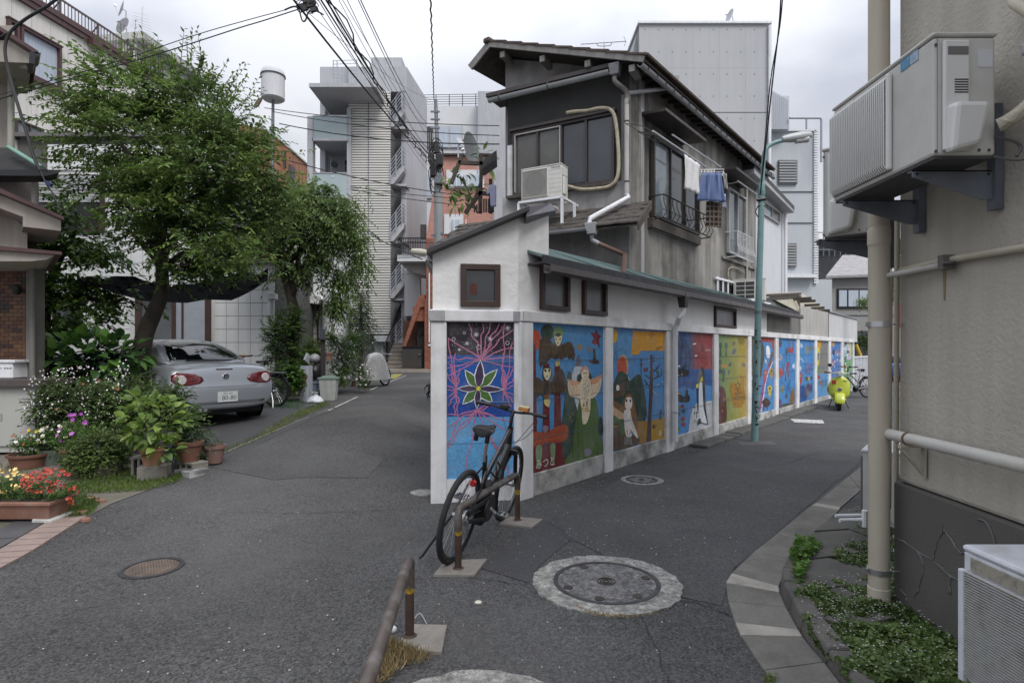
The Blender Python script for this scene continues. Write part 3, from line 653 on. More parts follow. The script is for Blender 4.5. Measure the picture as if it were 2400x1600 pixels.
for k in range(10): p.line((100,60,80),[(785+k*6,1060+random.randint(0,30)),(783+k*6,1110+random.randint(0,50))],4,0)
p.blob((120,110,110),795,1165,12,ry=44)
p.done(panels[6])
p=begin(7,1700,640,4.125)
p.rect((120,120,118),870,640,995,975);p.rect((80,140,190),870,970,995,1200);p.rect((206,150,40),876,645,926,720);p.blob((214,196,40),900,740,16,ry=32);p.line((190,180,50),[(912,740),(912,860)],5);p.blob((206,190,50),892,865,18,ry=28);p.poly((96,130,70),[(890,960),(905,890),(922,960)],1)
p.blob((150,50,50),900,1005,18,ry=22);p.blob((170,70,50),915,1060,10,ry=30);p.line((50,70,50),[(890,1050),(875,1160)],12);
for k in range(7): p.line((60,90,70),[(925+k*9,1010+random.randint(0,40)),(924+k*9,1080+random.randint(0,60))],4,0)
p.done(panels[7])
p=begin(8,1700,640,4.125)
p.blob((200,150,60),1042,680,12,ry=36);p.blob((60,60,70),1045,765,12,ry=28)
for q in ((1030,830),(1065,800),(1085,800)): p.line((150,190,220),[(q[0],q[1]),(q[0]+6,q[1]-50),(q[0]+14,q[1])],5)
for k in range(14): p.blob(random.choice([(220,180,160),(200,200,210),(180,90,80),(190,170,80)]),random.uniform(1025,1110),random.uniform(730,960),6,ry=12)
p.done(panels[8])
p=begin(9,1700,640,4.125)
p.rect((170,195,205),1130,660,1216,800);p.rect((196,190,160),1190,660,1216,900);p.rect((110,160,110),1130,820,1216,1000)
for k in range(18): p.blob(random.choice([(60,80,90),(220,225,228),(80,60,60),(90,130,140),(200,190,90)]),random.uniform(1136,1212),random.uniform(670,960),6,ry=16)
p.blob((120,50,50),1164,675,10,ry=22);p.blob((190,180,220),1192,820,20,.2,ry=18)
p.done(panels[9])
for i in range(10): joints(MW,cols[i][1],cols[i+1][0],panels[i])
# ---------------------------------------------------------------- nose of the wall (narrow end face)
NL=.935
ne=thing('mural_wall_end','narrow white end of the wall painted with a flower and pink rays','wall',(NF.o.x,NF.o.y,0))
a0,a1=NF.hit(1047,900)[0],NF.hit(1204,900)[0]
m=MB();m.fbox(NF,-.02,a0,-.15,.045,-.05,1.90);m.build('pillar',white_paint,ne,bev=.014)
m=MB();m.fbox(NF,a1,NL+.02,-.15,.045,-.05,1.90);m.build('pillar',white_paint,ne,bev=.014)
m=MB();m.fbox(NF,-.035,NL+.03,-.15,.058,1.903,2.03);m.build('top_beam',white_paint,ne,bev=.014)
lc=M('bare_mortar',(.36,.36,.365),.9,.2,8,bump=.6,bs=60)
m=MB();m.fbox(NF,-.04,.125,.05,.066,1.905,2.02);m.build('mortar_patch',lc,ne,bev=.008)
m=MB();m.fbox(NF,a1-.015,a1+.10,.05,.067,1.905,2.02);m.build('mortar_patch',lc,ne,bev=.008)
m=MB();m.fbox(NF,a0,a1,-.15,.02,-.05,.24);m.build('plinth',white_paint,ne)
m=MB();m.fbox(NF,a0,a1,-.12,0,.24,1.905);po=m.build('painted_panel',paint,ne)
at=po.data.color_attributes.new('Col','FLOAT_COLOR','CORNER');at.data.foreach_set('color',[*srgb(96,162,210),1]*len(po.data.loops))
p=Paint(NF,1000,720,3.92);p.cl=(a0,a1,.24,1.902)
p.rect((40,30,38),150,100,830,440);p.rect((22,84,164),150,438,830,870);p.rect((20,66,150),150,860,830,1004)
PK=(186,116,150)
def rays(c0,ends,w=11):
    for e in ends:
        q=lambda t,j: (c0[0]*(1-t)+e[0]*t+random.uniform(-j,j),c0[1]*(1-t)+e[1]*t+random.uniform(-j,j))
        l=math.hypot(e[0]-c0[0],e[1]-c0[1]);j=min(22,l*.08);p.line(PK,[c0,q(.22,j*.4),q(.42,j),q(.62,j),q(.82,j),e],(w*1.2,w*.8))
rays((498,478),[(385,145),(515,145),(588,140),(668,145),(724,145),(795,205),(795,370),(795,466),(795,545),(190,465),(190,560),(190,630),(205,290)])
rays((275,760),[(190,500),(190,600),(190,715),(190,760),(190,830),(195,900),(250,1000),(290,1000),(300,560),(200,280),(265,420)])
rays((705,770),[(795,560),(795,650),(795,720),(795,800),(795,880),(780,910),(700,860),(685,560),(705,420),(790,320),(715,160)])
rays((462,940),[(190,985),(190,1100),(185,1290),(370,1490),(660,1350),(795,1060),(795,1190),(610,910),(600,1010),(545,900),(240,1200)])
p.line(PK,[(590,1190),(680,1360),(760,1530)],12);p.line(PK,[(290,1000),(245,1150),(185,1290)],12)
for k in range(90): p.ell((215,215,220),random.uniform(205,790),random.uniform(145,430),*([random.uniform(1.5,3.6)]*2),n=6)
for x,y,r in ((455,250,26),(583,290,24),(745,190,26),(372,332,18),(300,388,14)):
    for k in range(4): a=k*math.pi/4;p.line((226,226,230),[(x-r*math.cos(a),y-r*math.sin(a)),(x+r*math.cos(a),y+r*math.sin(a))],4,0)
for x,y,r in ((248,292,16),(345,236,12),(742,328,18),(478,366,22)): p.line((215,215,220),[(x+r*math.cos(a),y+r*math.sin(a)) for a in [k*math.pi/3 for k in range(7)]],4,0)
def petal(c0,tip,w,col):
    dx,dy=tip[0]-c0[0],tip[1]-c0[1];l=math.hypot(dx,dy);nx_,ny_=-dy/l,dx/l
    sh=lambda g,e: [(c0[0]+dx*t*(1+e)+nx_*s_*w*g*q,c0[1]+dy*t*(1+e)+ny_*s_*w*g*q) for s_,t,q in ((0,0,0),(1,.2,.7),(1,.45,1),(1,.75,.62),(0,1,0),(-1,.75,.62),(-1,.45,1),(-1,.2,.7))]
    p.poly((235,236,238),sh(1.24,.05));p.poly(col,sh(1,0))
cc=(476,745)
for t_ in ((355,580),(645,575),(335,885),(600,868)): petal(cc,t_,40,(74,112,48))
for t_ in ((495,492),(285,748),(700,755),(460,928)): petal(cc,t_,40 if t_[0] > 480 and t_[1] < 500 else 27,(66,50,80))
p.ell((226,206,60),476,745,20,21)
p.done(po)
m=MB()
for z in (.62,1.05,1.48): m.fbox(NF,a0,a1,.0085,.0095,z-.003,z+.003)
m.build('block_joint',M('joint2',(.14,.3,.42),.9,.2,5),po)
# signature
def text(s,size,O,X,Y,mat,name,parent,kind=None,ext=.0006,al='CENTER'):
    tcu=bpy.data.curves.new('t','FONT');tcu.body=s;tcu.size=size;tcu.align_x=al;tcu.align_y='CENTER';tcu.extrude=0;tcu.resolution_u=3
    to=bpy.data.objects.new('t',tcu);C.objects.link(to);bpy.context.view_layer.update()
    me=bpy.data.meshes.new_from_object(to.evaluated_get(bpy.context.evaluated_depsgraph_get()));bpy.data.objects.remove(to)
    X=Vector(X).normalized();Y=Vector(Y).normalized();O=Vector(O)
    m=MB();m.add([O+X*v.co.x+Y*v.co.y for v in me.vertices],[tuple(p_.vertices) for p_ in me.polygons])
    return m.build(name,mat,parent,kind=kind,fixn=False)
cream=M('cream_letters',(.7,.68,.62),.7,.1,20)
text('みつと',.13,MW.P(1279,1085,.014),(*MW.d,0),(0,0,1),cream,'lettering',panels[0])

# ---------------------------------------------------------------- white corner house (single storey, behind the mural wall)
ch=thing('corner_house','low white plastered house rising behind the painted wall, with brown framed windows','house',(NF.o.x,NF.o.y,0))
A=NF.p(0,-.035,2.0);B=NF.p(NL-.02,-.03,2.0);uC=MW.hit(1286,600,-.035)[0];Cc=MW.p(uC,-.035,2.0)
bk=Vector((-.12,1,0)).normalized()*2.9;A2=A+Vector((.05,2.9,0));C2=Cc+Vector((.05,2.6,0))
zt=(2.62,3.10,3.16,3.14,2.62)
pl=[A,B,Cc,C2,A2]
m=MB();lo=[Vector((q.x,q.y,1.98)) for q in pl];hi=[Vector((q.x,q.y,z)) for q,z in zip(pl,zt)]
m.add(lo+hi,[(0,1,2,3,4),(9,8,7,6,5)]+[(i,(i+1) % 5,(i+1) % 5+5,i+5) for i in range(5)])
m.build('wall',stucco_white,ch)
for q in [(A,A2)]:   # lower part of the left side wall
    m=MB();m.add([(A.x+.02,A.y+.12,-.05),(A2.x+.02,A2.y,-.05),(A2.x+.02,A2.y,2),(A.x+.02,A.y+.12,2),(A.x+.25,A.y+.12,-.05),(A2.x+.25,A2.y,-.05),(A2.x+.25,A2.y,2),(A.x+.25,A.y+.12,2)],[(0,1,2,3),(7,6,5,4),(0,3,7,4),(1,5,6,2),(3,2,6,7)])
    m.build('side_wall',stucco_white,ch)
capm=M('roof_metal',(.045,.042,.045),.5,.15,5)
m=MB();a=NF.P(1004,596,.10);b=NF.P(1241,494,.10)
roofpts=[a+Vector((-.02,0,0)),b,b+Vector((-.1,2.6,0)),a+Vector((-.02,2.9,0))]
m.prism(roofpts,(0,0,.06));m.build('roof',capm,ch,bev=.008)
m=MB();q0=NF.P(1240,482,.12);q1=MW.P(1298,478,.02)
pts=[NF.P(1232,509,.13),MW.P(1303,493,.03),MW.P(1291,476,-.03),NF.P(1240,483,.05)]
m.prism(pts,(0,.25,-.02));m.build('ridge_cap',M('cap_grey',(.12,.11,.125),.5,.1,5),ch,bev=.006)
window(ch,NF,1079,1172,619,719,-.03,brown,glass_dk,.062,0,.05)
c_=MB();c_.fbox(NF,NF.hit(1103,650)[0],NF.hit(1118,650)[0],-.021,-.019,1.6+(821-688)/F*6.05,1.6+(821-662)/F*6.05);c_.build('curtain',M('red_thing',(.10,.03,.025),.8,.2,10),ch)
frosted=GLASS('frosted',(.13,.13,.128),.35)
window(ch,MW,1264.5,1330,626,725,-.035,brown,frosted,.055,0,.05)
window(ch,MW,1363,1417.5,645,736,-.035,brown,frosted,.055,0,.05)
window(ch,MW,1672.6,1721.5,716.5,766,-.035,brown,frosted,.055,0,.05)
uR0=MW.hit(1274,600,.18)[0];uR1=MW.hit(1872,735,.18)[0];uP=MW.hit(1797,800,-.04)[0]
m=MB();m.fbox(MW,uC,uP,-.16,-.036,1.98,2.60);m.build('wall',stucco_white,ch)
green_roof=M('green_metal',(.085,.135,.13),.5,.12,2,dirt=(.16,.20,.2),da=.4,ds=2)
m=MB();m.hexa([MW.p(uR0,.17,2.60),MW.p(uR1,.17,2.60),MW.p(uR1,-.9,2.95),MW.p(uR0,-.9,3.0),MW.p(uR0,.17,2.625),MW.p(uR1,.17,2.625),MW.p(uR1,-.9,2.99),MW.p(uR0,-.9,3.05)])
m.build('lean_to_roof',green_roof,ch)
for k in range(1,9):
    u=uR0+(uR1-uR0)*k/9;m=MB();m.hexa([MW.p(u-.012,.17,2.625),MW.p(u+.012,.17,2.625),MW.p(u+.012,-.9,2.97),MW.p(u-.012,-.9,2.97),MW.p(u-.012,.17,2.64),MW.p(u+.012,.17,2.64),MW.p(u+.012,-.9,3.05-.0058*(u-uR0)),MW.p(u-.012,-.9,3.05-.0058*(u-uR0))])
    m.build('roof_seam',green_roof,ch)
m=MB();m.fbox(MW,uR0-.02,uR1,.17,.19,2.54,2.63);m.build('fascia',M('fascia_black',(.02,.02,.021),.5,.2,6),ch)
m=MB();m.fbox(MW,uR0,uR1,-.04,.17,2.54,2.56);m.build('soffit',dbrown,ch)
m=MB()
for s0,s1,dz in ((uR0-.02,MW.hit(1600,700,.25)[0],0),(MW.hit(1600,700,.25)[0]+.02,uR1+.02,-.0)):
    pr=[(.195,2.52),(.195,2.44),(.215,2.425),(.275,2.425),(.295,2.45),(.295,2.52),(.285,2.52),(.283,2.452),(.27,2.437),(.218,2.437),(.205,2.45),(.205,2.52)]
    m.prism([MW.p(s0,n_,z+dz) for n_,z in pr],(MW.d*(s1-s0)).to_3d())
m.build('gutter',M('gutter_brown',(.075,.06,.055),.4,.15,5),ch)
uh=MW.hit(1603,700,.25)[0]
m=MB();m.hexa([MW.p(uh-.06,.19,2.27),MW.p(uh+.06,.19,2.27),MW.p(uh+.06,.29,2.27),MW.p(uh-.06,.29,2.27),MW.p(uh-.09,.17,2.45),MW.p(uh+.09,.17,2.45),MW.p(uh+.09,.31,2.45),MW.p(uh-.09,.31,2.45)])
m.build('rain_hopper',dbrown,ch,bev=.008)
ud=MW.hit(1581,900,.09)[0]
m=MB();m.tube([MW.p(uh,.24,2.28),MW.p(uh,.24,2.2),MW.p(uh-.06,.2,2.12),MW.p(ud+.02,.13,2.03),MW.p(ud,.10,1.95),MW.p(ud,.10,1.2),MW.p(ud,.10,.16)],.042,14)
dp=m.build('downpipe',pvc_white,ch,smooth=True)
for z in (.62,1.86): m=MB();m.tube([MW.p(ud,.10,z-.012),MW.p(ud,.10,z+.012)],.049,14);m.build('pipe_clip',steel if z < 1 else pvc_white,dp,smooth=True)
# grey sheet panels above the far part of the wall
gp_m=M('grey_sheet',(.17,.165,.15),.85,.15,1.5,streak=.2);cw=M('corrugated_old',(.42,.41,.385),.8,.08,2,streak=.15);cwt=M('corrugated_white',(.56,.57,.57),.7,.05,2,streak=.08)
def corr(fr,u0,u1,n,z0a,z1a,z0b,z1b,mat,name,parent,pitch=.08,amp=.012):
    m=MB();N_=max(2,int((u1-u0)/pitch)*2);vs=[]
    for i in range(N_+1):
        t=i/N_;u=u0+(u1-u0)*t;nn_=n+(amp if i % 2 else -amp)
        vs += [fr.p(u,nn_,z0a+(z0b-z0a)*t),fr.p(u,nn_,z1a+(z1b-z1a)*t)]
    m.add(vs,[(2*i,2*i+2,2*i+3,2*i+1) for i in range(N_)]);m.prism([fr.p(u0,n-.03,z0a),fr.p(u1,n-.03,z0b),fr.p(u1,n-.03,z1b),fr.p(u0,n-.03,z1a)],(fr.n*-.02).to_3d())
    return m.build(name,mat,parent,fixn=False)
uQ,uT,uU=MW.hit(1877,800)[0],MW.hit(1941,800)[0],MW.hit(2007,800)[0]
m=MB();m.fbox(MW,uP+.005,uQ-.005,-.06,-.02,2.02,2.56);m.build('sheet_panel',gp_m,ch)
sh=thing('shed','pale corrugated shed walls standing above the far end of the painted wall','shed',MW.p(uQ,-.5,0))
zc=lambda x,y: MW.hit(x,y)[1]
corr(MW,uQ,uT,0,2.03,zc(1877,718),2.03,zc(1941,732),cw,'corrugated_wall',sh,.16)
corr(MW,uT+.01,uU,.03,2.0,zc(1941,734),1.94,zc(2007,748),cwt,'corrugated_wall',sh,.14)
m=MB();m.fbox(MW,uQ,uU,-2.2,-.06,0,2.0);m.build('body',cw,sh)
m=MB();m.fbox(MW,uT,uU+.05,-.3,.08,zc(2007,748)-.01,zc(2007,748)+.02);m.build('coping',pvc_grey,sh)
# weathered timber frame with translucent sheets over the shed
wood=M('weathered_wood',(.075,.065,.055),.9,.3,10,bump=.3)
tf=thing('timber_canopy','weathered timber frame with clear roofing behind the lamp post','canopy',MW.p(uQ,-.8,0))
a=MW.P(1786,693,-.45);b=MW.P(1876,688,-.45)
for k,dz in enumerate((0,-.09)):
    m=MB();m.bar(a+Vector((0,0,dz)),b+Vector((0,0,dz)),.06,.07);m.build('beam',wood,tf)
for k,(x,y) in enumerate(((1880,700),(1890,706),(1900,715),(1912,722),(1925,728))):
    m=MB();c=MW.P(x,y,-.2);m.bar(c+(MW.n*.25).to_3d(),c-(MW.n*1.1).to_3d(),.07,.08);m.build('rafter',wood,tf)
for x in (1870,): m=MB();c=MW.P(x,695,-.4);m.bar(c,Vector((c.x,c.y,1.9)),.08,.08);m.build('post',wood,tf)
m=MB();m.hexa([MW.P(1790,690,-.5),MW.P(1876,686,-.5),MW.P(1936,728,-.3),MW.P(1880,735,-.3)]+[v+Vector((0,0,.03)) for v in (MW.P(1790,690,-.5),MW.P(1876,686,-.5),MW.P(1936,728,-.3),MW.P(1880,735,-.3))])
m.build('roof_sheet',M('sheet_yellowed',(.45,.42,.32),.4,.1,3),tf)
m=MB();c=MW.p(0,0,0);m.prism([MW.P(1790,698,-.5),MW.P(1868,700,-.5),MW.P(1868,728,-.5),MW.P(1790,722,-.5)],(MW.n*-.02).to_3d());m.build('clear_panel',M('clear_panel',(.25,.245,.22),.3,.2,3),tf)
# ---------------------------------------------------------------- old two-storey house
oh=thing('old_house','old two-storey house with stained grey plaster, brown tiled roof and pipes on its wall','house',(2.07,10.07,0))
st_side=M('stained_plaster',(.24,.23,.21),.92,.35,.8,bump=.4,bs=40,streak=.45,ss=3.0,dirt=(.045,.043,.038),da=.92,ds=.6,detail=9)
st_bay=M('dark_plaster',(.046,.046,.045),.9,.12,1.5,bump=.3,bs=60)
st_gab=M('grey_plaster',(.38,.37,.365),.92,.15,1.4,bump=.3,bs=60,streak=.25,ss=2.5,dirt=(.07,.07,.068),da=.5,ds=1.2)
LH=LEN;uEnd=HR.hit(1772,600)[0]
m=MB();m.fbox(HR,.0,uEnd,-.25,0,0,6.7);m.build('side_wall',st_side,oh)
gx=.33
def hf(u,n,z): return HF.p(u,n,z)
m=MB();m.prism([hf(0,-gx,0),hf(LH+.1,-gx,0),hf(LH+.1,-gx,6.62),hf(0,-gx,7.5)],(HF.n*-.25).to_3d());m.build('gable_wall',st_gab,oh)
uB=HF.hit(1190,400)[0]
zbt=HF.hit(1425,172,.0)[1]
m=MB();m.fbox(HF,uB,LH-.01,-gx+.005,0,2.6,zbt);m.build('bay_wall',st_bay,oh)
m=MB();m.fbox(HF,uB-.004,uB+.12,-.1,.006,3.6,HF.hit(1200,340)[1]);m.build('corner_strip',white_paint,oh)
m=MB();m.fbox(HF,LH-.16,LH+.004,-.1,.006,3.9,6.1);m.build('corner_strip',M('plaster_mid',(.23,.225,.21),.9,.3,3,streak=.3),oh)
m=MB();m.fbox(HF,uB-.35,LH+.3,-gx+.01,.25,zbt-.02,zbt+.05);m.build('bay_eave',dbrown,oh)
m=MB();m.fbox(HF,uB-.1,LH,-.01,.03,3.0,HF.hit(1200,462)[1]);m.build('lower_wall',st_gab,oh)
# left-hand wing and back closing walls
m=MB();m.hexa([hf(.0,-gx-.02,0),hf(.0,-gx-6,0),hf(.25,-gx-6,0),hf(.25,-gx-.02,0)]+[hf(.0,-gx-.02,7.38),hf(.0,-gx-6,7.38),hf(.25,-gx-6,7.38),hf(.25,-gx-.02,7.38)]);m.build('left_wall',st_gab,oh)
# main roof
rt=M('roof_tile',(.085,.062,.05),.85,.3,5,bump=.3,island=.2);fas=M('verge_board',(.22,.21,.20),.85,.25,5,streak=.2)
hn=HF.n.to_3d()*.32;rn=HR.n.to_3d()*.36;RL=HR.hit(1815,410,.36)[0]
EF=HR.p(0,.36,6.42)+hn;RF=HF.p(-.1,-gx,7.56)+hn*1.6
EB=HR.p(RL,.36,6.42);RBk=RF+(HR.d*RL).to_3d();RBk.z=RF.z
m=MB();m.hexa([EF,EB,RBk,RF]+[v+Vector((0,0,.05)) for v in (EF,EB,RBk,RF)]);m.build('roof_deck',wood,oh)
LF=RF-(HF.d*.42).to_3d()+Vector((0,0,-.34));LB=LF+(HR.d*RL).to_3d()
m=MB();m.hexa([RF,RBk,LB,LF]+[v+Vector((0,0,.05)) for v in (RF,RBk,LB,LF)]);m.build('roof_deck',wood,oh)
m=MB();m.bar(RF+Vector((0,0,.02)),EF+Vector((0,0,.02)),.04,.10);m.build('verge_board',fas,oh)
m=MB();m.bar(RF,LF,.04,.13);m.build('verge_board',fas,oh)
sl=(EF-RF);nT=9;sd_=sl.normalized();acr=(HR.d).to_3d();up=sd_.cross(acr).normalized();up=up if up.z > 0 else -up
for i in range(nT):
    for j in range(int(RL/.30)):
        if j > 3 and i < nT-2: continue
        a=RF+sl*(i/nT)+acr*(j*.30-.03)+up*.06;b=RF+sl*((i+1.12)/nT)+acr*(j*.30-.03)+up*.085
        m=MB();v=[a,a+acr*.295,b+acr*.295,b];e=up*.035
        m.hexa(v+[q+e for q in v]);m.build('roof_tile',rt,oh)
m=MB();v0=RF+up*.07+acr*1.1;v1=EF+up*.07+acr*1.1;w=acr*(RL-1.1);m.hexa([v0,v0+w,v1+w,v1]+[q+up*.04 for q in (v0,v0+w,v1+w,v1)]);m.build('roof_slope',rt,oh)
m=MB();m.bar(RF+up*.08-acr*.06-sd_*.04,RBk+up*.08,.16,.10);m.build('ridge_tile',rt,oh,bev=.03)
for t in (.10,.38,.67,.93):       # purlin ends under the verge
    m=MB();c=RF+sl*t-Vector((0,0,.14));m.bar(c-hn*.05,c-hn*1.2,.10,.11);m.build('purlin',fas,oh)
m=MB()
for k in range(26):
    c=HR.p(.1+k*RL/26,.0,6.46);m.bar(c+rn*.0+Vector((0,0,.03)),c+rn*.9-Vector((0,0,.05)),.045,.06)
m.build('rafters',dbrown,oh,kind='stuff')
m=MB();pr=[(.34+.055*math.cos(a),6.40+.055*math.sin(a)) for a in [math.pi+math.pi*k/8 for k in range(9)]]+[(.34+.045*math.cos(a),6.40+.045*math.sin(a)) for a in [2*math.pi-math.pi*k/8 for k in range(9)]]
m.prism([HR.p(-.3,n_,z) for n_,z in pr],(HR.d*(RL+.3)).to_3d());m.build('eave_gutter',pvc_grey,oh,smooth=True)
m=MB()
for k in range(22):
    c=HR.p(-.1+k*RL/22,.34,6.40);m.bar(c+(HR.n*.062).to_3d()+Vector((0,0,-.06)),c+(HR.n*.062).to_3d()+Vector((0,0,.02)),.02,.01)
m.build('gutter_brackets',dbrown,oh,kind='stuff')
# bay gutter, hopper and pipes
g0=HF.P(1146,239,.28);g1=HF.P(1428,166,.28);g0.z=g1.z
def halfpipe(a,b,r,mat,parent,name='gutter'):
    a=Vector(a);b=Vector(b);d=(b-a).normalized();x=d.cross(Vector((0,0,1))).normalized();zz=Vector((0,0,1))
    A_=[math.pi+math.pi*k/8 for k in range(9)];pr=[x*r*math.cos(t)+zz*r*math.sin(t) for t in A_]+[x*r*.86*math.cos(t)+zz*r*.86*math.sin(t) for t in A_[::-1]]
    m=MB();m.prism([a+q for q in pr],b-a);return m.build(name,mat,parent,smooth=True)
g=halfpipe(g0,g1,.065,pvc_grey,oh,'bay_gutter')
for t in (.1,.52): m=MB();c=g0.lerp(g1,t);m.tube([c+Vector((0,0,-.0))-(HF.d*.01).to_3d(),c+(HF.d*.01).to_3d()],.068,12);m.build('gutter_bracket',dbrown,oh)
def hopper(c,w,h,parent,mat=None):
    m=MB();x=(HF.d*w/2).to_3d();y=(HF.n*w/2).to_3d();z=Vector((0,0,h));c=Vector(c)
    m.hexa([c-x*.7-y*.7,c+x*.7-y*.7,c+x*.7+y*.7,c-x*.7+y*.7]+[c-x-y+z,c+x-y+z,c+x+y+z,c-x+y+z]);return m.build('rain_hopper',mat or M('hopper_grey',(.17,.175,.185),.5,.2,6),parent,bev=.012)
hp=HF.P(1442,178,.26);hopper(hp,.2,.19,oh)
c1=HF.P(1469,232,.1);
m=MB();m.tube(curve([hp,hp-Vector((0,0,.1)),c1+Vector((0,0,.12)),c1-Vector((0,0,.1))],5),.042,12);m.build('drain_elbow',M('pipe_stained',(.2,.185,.17),.6,.4,6),oh,smooth=True)
c2=HF.P(1469,458,.1);c1b=Vector((c2.x,c2.y,c1.z))
m=MB();m.tube([c1b,c2],.041,12);m.build('downpipe',M('pipe_pale',(.5,.49,.46),.5,.15,2,streak=.2),oh,smooth=True)
m=MB();q1=HR.P(1577,206,.3);m.tube([c1b+Vector((.02,0,.1)),q1],.038,12);m.build('cross_pipe',pvc_grey,oh,smooth=True)
m=MB();m.hexa([q1+Vector(v) for v in ((-.07,-.07,-.02),(.07,-.07,-.02),(.07,.07,-.02),(-.07,.07,-.02),(-.1,-.1,.2),(.1,-.1,.2),(.1,.1,.2),(-.1,.1,.2))]);m.build('rain_hopper',pvc_grey,oh,bev=.01)
for y in (285,426): c=HF.P(1469,y,.1);m=MB();m.tube([(c2.x,c2.y,c.z-.012),(c2.x,c2.y,c.z+.012)],.046,12);m.build('pipe_clip',dbrown,oh)
e0=HF.P(1474,462,.14);e1=HF.P(1383,512,.72);e2=HF.P(1381,527,.72)
m=MB();m.tube([c2,e0,e1,e2],.041,12);m.build('drain_arm',pvc_white,oh,smooth=True)
hp2=HF.P(1387,550,.75);hopper(hp2,.2,.19,oh,pvc_grey)
f0=HF.P(1388,562,.72);f1=HF.P(1404,571,.7);f2=HF.P(1465,597,.62);f3=MW.P(1460,652,.12)
m=MB();m.tube([hp2,f0,f1],.038,12);m.build('pipe_connector',pvc_grey,oh,smooth=True)
m=MB();m.tube([f1,f2,f3],.04,12);m.build('copper_pipe',M('copper_brown',(.16,.095,.075),.35,.15,6,metal=.3),oh,smooth=True)
# bay window
glL=GLASS('glass_beige',(.075,.073,.066),.2);glR=GLASS('glass_blue',(.032,.038,.046),.08)
u0,zT=HF.hit(1204,312,.0);u1,_=HF.hit(1442,300,.0);_,zB=HF.hit(1204,461,.0)
w_=window_u(oh,HF,u0,u1,zB,zT,.0,dbrown,[glL,glL,glR,glR],.05,3,.06)
m=MB();m.fbox(HF,u0-.1,u1+.03,0,.12,zB-.06,zB-.002);m.build('window_sill',wood,oh)
m=MB();m.fbox(HF,u0-.05,u1+.03,0,.10,zT+.002,zT+.05);m.build('window_head',dbrown,oh)
al=M('aluminium_pale',(.42,.41,.39),.4,.1,5,metal=.4)
um=(u0+u1)/2;m=MB()
for a_,b_ in ((u0+.05,u0+.068),(um-.03,um-.012)): m.fbox(HF,a_,b_,.02,.066,zB+.06,zT-.06)
m.fbox(HF,u0+.068,um-.03,.02,.066,zT-.08,zT-.06);m.build('screen_frame',al,oh)
insul=M('insulation_tape',(.42,.38,.28),.7,.15,14,bump=.4,bs=25,dirt=(.2,.14,.08),da=.5,ds=8)
pts=[(1332,437),(1365,444),(1400,442),(1430,436),(1447,415),(1450,370),(1446,310),(1440,272),(1428,256),(1405,254),(1375,260),(1345,262),(1328,265)]
m=MB();m.tube(curve([HF.P(x,y,.10) for x,y in pts],4),.033,10);m.build('insulated_pipe',insul,oh,smooth=True)
# AC on a stand
def ac_unit(name_lab,W_=.78,D_=.28,Hh=.54,grid='mesh',body=None,txt=True,slat=22,round_=True):
    body=body or M('ac_white',(.62,.61,.575),.45,.04,3,dirt=(.4,.36,.3),da=.25,ds=4)
    t=thing('air_conditioner',name_lab,'air conditioner')
    m=MB();m.box(-W_/2,W_/2,-D_/2,D_/2,0,Hh);m.build('casing',body,t,bev=.012)
    m=MB();m.box(-W_/2-.006,W_/2+.006,-D_/2-.006,D_/2+.006,Hh+.001,Hh+.022);m.build('top_cover',body,t,bev=.008)
    x0,x1=-W_/2+.03,-W_/2+W_*.66;z0,z1=.04,Hh-.04
    return t,body,(x0,x1,z0,z1)
t,bd,(x0,x1,z0,z1)=ac_unit('white wall air conditioner on a metal stand in front of the bay window')
dk=M('grille_dark',(.05,.05,.052),.6,.2,8)
m=MB();m.lathe([(.21,-.003),(.21,.004),(.05,.005)],((x0+x1)/2,-.14,Hh_ := .27),36,(0,-1,0));m.build('fan_opening',dk,t)
m=MB();m.box(x0,x1,-.1435,-.1425,z0,z1);m.build('grille_back',M('grille_mid',(.2,.2,.195),.6,.1,8),t)
m=MB()
for k in range(30): z=z0+(z1-z0)*k/29;m.box(x0,x1,-.163,-.157,z-.002,z+.002)
for k in range(22): x=x0+(x1-x0)*k/21;m.box(x-.0015,x+.0015,-.157,-.153,z0,z1)
m.build('grille',bd,t,fixn=False)
m=MB();m.box(x0-.01,x0,-.168,-.14,z0-.01,z1+.01);m.box(x1,x1+.01,-.168,-.14,z0-.01,z1+.01);m.box(x0,x1,-.168,-.14,z1,z1+.01);m.box(x0,x1,-.168,-.14,z0-.01,z0);m.build('grille_frame',bd,t)
m=MB()
for k in range(1,7): m.box(x1+.02,.39,-.1415,-.1405,.54*k/7-.001,.54*k/7+.001)
m.build('casing_groove',dk,t)
text('National',.05,(.28,-.1425,.505),(1,0,0),(0,0,1),M('logo_grey',(.08,.08,.1),.5,.1,9),'lettering',t)
m=MB();m.box(.392,.43,-.12,.02,.03,.34);m.build('valve_cover',bd,t,bev=.015)
m=MB();m.box(.392,.41,-.12,.09,.36,.50);m.build('handle_recess',bd,t,bev=.006)
p0=HF.P(1276,469,.62);t.location=p0;t.rotation_euler=(0,0,math.atan2(HF.d.y,HF.d.x));acz=p0.z
stt=thing('metal_stand','white slotted steel stand under the air conditioner by the bay window','stand',(p0.x,p0.y,p0.z))
uc=(p0.xy-HF.o).dot(HF.d)
def legs(m_): pass
for du,nn_,L in ((-.44,.78,.32),(.40,.78,.42),(.44,.32,.35)):
    m=MB();c=HF.p(uc+du,nn_,acz-.06);m.fbox(HF,uc+du-.02,uc+du+.02,nn_-.003,nn_,acz-.06-L,acz-.03);m.fbox(HF,uc+du+.017,uc+du+.02,nn_-.04,nn_,acz-.06-L,acz-.03);m.build('leg',pvc_white,stt)
for nn_ in (.78,.40): m=MB();m.fbox(HF,uc-.44,uc+.42,nn_-.04,nn_,acz-.045,acz-.005);m.build('rail',pvc_white,stt)
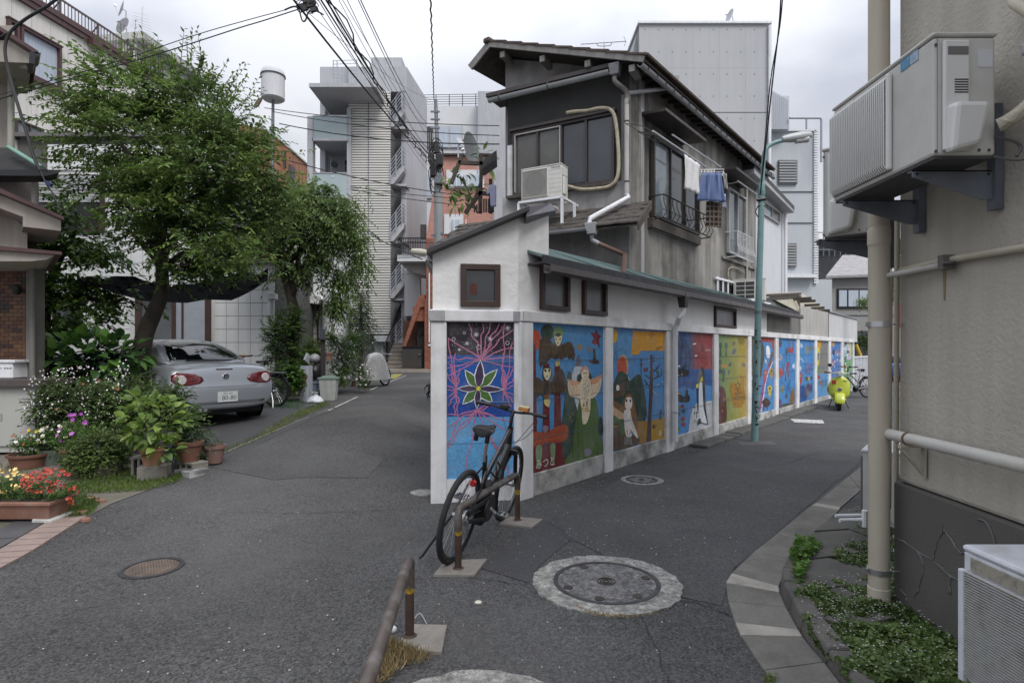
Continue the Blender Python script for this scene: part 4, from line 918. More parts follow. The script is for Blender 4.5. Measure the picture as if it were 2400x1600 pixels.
for du in (-.42,0,.40): m=MB();m.fbox(HF,uc+du-.02,uc+du+.02,.06,.74,acz-.05,acz-.012);m.build('crossbar',pvc_white,stt)
# pent roof with rough slates
slate=M('rough_slate',(.068,.06,.053),.95,.35,14,bump=1,bs=28,island=.25)
zr=3.95
uL,uRt=-.9,LH+.35
zr0=HF.hit(1380,535,.78)[1];zr1=HF.hit(1380,490,.05)[1]
pr_=bpy.data.objects.new('pent_roof',None)
m=MB();m.hexa([HF.p(uL,.74,zr0-.03),HF.p(uRt,.74,zr0-.03),HF.p(uRt,-.02,zr1-.03),HF.p(uL,-.02,zr1-.03)]+[HF.p(uL,.74,zr0),HF.p(uRt,.74,zr0),HF.p(uRt,-.02,zr1),HF.p(uL,-.02,zr1)]);m.build('pent_roof_deck',wood,oh)
rows=5
for r in range(rows):
    n_c=17
    for k in range(n_c):
        a_=uL+(uRt-uL)*(k+(.5 if r % 2 else 0))/n_c;b_=min(a_+(uRt-uL)/n_c-.006,uRt+.02);t0=r/rows;t1=(r+1.25)/rows
        na,nb=.78-.8*t0,.78-.8*min(1,t1);za,zb_=zr0+(zr1-zr0)*t0+.022,zr0+(zr1-zr0)*min(1,t1)+.008
        q=[random.uniform(-.03,.03) for _ in range(3)]
        fr_=[HF.p(a_,na+q[0],za),HF.p((a_+b_)/2,na+q[1],za+random.uniform(0,.01)),HF.p(b_,na+q[2],za),HF.p(b_,nb,zb_),HF.p(a_,nb,zb_)]
        m=MB();m.prism(fr_,(0,0,.024));m.build('slate',slate,oh)
halfpipe(HF.p(uL-.1,.86,zr0-.01),HF.p(HF.hit(1376,535,.86)[0],.86,zr0-.0),.06,pvc_grey,oh,'pent_gutter')
m=MB();m.prism([HF.p(uRt,.78,zr0-.12),HF.p(uRt,-.02,zr1-.12),HF.p(uRt,-.02,zr1+.03),HF.p(uRt,.78,zr0+.03)],(HF.d*.03).to_3d());m.build('verge_board',wood,oh)
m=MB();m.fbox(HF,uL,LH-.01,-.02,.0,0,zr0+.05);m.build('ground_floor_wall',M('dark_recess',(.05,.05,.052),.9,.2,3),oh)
m=MB();m.bar(HF.P(1343,560,.03),HF.P(1345,595,.03),.02,.02);m.bar(HF.P(1336,572,.05),HF.P(1344,572,.05),.05,.06);m.build('outdoor_socket',pvc_grey,oh)
# side wall windows, canopies
glS=GLASS('glass_sky_reflection',(.17,.2,.21),.06)  # bluish sky reflection put into the pane's base colour
def canopy(x0,x1,y0,n_=.5):
    a_=HR.hit(x0,y0,n_)[0];b_=HR.hit(x1,y0+80,n_)[0];z=HR.hit(x0,y0,n_)[1]
    m=MB();m.hexa([HR.p(a_,0,z+.02),HR.p(b_,0,z+.02),HR.p(b_,n_,z-.03),HR.p(a_,n_,z-.03)]+[HR.p(a_,0,z+.08),HR.p(b_,0,z+.08),HR.p(b_,n_,z+.03),HR.p(a_,n_,z+.03)])
    m.build('canopy',dbrown,oh,bev=.01)
canopy(1561,1656,256);canopy(1727,1782,394,.5)
uw0,zw1=HR.hit(1526,318,.05);uw1=HR.hit(1634,440,.05)[0];zw0=HR.hit(1526,508,.05)[1]
m=MB();m.fbox(HR,uw0-.05,uw1+.05,0,.11,zw0-.2,zw0-.02);m.build('window_box',wood,oh)
window_u(oh,HR,uw0,uw1,zw0,zw1,.06,dbrown,[glS,GLASS('glass_olive',(.05,.052,.045),.15),glass_dk],.05,2,.06)
v0,v1=HR.hit(1706,530,.05)[0],HR.hit(1747,500,.05)[0];vz0=HR.hit(1706,592,.05)[1];vz1=HR.hit(1706,438,.05)[1]
window_u(oh,HR,v0,v1,vz0,vz1,.03,pvc_grey,[GLASS('glass_sky_reflection2',(.12,.14,.14),.1),glL],.05,1,.06)
def basket(ua,ub,n_,z0,z1,mat,parent,nb,name,curved=True):
    m=MB()
    for z in (z0,z1) + ((z0+(z1-z0)*.7,) if not curved else ()): m.tube([HR.p(ua,0,z),HR.p(ua,n_,z),HR.p(ub,n_,z),HR.p(ub,0,z)],.014,6)
    f=m.build('railing',mat,parent)
    for k in range(nb+1):
        u=ua+(ub-ua)*k/nb;m=MB()
        m.tube([HR.p(u,n_,z1),HR.p(u,n_,z0+.3),HR.p(u,n_+.06,z0+.12),HR.p(u,n_-.02,z0)] if curved else [HR.p(u,n_,z1),HR.p(u,n_,z0)],.0085,6);m.build('baluster',mat,f)
basket(uw0,uw1+.1,.3,zw0-.05,HR.hit(1526,440,.3)[1]-.0,M('rail_dark',(.03,.025,.02),.6,.2,6),oh,12,'rail')
bz1=HR.hit(1708,531,.28)[1];bz0=HR.hit(1708,592,.28)[1]
basket(v0-.02,HR.hit(1765,560,.28)[0],.28,bz0,bz1,M('rail_white',(.6,.6,.62),.5,.1,6),oh,11,'rail')
# laundry poles
alp=M('pole_metal',(.5,.5,.52),.35,.1,5,metal=.6)
la,lb=HR.P(1530,308,.62),HR.P(1654,391,.62);lc_,ld=HR.P(1576,318,.45),HR.P(1689,390,.5)
la.z=lb.z=(la.z+lb.z)/2;lc_.z=ld.z=(lc_.z+ld.z)/2
for a_,b_,lab in ((la,lb,'outer aluminium laundry pole with the white towel'),(lc_,ld,'inner aluminium laundry pole nearest the wall')):
    m=MB();m.tube([a_,b_],.016,8);tag(m.build('laundry_pole',alp,smooth=True),lab,'laundry pole','laundry poles')
m=MB()
for q in (la.lerp(lb,.1),la.lerp(lb,.3)):
    w0=q+(HR.n*-.62).to_3d()+Vector((0,0,.35));mid=q.lerp(w0,.5)
    for s_ in (-.06,.06): m.tube([q,mid+Vector((0,0,s_)),w0],.007,5)
m.build('pole_bracket',M('rust_dark',(.05,.04,.035),.7,.3,8),oh)
m=MB();q0,q1_=HR.P(1729,422,.45),HR.P(1774,458,.45);q1_.z=q0.z=(q0.z+q1_.z)/2;m.tube([q0,q1_],.016,8);m.tube([q0+(HR.d*.1).to_3d(),q0+(HR.d*.1).to_3d()-(HR.n*.45).to_3d()],.012,6)
tag(m.build('laundry_pole',alp,smooth=True),'short empty laundry pole under the far canopy','laundry pole','laundry poles')
def cloth(pts,fr_n,mat,lab,cat,name,wav=.02,nu=14,nv=10,two=True):
    # pts: four corners (tl,tr,br,bl)
    tl,tr,br,bl=[Vector(q) for q in pts];m=MB();vs=[]
    for j in range(nv+1):
        for i in range(nu+1):
            s_,t_=i/nu,j/nv;q=tl.lerp(tr,s_).lerp(bl.lerp(br,s_),t_)
            vs.append(q+fr_n*(wav*math.sin(s_*17+t_*2.3)*(.4+t_)+wav*.5*math.sin(s_*31+2)))
    m.add(vs,[(j*(nu+1)+i,j*(nu+1)+i+1,(j+1)*(nu+1)+i+1,(j+1)*(nu+1)+i) for j in range(nv) for i in range(nu)])
    o=m.build(name,mat,smooth=True,fixn=False);md=o.modifiers.new('s','SOLIDIFY');md.thickness=.006;return tag(o,lab,cat)
n3=HR.n.to_3d()
cloth([HR.P(1603,361,.64),HR.P(1640,386,.64),HR.P(1637,455,.64),HR.P(1602,441,.64)],n3,M('towel',(.6,.6,.6),.9,.1,20,bump=.3),'white towel hanging over the outer laundry pole','towel','towel')
fl=HF.n.to_3d()
# hanger ring with clothes
hz=HR.P(1664,402,.58);hg=thing('peg_hanger','white plastic peg hanger holding the blue skirt','hanger',hz)
m=MB();X=Vector((.93,-.05,0));Y=Vector((.1,.5,0))
c=HR.P(1664,403,.58);qs=[c-X*.27-Y*.3,c+X*.27-Y*.3,c+X*.27+Y*.3,c-X*.27+Y*.3]
m.tube(qs,.008,6,closed=True);m.tube([c-X*.27,c+X*.27],.006,6);m.tube([c,c+Vector((0,0,.09))],.005,6);m.build('frame',pvc_white,hg)
m=MB()
for k in range(9): q=qs[0].lerp(qs[1],k/8) if k < 6 else qs[1].lerp(qs[2],(k-5)/4);m.box(q.x-.008,q.x+.008,q.y-.006,q.y+.006,q.z-.06,q.z)
m.build('pegs',pvc_white,hg)
skirt=M('blue_cotton',(.14,.19,.36),.9,.08,8)
def at(x,y,Z): return P(x,y,Z)
Zs=c.y-.15
cloth([P(1644,406,Zs),P(1690,405,Zs),P(1700,474,Zs),P(1631,470,Zs)],Vector((0,-1,0)),skirt,'blue skirt pegged on the laundry hanger','skirt','skirt',.03)
plaid=M('plaid_base',(.055,.042,.036),.9,.15,10)
pl_=cloth([P(1655,472,Zs+.12),P(1693,474,Zs+.12),P(1690,534,Zs+.12),P(1653,530,Zs+.12)],Vector((0,-1,0)),plaid,'brown plaid cloth hanging below the blue skirt','cloth','plaid_cloth',.008)
m=MB()
for y in (482,494,506,518,528): m.prism([P(1655,y,Zs+.085),P(1692,y+1,Zs+.085),P(1692,y+4,Zs+.085),P(1655,y+3,Zs+.085)],(0,.002,0))
for x in (1663,1672,1683): m.prism([P(x,474,Zs+.088),P(x+3,474,Zs+.088),P(x+2,532,Zs+.088),P(x-1,532,Zs+.088)],(0,.002,0))
m.build('plaid_stripe',M('plaid_line',(.13,.10,.08),.9,.2,10),pl_)
cloth([P(1676,458,Zs+.25),P(1701,455,Zs+.25),P(1702,488,Zs+.25),P(1680,484,Zs+.25)],Vector((0,-1,0)),M('pale_cloth',(.42,.45,.55),.9,.1,10),'pale blue cloth hanging behind the blue skirt','cloth','pale_cloth',.02)
cloth([P(1692,402,Zs+.5),P(1703,408,Zs+.5),P(1706,445,Zs+.5),P(1697,442,Zs+.5)],Vector((0,-1,0)),M('frilly',(.45,.45,.42),.9,.3,40),'pale socks on the far corner of the peg hanger','socks','socks',.02)
# sundries low on the side wall
m=MB()
for x,y0,y1 in ((1682,648,692),(1694,652,697),(1706,656,702),(1727,662,710)):
    a_=HR.P(x,y0,.05);b_=HR.P(x,y1,.05);b_=Vector((a_.x,a_.y,b_.z));m.bar(a_,b_,.035,.035)
m.bar(HR.P(1677,651,.06),HR.P(1735,666,.06),.04,.05);m.build('window_bars',pvc_white,oh)
m=MB();m.fbox(HR,HR.hit(1683,670)[0],HR.hit(1735,670)[0],-.0,.02,HR.hit(1690,700)[1],HR.hit(1690,655)[1]);m.build('low_window',glass_dk,oh)
m=MB();m.tube(curve([HR.P(1745,640,.04),HR.P(1725,628,.04),HR.P(1708,630,.04),HR.P(1708,655,.05),HR.P(1715,668,.05)],5),.015,6);m.build('cable',insul,oh)
m=MB();m.tube([HR.P(1750,420,.04),Vector((*HR.P(1750,420,.04).xy,3.0))],.035,8);m.build('thin_downpipe',M('pipe_beige',(.36,.34,.29),.5,.1,4),oh,smooth=True)
for x0,x1,y in ((1523,1632,534),(1690,1768,602)):
    a_=HR.P(x0,y,0);m=MB();m.fbox(HR,HR.hit(x0,y)[0],HR.hit(x1,y)[0],0,.05,a_.z-.03,a_.z+.03);m.build('ledge',st_side,oh)
# small AC on the lean-to roof
t,bd,_=ac_unit('small white air conditioner low on the stained wall beside the lamp post',.72,.28,.52)
m=MB();m.box(-.30,.12,-.1435,-.141,.05,.47);m.build('grille_back',dk,t)
for k in range(5): m=MB();m.box(-.31,.13,-.155,-.146,.045+k*.105,.06+k*.105);m.build('grille_bar',bd,t)
for k in range(3): m=MB();m.box(-.31+k*.215,-.295+k*.215,-.1555,-.1445,.045,.48);m.build('grille_bar',bd,t)
cpos=HR.P(1757,706,.4);t.location=cpos;t.rotation_euler=(0,0,math.atan2(HF.d.y,HF.d.x))
m=MB();m.fbox(HR,HR.hit(1730,710,.4)[0],HR.hit(1778,700,.4)[0],.1,.7,cpos.z-.06,cpos.z-.01);m.build('ac_platform',pvc_white,oh)
# ---------------------------------------------------------------- white clad annex behind
an=thing('white_annex','narrow white corrugated house behind the lamp post with a dark sloping verge','house',HR.p(uEnd,-.3,0))
wcl=M('white_cladding',(.60,.615,.64),.6,.03,2,streak=.06)
x0,x1=1772,1846;a_,b_=HR.hit(x0,500,-.02)[0],HR.hit(x1,500,-.02)[0]
corr(HR,a_,b_,-.02,2.6,HR.hit(x0,395,-.02)[1],2.6,HR.hit(x1,475,-.02)[1],wcl,'cladding',an,.11,.01)
m=MB();q=[HR.P(1768,395,.3),HR.P(1862,494,.3)];m.prism([q[0],q[1],q[1]+Vector((0,0,.14)),q[0]+Vector((0,0,.14))],(HR.n*-.6).to_3d());m.build('verge',dbrown,an)
m=MB();m.prism([q[0]-Vector((0,0,.12)),q[1]-Vector((0,0,.06)),q[1],q[0]],(HR.n*-.3).to_3d());m.build('soffit',pvc_grey,an)
window(an,HR,1789,1826,472,503,0,al,[glS,glL],.04,1,.04)
m=MB();c=HR.P(1841,500,.1);m.tube([c,Vector((c.x,c.y,2.3))],.05,10);m.build('downpipe',pvc_white,an,smooth=True)
m=MB();m.fbox(HR,a_,b_,-2.5,-.06,0,HR.hit(x0,395,-.02)[1]-.4);m.build('body',wcl,an)
# TV antenna on the roof
an=thing('tv_antenna','thin fishbone TV antenna standing on the brown tiled roof','antenna',P(1416,140,13.2))
m=MB();m.tube([P(1416,150,13.2),P(1416,98,13.2)],.015,6);m.build('mast',steel,an)
m=MB();m.tube([P(1361,104,13.2),P(1467,97,13.2)],.012,5)
for k in range(17):
    c=P(1361,104,13.2).lerp(P(1467,97,13.2),k/16);m.tube([c-Vector((0,.06,.055)),c+Vector((0,.06,.055))],.005,4)
m.tube([P(1467,97,13.2),P(1462,86,13.2)],.008,4);m.tube([P(1467,97,13.2),P(1463,109,13.2)],.008,4);m.tube(curve([P(1400,101,13.2),P(1402,108,13.2),P(1430,107,13.2),P(1433,99,13.2)],3),.01,4);m.build('boom',steel,an)

# ================================================================ left side buildings
def ipoly(pts,Z,th,mat,name,parent,sk=0.,**k):     # outline on a plane square to the street, with real thickness going back
    m=MB();m.prism([P(x,y,Z) for x,y in pts],(sk*th,th,0));return m.build(name,mat,parent,**k)
def irect(x0,x1,y0,y1,Z,th,mat,name,parent,**k): return ipoly([(x0,y1),(x1,y1),(x1,y0),(x0,y0)],Z,th,mat,name,parent,**k)
lh=thing('left_house','beige house at the left edge with a brick-tiled entrance wall and maroon eaves','house',P(0,821,8.0))
bst=M('beige_stucco',(.34,.31,.27),.9,.08,2,bump=.6,bs=50,streak=.1);bsd=M('grey_stucco',(.20,.19,.17),.9,.08,2,bump=.5,bs=50)
maroon=M('maroon_metal',(.075,.035,.035),.45,.15,4)
irect(-700,33,60,360,9.0,2.5,bst,'upper_wall',lh,sk=-.9)
m=MB();m.tube([P(26,150,8.8),P(26,345,8.8)],.045,10);m.build('downpipe',M('pipe_lh',(.36,.35,.31),.5,.08,3),lh,smooth=True)
ipoly([(-500,95),(16,95),(16,82),(74,121),(74,148),(20,146),(-500,120)],8.3,1.0,bst,'eave_box',lh,sk=-.9)
ipoly([(-500,30),(0,62),(90,120),(88,128),(0,72),(-500,40)],8.2,1.2,maroon,'eave_edge',lh,sk=-.9)
ipoly([(70,120),(96,124),(92,132),(84,134),(80,150),(68,148)],8.2,.3,black,'gutter_end',lh,sk=-.9)
m=MB();m.tube([P(30,148,8.5),P(70,157,8.4)],.05,10);m.build('overflow_pipe',M('pipe_lh',(.36,.35,.31)),lh,smooth=True)
dsl=M('dark_slate',(.055,.055,.055),.8,.2,6)
for k in range(7):       # overlapping slate courses
    y0=346+k*7.5;x1=22+k*13.5
    ipoly([(-500,y0),(x1,y0),(x1+14,y0+9),(-500,y0+9)],8.05-.03*k,.12,dsl,'slate_course',lh,sk=-.9)
ipoly([(-500,396),(138,398),(138,405),(110,412),(-500,410)],7.8,.3,black,'eave_gutter',lh,sk=-.9)
m=MB();m.tube([P(20,345,7.9),P(97,392,7.75)],.03,10);m.build('green_gutter',M('green_gutter',(.16,.30,.24),.4,.1,4),lh,smooth=True)
irect(-700,88,400,590,8.3,2.5,bsd,'mid_wall',lh,sk=-.9)
m=MB();m.tube([P(82,428,8.15),P(82,490,8.15)],.045,10);m.build('downpipe',M('pipe_lh',()),lh,smooth=True)
ipoly([(-500,412),(0,451),(143,514),(143,541),(54,531),(54,508),(0,488),(-500,470)],7.4,.9,bst,'gable_panel',lh,sk=-.9)
ipoly([(-500,402),(0,441),(150,508),(150,515),(0,452),(-500,414)],7.3,1.0,maroon,'gable_edge',lh,sk=-.9)
ipoly([(-500,478),(0,490),(64,535),(64,582),(-500,582)],7.75,.5,bst,'porch_wall',lh,sk=-.9)
ipoly([(-500,566),(0,576),(145,590),(145,597),(0,586),(-500,580)],7.1,1.4,maroon,'porch_edge',lh,sk=-.9)
ipoly([(-500,581),(0,587),(128,598),(110,608),(72,612),(-500,612)],7.15,1.2,bst,'porch_soffit',lh,sk=-.9)
irect(-700,62,610,1060,8.06,.5,M('mortar',(.16,.125,.095),.9,.1,8),'mortar_bed',lh,sk=-.9)
bm_=[M('tile_brown_'+str(i),c,.45,.12,9,bump=.1) for i,c in enumerate([(.15,.066,.03),(.10,.042,.025),(.048,.024,.019),(.17,.085,.035)])]
bw,bh=.118,.055;xR=P(62,0,8.05).x;zT=P(0,613,8.05).z;pro={}
for r in range(34):
    for k in range(7):
        z=zT-(r+1)*bh;x=xR-(k+1)*bw+(bw/2 if r % 2 else 0)
        w1=bw if x+bw <= xR+.001 else bw/2
        if z < .55: continue
        mi=random.choice([0,0,1,1,2,3]);key=(mi,w1)
        if key not in pro: m=MB();m.box(0,w1-.006,0,.02,0,bh-.006);me_=m;o=m.build('brick',bm_[mi],None,fixn=True);pro[key]=o.data;me=o.data;lo_=o.location.copy();bpy.data.objects.remove(o);[setattr(v,'co',v.co+lo_) for v in me.vertices]
        o=bpy.data.objects.new('brick',pro[key]);C.objects.link(o);o.parent=lh;o.location=Vector((x,8.04,z))-lh.location
pst=M('grey_post',(.17,.165,.15),.6,.1,4)
m=MB();a=P(63,600,7.95);b=P(85,600,7.95);m.box(a.x,b.x,7.93,8.1,.2,a.z);m.build('porch_post',pst,lh,bev=.006)
m=MB();m.tube([P(76,604,7.85),Vector((P(76,604,7.85).x,7.85,.3))],.035,10);m.build('downpipe',pst,lh,smooth=True)
m=MB();m.lathe([(.03,0),(.06,.05),(.05,.12),(.02,.14)],P(40,690,7.95),10);m.build('wall_lamp',black,lh,smooth=True)
# storage cabinet
ca=thing('storage_cabinet','grey steel sliding-door cabinet with brown top at the left edge','cabinet',P(0,1062,7.6))
cg=M('cabinet_grey',(.40,.40,.375),.5,.05,2,bump=.1);a,b=P(-160,1060,7.6),P(92,905,7.6)
m=MB();m.box(a.x,b.x,7.6,8.0,a.z,b.z-.0);m.build('body',cg,ca,bev=.006)
m=MB();t0,t1=P(-165,903,7.5),P(98,889,7.5);m.box(t0.x,t1.x,7.5,8.05,b.z+.002,t1.z);m.build('top',M('cab_top',(.085,.07,.065),.5,.15,4),ca,bev=.006)
m=MB();c0,c1=P(-60,1045,7.58),P(83,912,7.58);m.box(c0.x,c1.x,7.575,7.598,c0.z,c1.z);dr=m.build('door',cg,ca,bev=.003)
m=MB();h0,h1=P(75,980,7.57),P(80,961,7.57);m.box(h0.x,h1.x,7.568,7.574,h0.z,h1.z);m.build('handle',M('beige_handle',(.25,.22,.16),.5,.1,4),dr)
m=MB();h0,h1=P(1,986,7.57),P(5,969,7.57);m.box(h0.x,h1.x,7.568,7.574,h0.z,h1.z);m.build('handle',steel,dr)
bx=thing('white_box','white plastic box standing on the cabinet top','box',P(0,885,7.75))
m=MB();a,b=P(-50,886,7.7),P(30,850,7.7);m.box(a.x,b.x,7.7,7.95,a.z,b.z);m.build('body',pvc_white,bx,bev=.01)
m=MB();a2,b2=P(-50,850,7.68),P(34,843,7.68);m.box(a2.x,b2.x,7.68,7.97,b.z+.001,b2.z);m.build('lid',pvc_white,bx,bev=.006)
m=MB();[m.box(P(x,0,7.69).x,P(x+w,0,7.69).x,7.696,7.699,P(0,864,7.69).z,P(0,861,7.69).z) for x,w in ((0,2),(8,4),(14,5),(21,5))];m.build('faded_marks',M('grey_mark',(.2,.2,.2),.7),bx)
# ---------------------------------------------------------------- white tiled house
th=thing('tiled_house','white tiled building behind the parked car with brown framed windows','house',P(320,821,15.5))
tile_m=M('white_tile',(.64,.65,.65),.45,.05,2,streak=.06,dirt=(.40,.40,.36),da=.3,ds=.8);joint_m=M('tile_joint',(.10,.10,.095),.9,.1,4)
irect(-60,500,316,960,15.56,3.0,joint_m,'wall_core',th);irect(500,643,614,960,15.56,3.0,joint_m,'wall_core',th)
irect(-60,502,310,319,15.4,.3,M('band',(.13,.125,.125),.6,.1,4),'cornice',th);irect(500,645,609,616,15.4,.3,M('band',()),'cornice',th)
TW,THh=.322,.356;x_r=P(643,0,15.5).x;z_t=P(0,554.3,15.5).z
holes=[(88,241,409,541),(122,182,692,795),(316,492,688,940)]
m=MB();m.box(0,TW-.012,0,.05,0,THh-.012);o=m.build('tile',tile_m);tdata=o.data;lo_=o.location.copy();bpy.data.objects.remove(o)
for v in tdata.vertices: v.co += lo_
cnt=0
for r in range(-8,13):
    for k in range(22):
        x=x_r-(k+1)*TW;z=z_t-(r+1)*THh
        px0=1200+x/15.5*F;px1=px0+TW/15.5*F;py1=YH-(z-H)/15.5*F;py0=py1-THh/15.5*F
        if px0 < 100 or py0 < 318 or z < .4: continue
        if px0 > 498 and py0 < 612: continue
        if any(px0 < h[1]-1 and px1 > h[0]+1 and py0 < h[3]-1 and py1 > h[2]+1 for h in holes): continue
        o=bpy.data.objects.new('tile',tdata);C.objects.link(o);o.parent=th;o.location=Vector((x,15.5,z))-th.location;cnt += 1
print('tiles',cnt)
for h in holes: irect(h[0]-14,h[1]+14,h[2]-14,h[3]+14,15.53,.03,tile_m,'wall_infill',th)
# shuttered upper window
w=irect(88,241,409,541,15.44,.1,brown,'window',th)
for k in range(9): irect(90,232,412+k*7,417.5+k*7,15.40-.004*(k % 2),.035,pvc_grey,'shutter_slat',w)
irect(94,230,478,536,15.42,.02,glass_dk,'pane',w)
w=irect(122,182,692,795,15.44,.1,brown,'window',th);irect(127,177,697,790,15.42,.02,glass_dk,'pane',w)
w=irect(316,492,688,930,15.46,.1,brown,'window',th)
bl=M('blind',(.30,.33,.37),.6,.06,6)
irect(330,402,694,925,15.42,.03,GLASS('glass_greenish',(.07,.08,.08),.15),'pane',w);irect(411,425,694,925,15.42,.03,bl,'pane',w);irect(429,480,694,925,15.42,.03,bl,'pane',w)
for a,b in ((402,411),(425,429),(480,492),(316,330)): irect(a,b,688,930,15.39,.06,brown,'frame',w)
m=MB();m.tube([P(636,686,15.35),P(636,930,15.35)],.075,14);m.build('downpipe',tile_m,th,smooth=True)
m=MB();a=P(627,690,15.3);m.box(a.x,a.x+.22,15.2,15.45,a.z-.12,a.z+.02);m.build('rain_box',tile_m,th)
# second tiled block further up the street
t2=thing('tiled_block','second pale tiled block half hidden behind the weeping tree','house',P(720,900,19))
X0,X1=P(640,0,19).x,P(800,0,19).x;m=MB();m.box(X0,X1,19,20.2,0,P(0,548,19).z);m.build('wall',tile_m,t2)
m=MB()
for k in range(11): z=.9+k*.42;m.box(X0,X1,18.985,18.999,z,z+.012)
for k in range(8): x=X0+k*.33;m.box(x,x+.012,18.984,18.998,.5,5.2)
m.build('tile_joints',joint_m,t2)
irect(743,768,716,900,18.9,.15,brown,'door_frame',t2)
for k in range(14): irect(747,764,722+k*5,726+k*5,18.86,.03,pvc_grey,'shutter_slat',t2)
m=MB();m.lathe([(.32,0),(.32,2.8)],(P(780,0,18.6).x,18.6,.45),20);m.build('column',tile_m,t2,smooth=True)
irect(762,800,688,706,18.0,1.0,tile_m,'canopy',t2)
ipoly([(682,688),(735,686),(752,700),(745,712),(690,706)],18.3,.7,tile_m,'awning',t2)
irect(697,722,706,800,18.95,.1,glass_dk,'window',t2);irect(712,736,704,720,18.9,.12,pvc_grey,'shutter_box',t2)
# ---------------------------------------------------------------- cream apartment block above
ub=thing('cream_block','cream clad apartment block with maroon roof rail at upper left','building',(UF.o.x,UF.o.y,5))
cream_w=M('cream_cladding',(.66,.645,.60),.8,.04,1.5,streak=.10)
uA,uZ=-1.2,UF.hit(450,200)[0];zF=11.08
m=MB();m.fbox(UF,uA,uZ,-6,0,0,zF);m.build('wall',cream_w,ub)
for k in range(16): m=MB();u=uA+.55*k;m.fbox(UF,u,u+.01,0,.003,7.4,zF);m.build('panel_joint',M('joint_cream',(.42,.41,.375),.8),ub)
m=MB();m.fbox(UF,uA,uZ+.1,-.3,.06,zF,zF+.36);m.build('fascia',maroon,ub)
m=MB();m.fbox(UF,uA,uZ+.1,.06,.09,zF+.0,zF+.03);m.fbox(UF,uA,uZ+.1,.06,.09,zF+.17,zF+.19);m.build('fascia_trim',maroon,ub)
zr_=zF+.86;m=MB()
m.fbox(UF,uA,uZ,-.14,-.09,zr_-.03,zr_+.02);m.fbox(UF,uA,uZ,-.13,-.10,zF+.42,zF+.45)
rl=m.build('roof_railing',M('rail_maroon',(.10,.075,.075),.5,.1,5),ub);m=MB()
u=uA
while u < uZ: m.fbox(UF,u,u+.018,-.13,-.112,zF+.36,zr_);u += .115
m.build('railing_bars',M('rail_maroon',()),rl,kind='stuff');m=MB();u=uA
while u < uZ: m=MB();m.fbox(UF,u,u+.05,-.16,-.1,zF+.36,zr_);m.bar(UF.p(u,-.13,zr_-.1),UF.p(u,-.6,zF+.3),.03,.03);m.build('railing_post',M('rail_maroon',()),rl);u += 1.3
curt=M('curtain_pale',(.42,.47,.54),.7,.12,3,stretch=(9,9,.4))
u0,u1=UF.hit(14,120)[0],UF.hit(139,160)[0]
z1_,z0_=10.42,9.17
um_=UF.hit(42,130)[0];window_u(ub,UF,u0,um_-.02,z0_,z1_,.0,maroon,GLASS('glass_grey',(.2,.22,.23),.1),.07,0,.1);window_u(ub,UF,um_+.02,u1,z0_,z1_,.0,maroon,curt,.07,0,.1)
m=MB();m.fbox(UF,u0-.05,u1+.05,0,.16,z0_-.1,z0_);m.build('window_sill',maroon,ub);m=MB();m.fbox(UF,u0-.02,u1+.02,0,.12,z1_,z1_+.04);m.build('window_head',maroon,ub)
window_u(ub,UF,UF.hit(34,300)[0],UF.hit(100,300)[0],7.3,7.85,.0,dbrown,[GLASS('glass_grey',())],.05,1,.06)
m=MB();m.fbox(UF,UF.hit(202,100)[0],UF.hit(225,100)[0],.06,.25,zF-.1,zF+.1);m.build('roof_outlet',maroon,ub)
PH=Fr(P(322,100,21.5).xy,(.15,1));phm=M('penthouse_concrete',(.42,.42,.41),.9,.12,.9,streak=.25)
ph=thing('roof_stair_block','small grey concrete stair block on the cream building roof','building',PH.p(0,0,10))
zt_=P(0,80,21.5).z;m=MB();m.fbox(PH,0,3.2,-2.2,0,11,zt_-.25);m.build('wall',phm,ph);m=MB();m.fbox(PH,-.15,3.6,-2.35,.35,zt_-.25,zt_);m.build('roof_slab',phm,ph)
m=MB();m.fbox(PH,.6,2.6,.0,.02,11.4,zt_-.5);m.build('window',M('pale_panel',(.36,.38,.42),.6),ph)
def dish(c,r,ax,lab,parent_lab=None):
    t=thing('satellite_dish',lab,'satellite dish',c);m=MB();ax=Vector(ax).normalized()
    prof=[(r*k/6,.18*r*(k/6)**2) for k in range(7)]+[(r*k/6,.18*r*(k/6)**2-.01) for k in range(6,0,-1)]
    x=ax.cross(Vector((0,0,1))).normalized();y=ax.cross(x);vs=[];n=20;cv=Vector(c)
    for q,h in prof: vs += [cv+ax*h+(x*math.cos(2*math.pi*k/n)+y*math.sin(2*math.pi*k/n))*q for k in range(n)]
    m.add(vs,[(i*n+k,i*n+(k+1) % n,(i+1)*n+(k+1) % n,(i+1)*n+k) for i in range(len(prof)-1) for k in range(n)]);m.build('reflector',M('dish_grey',(.42,.43,.44),.5,.1,3),t,smooth=True,fixn=False)
    tip=cv+ax*r*.9-y*0;m=MB();m.tube([cv-Vector((0,0,r*.9))+ax*.1,tip],.012,5);m.lathe([(.03,0),(.04,.08)],tip,8,-ax);m.build('feed_arm',steel,t)
    m=MB();m.tube([cv,cv-ax*.12,cv-ax*.12-Vector((0,0,r*1.8))],.022,6);m.build('mast',steel,t);return t
dish(P(287,22,22),.31,(-.75,-.6,.25),'upper round grey satellite dish on the roof of the stair block')
dish(P(290,62,22),.33,(-.8,-.3,.6),'lower pale tilted satellite dish on the roof of the stair block')
an=thing('tv_antenna','bare multi-bar TV aerial beside the satellite dishes','antenna',P(331,85,22))
m=MB();m.tube([P(331,86,22),P(334,16,22)],.018,6);m.build('mast',steel,an);m=MB()
for k,y in enumerate((32,40,46,52,58,64,70)): m.tube([P(314-k*1.5,y-2-k,22),P(345+k*3,y+4+k*2,22)],.007,4)
m.build('elements',steel,an)
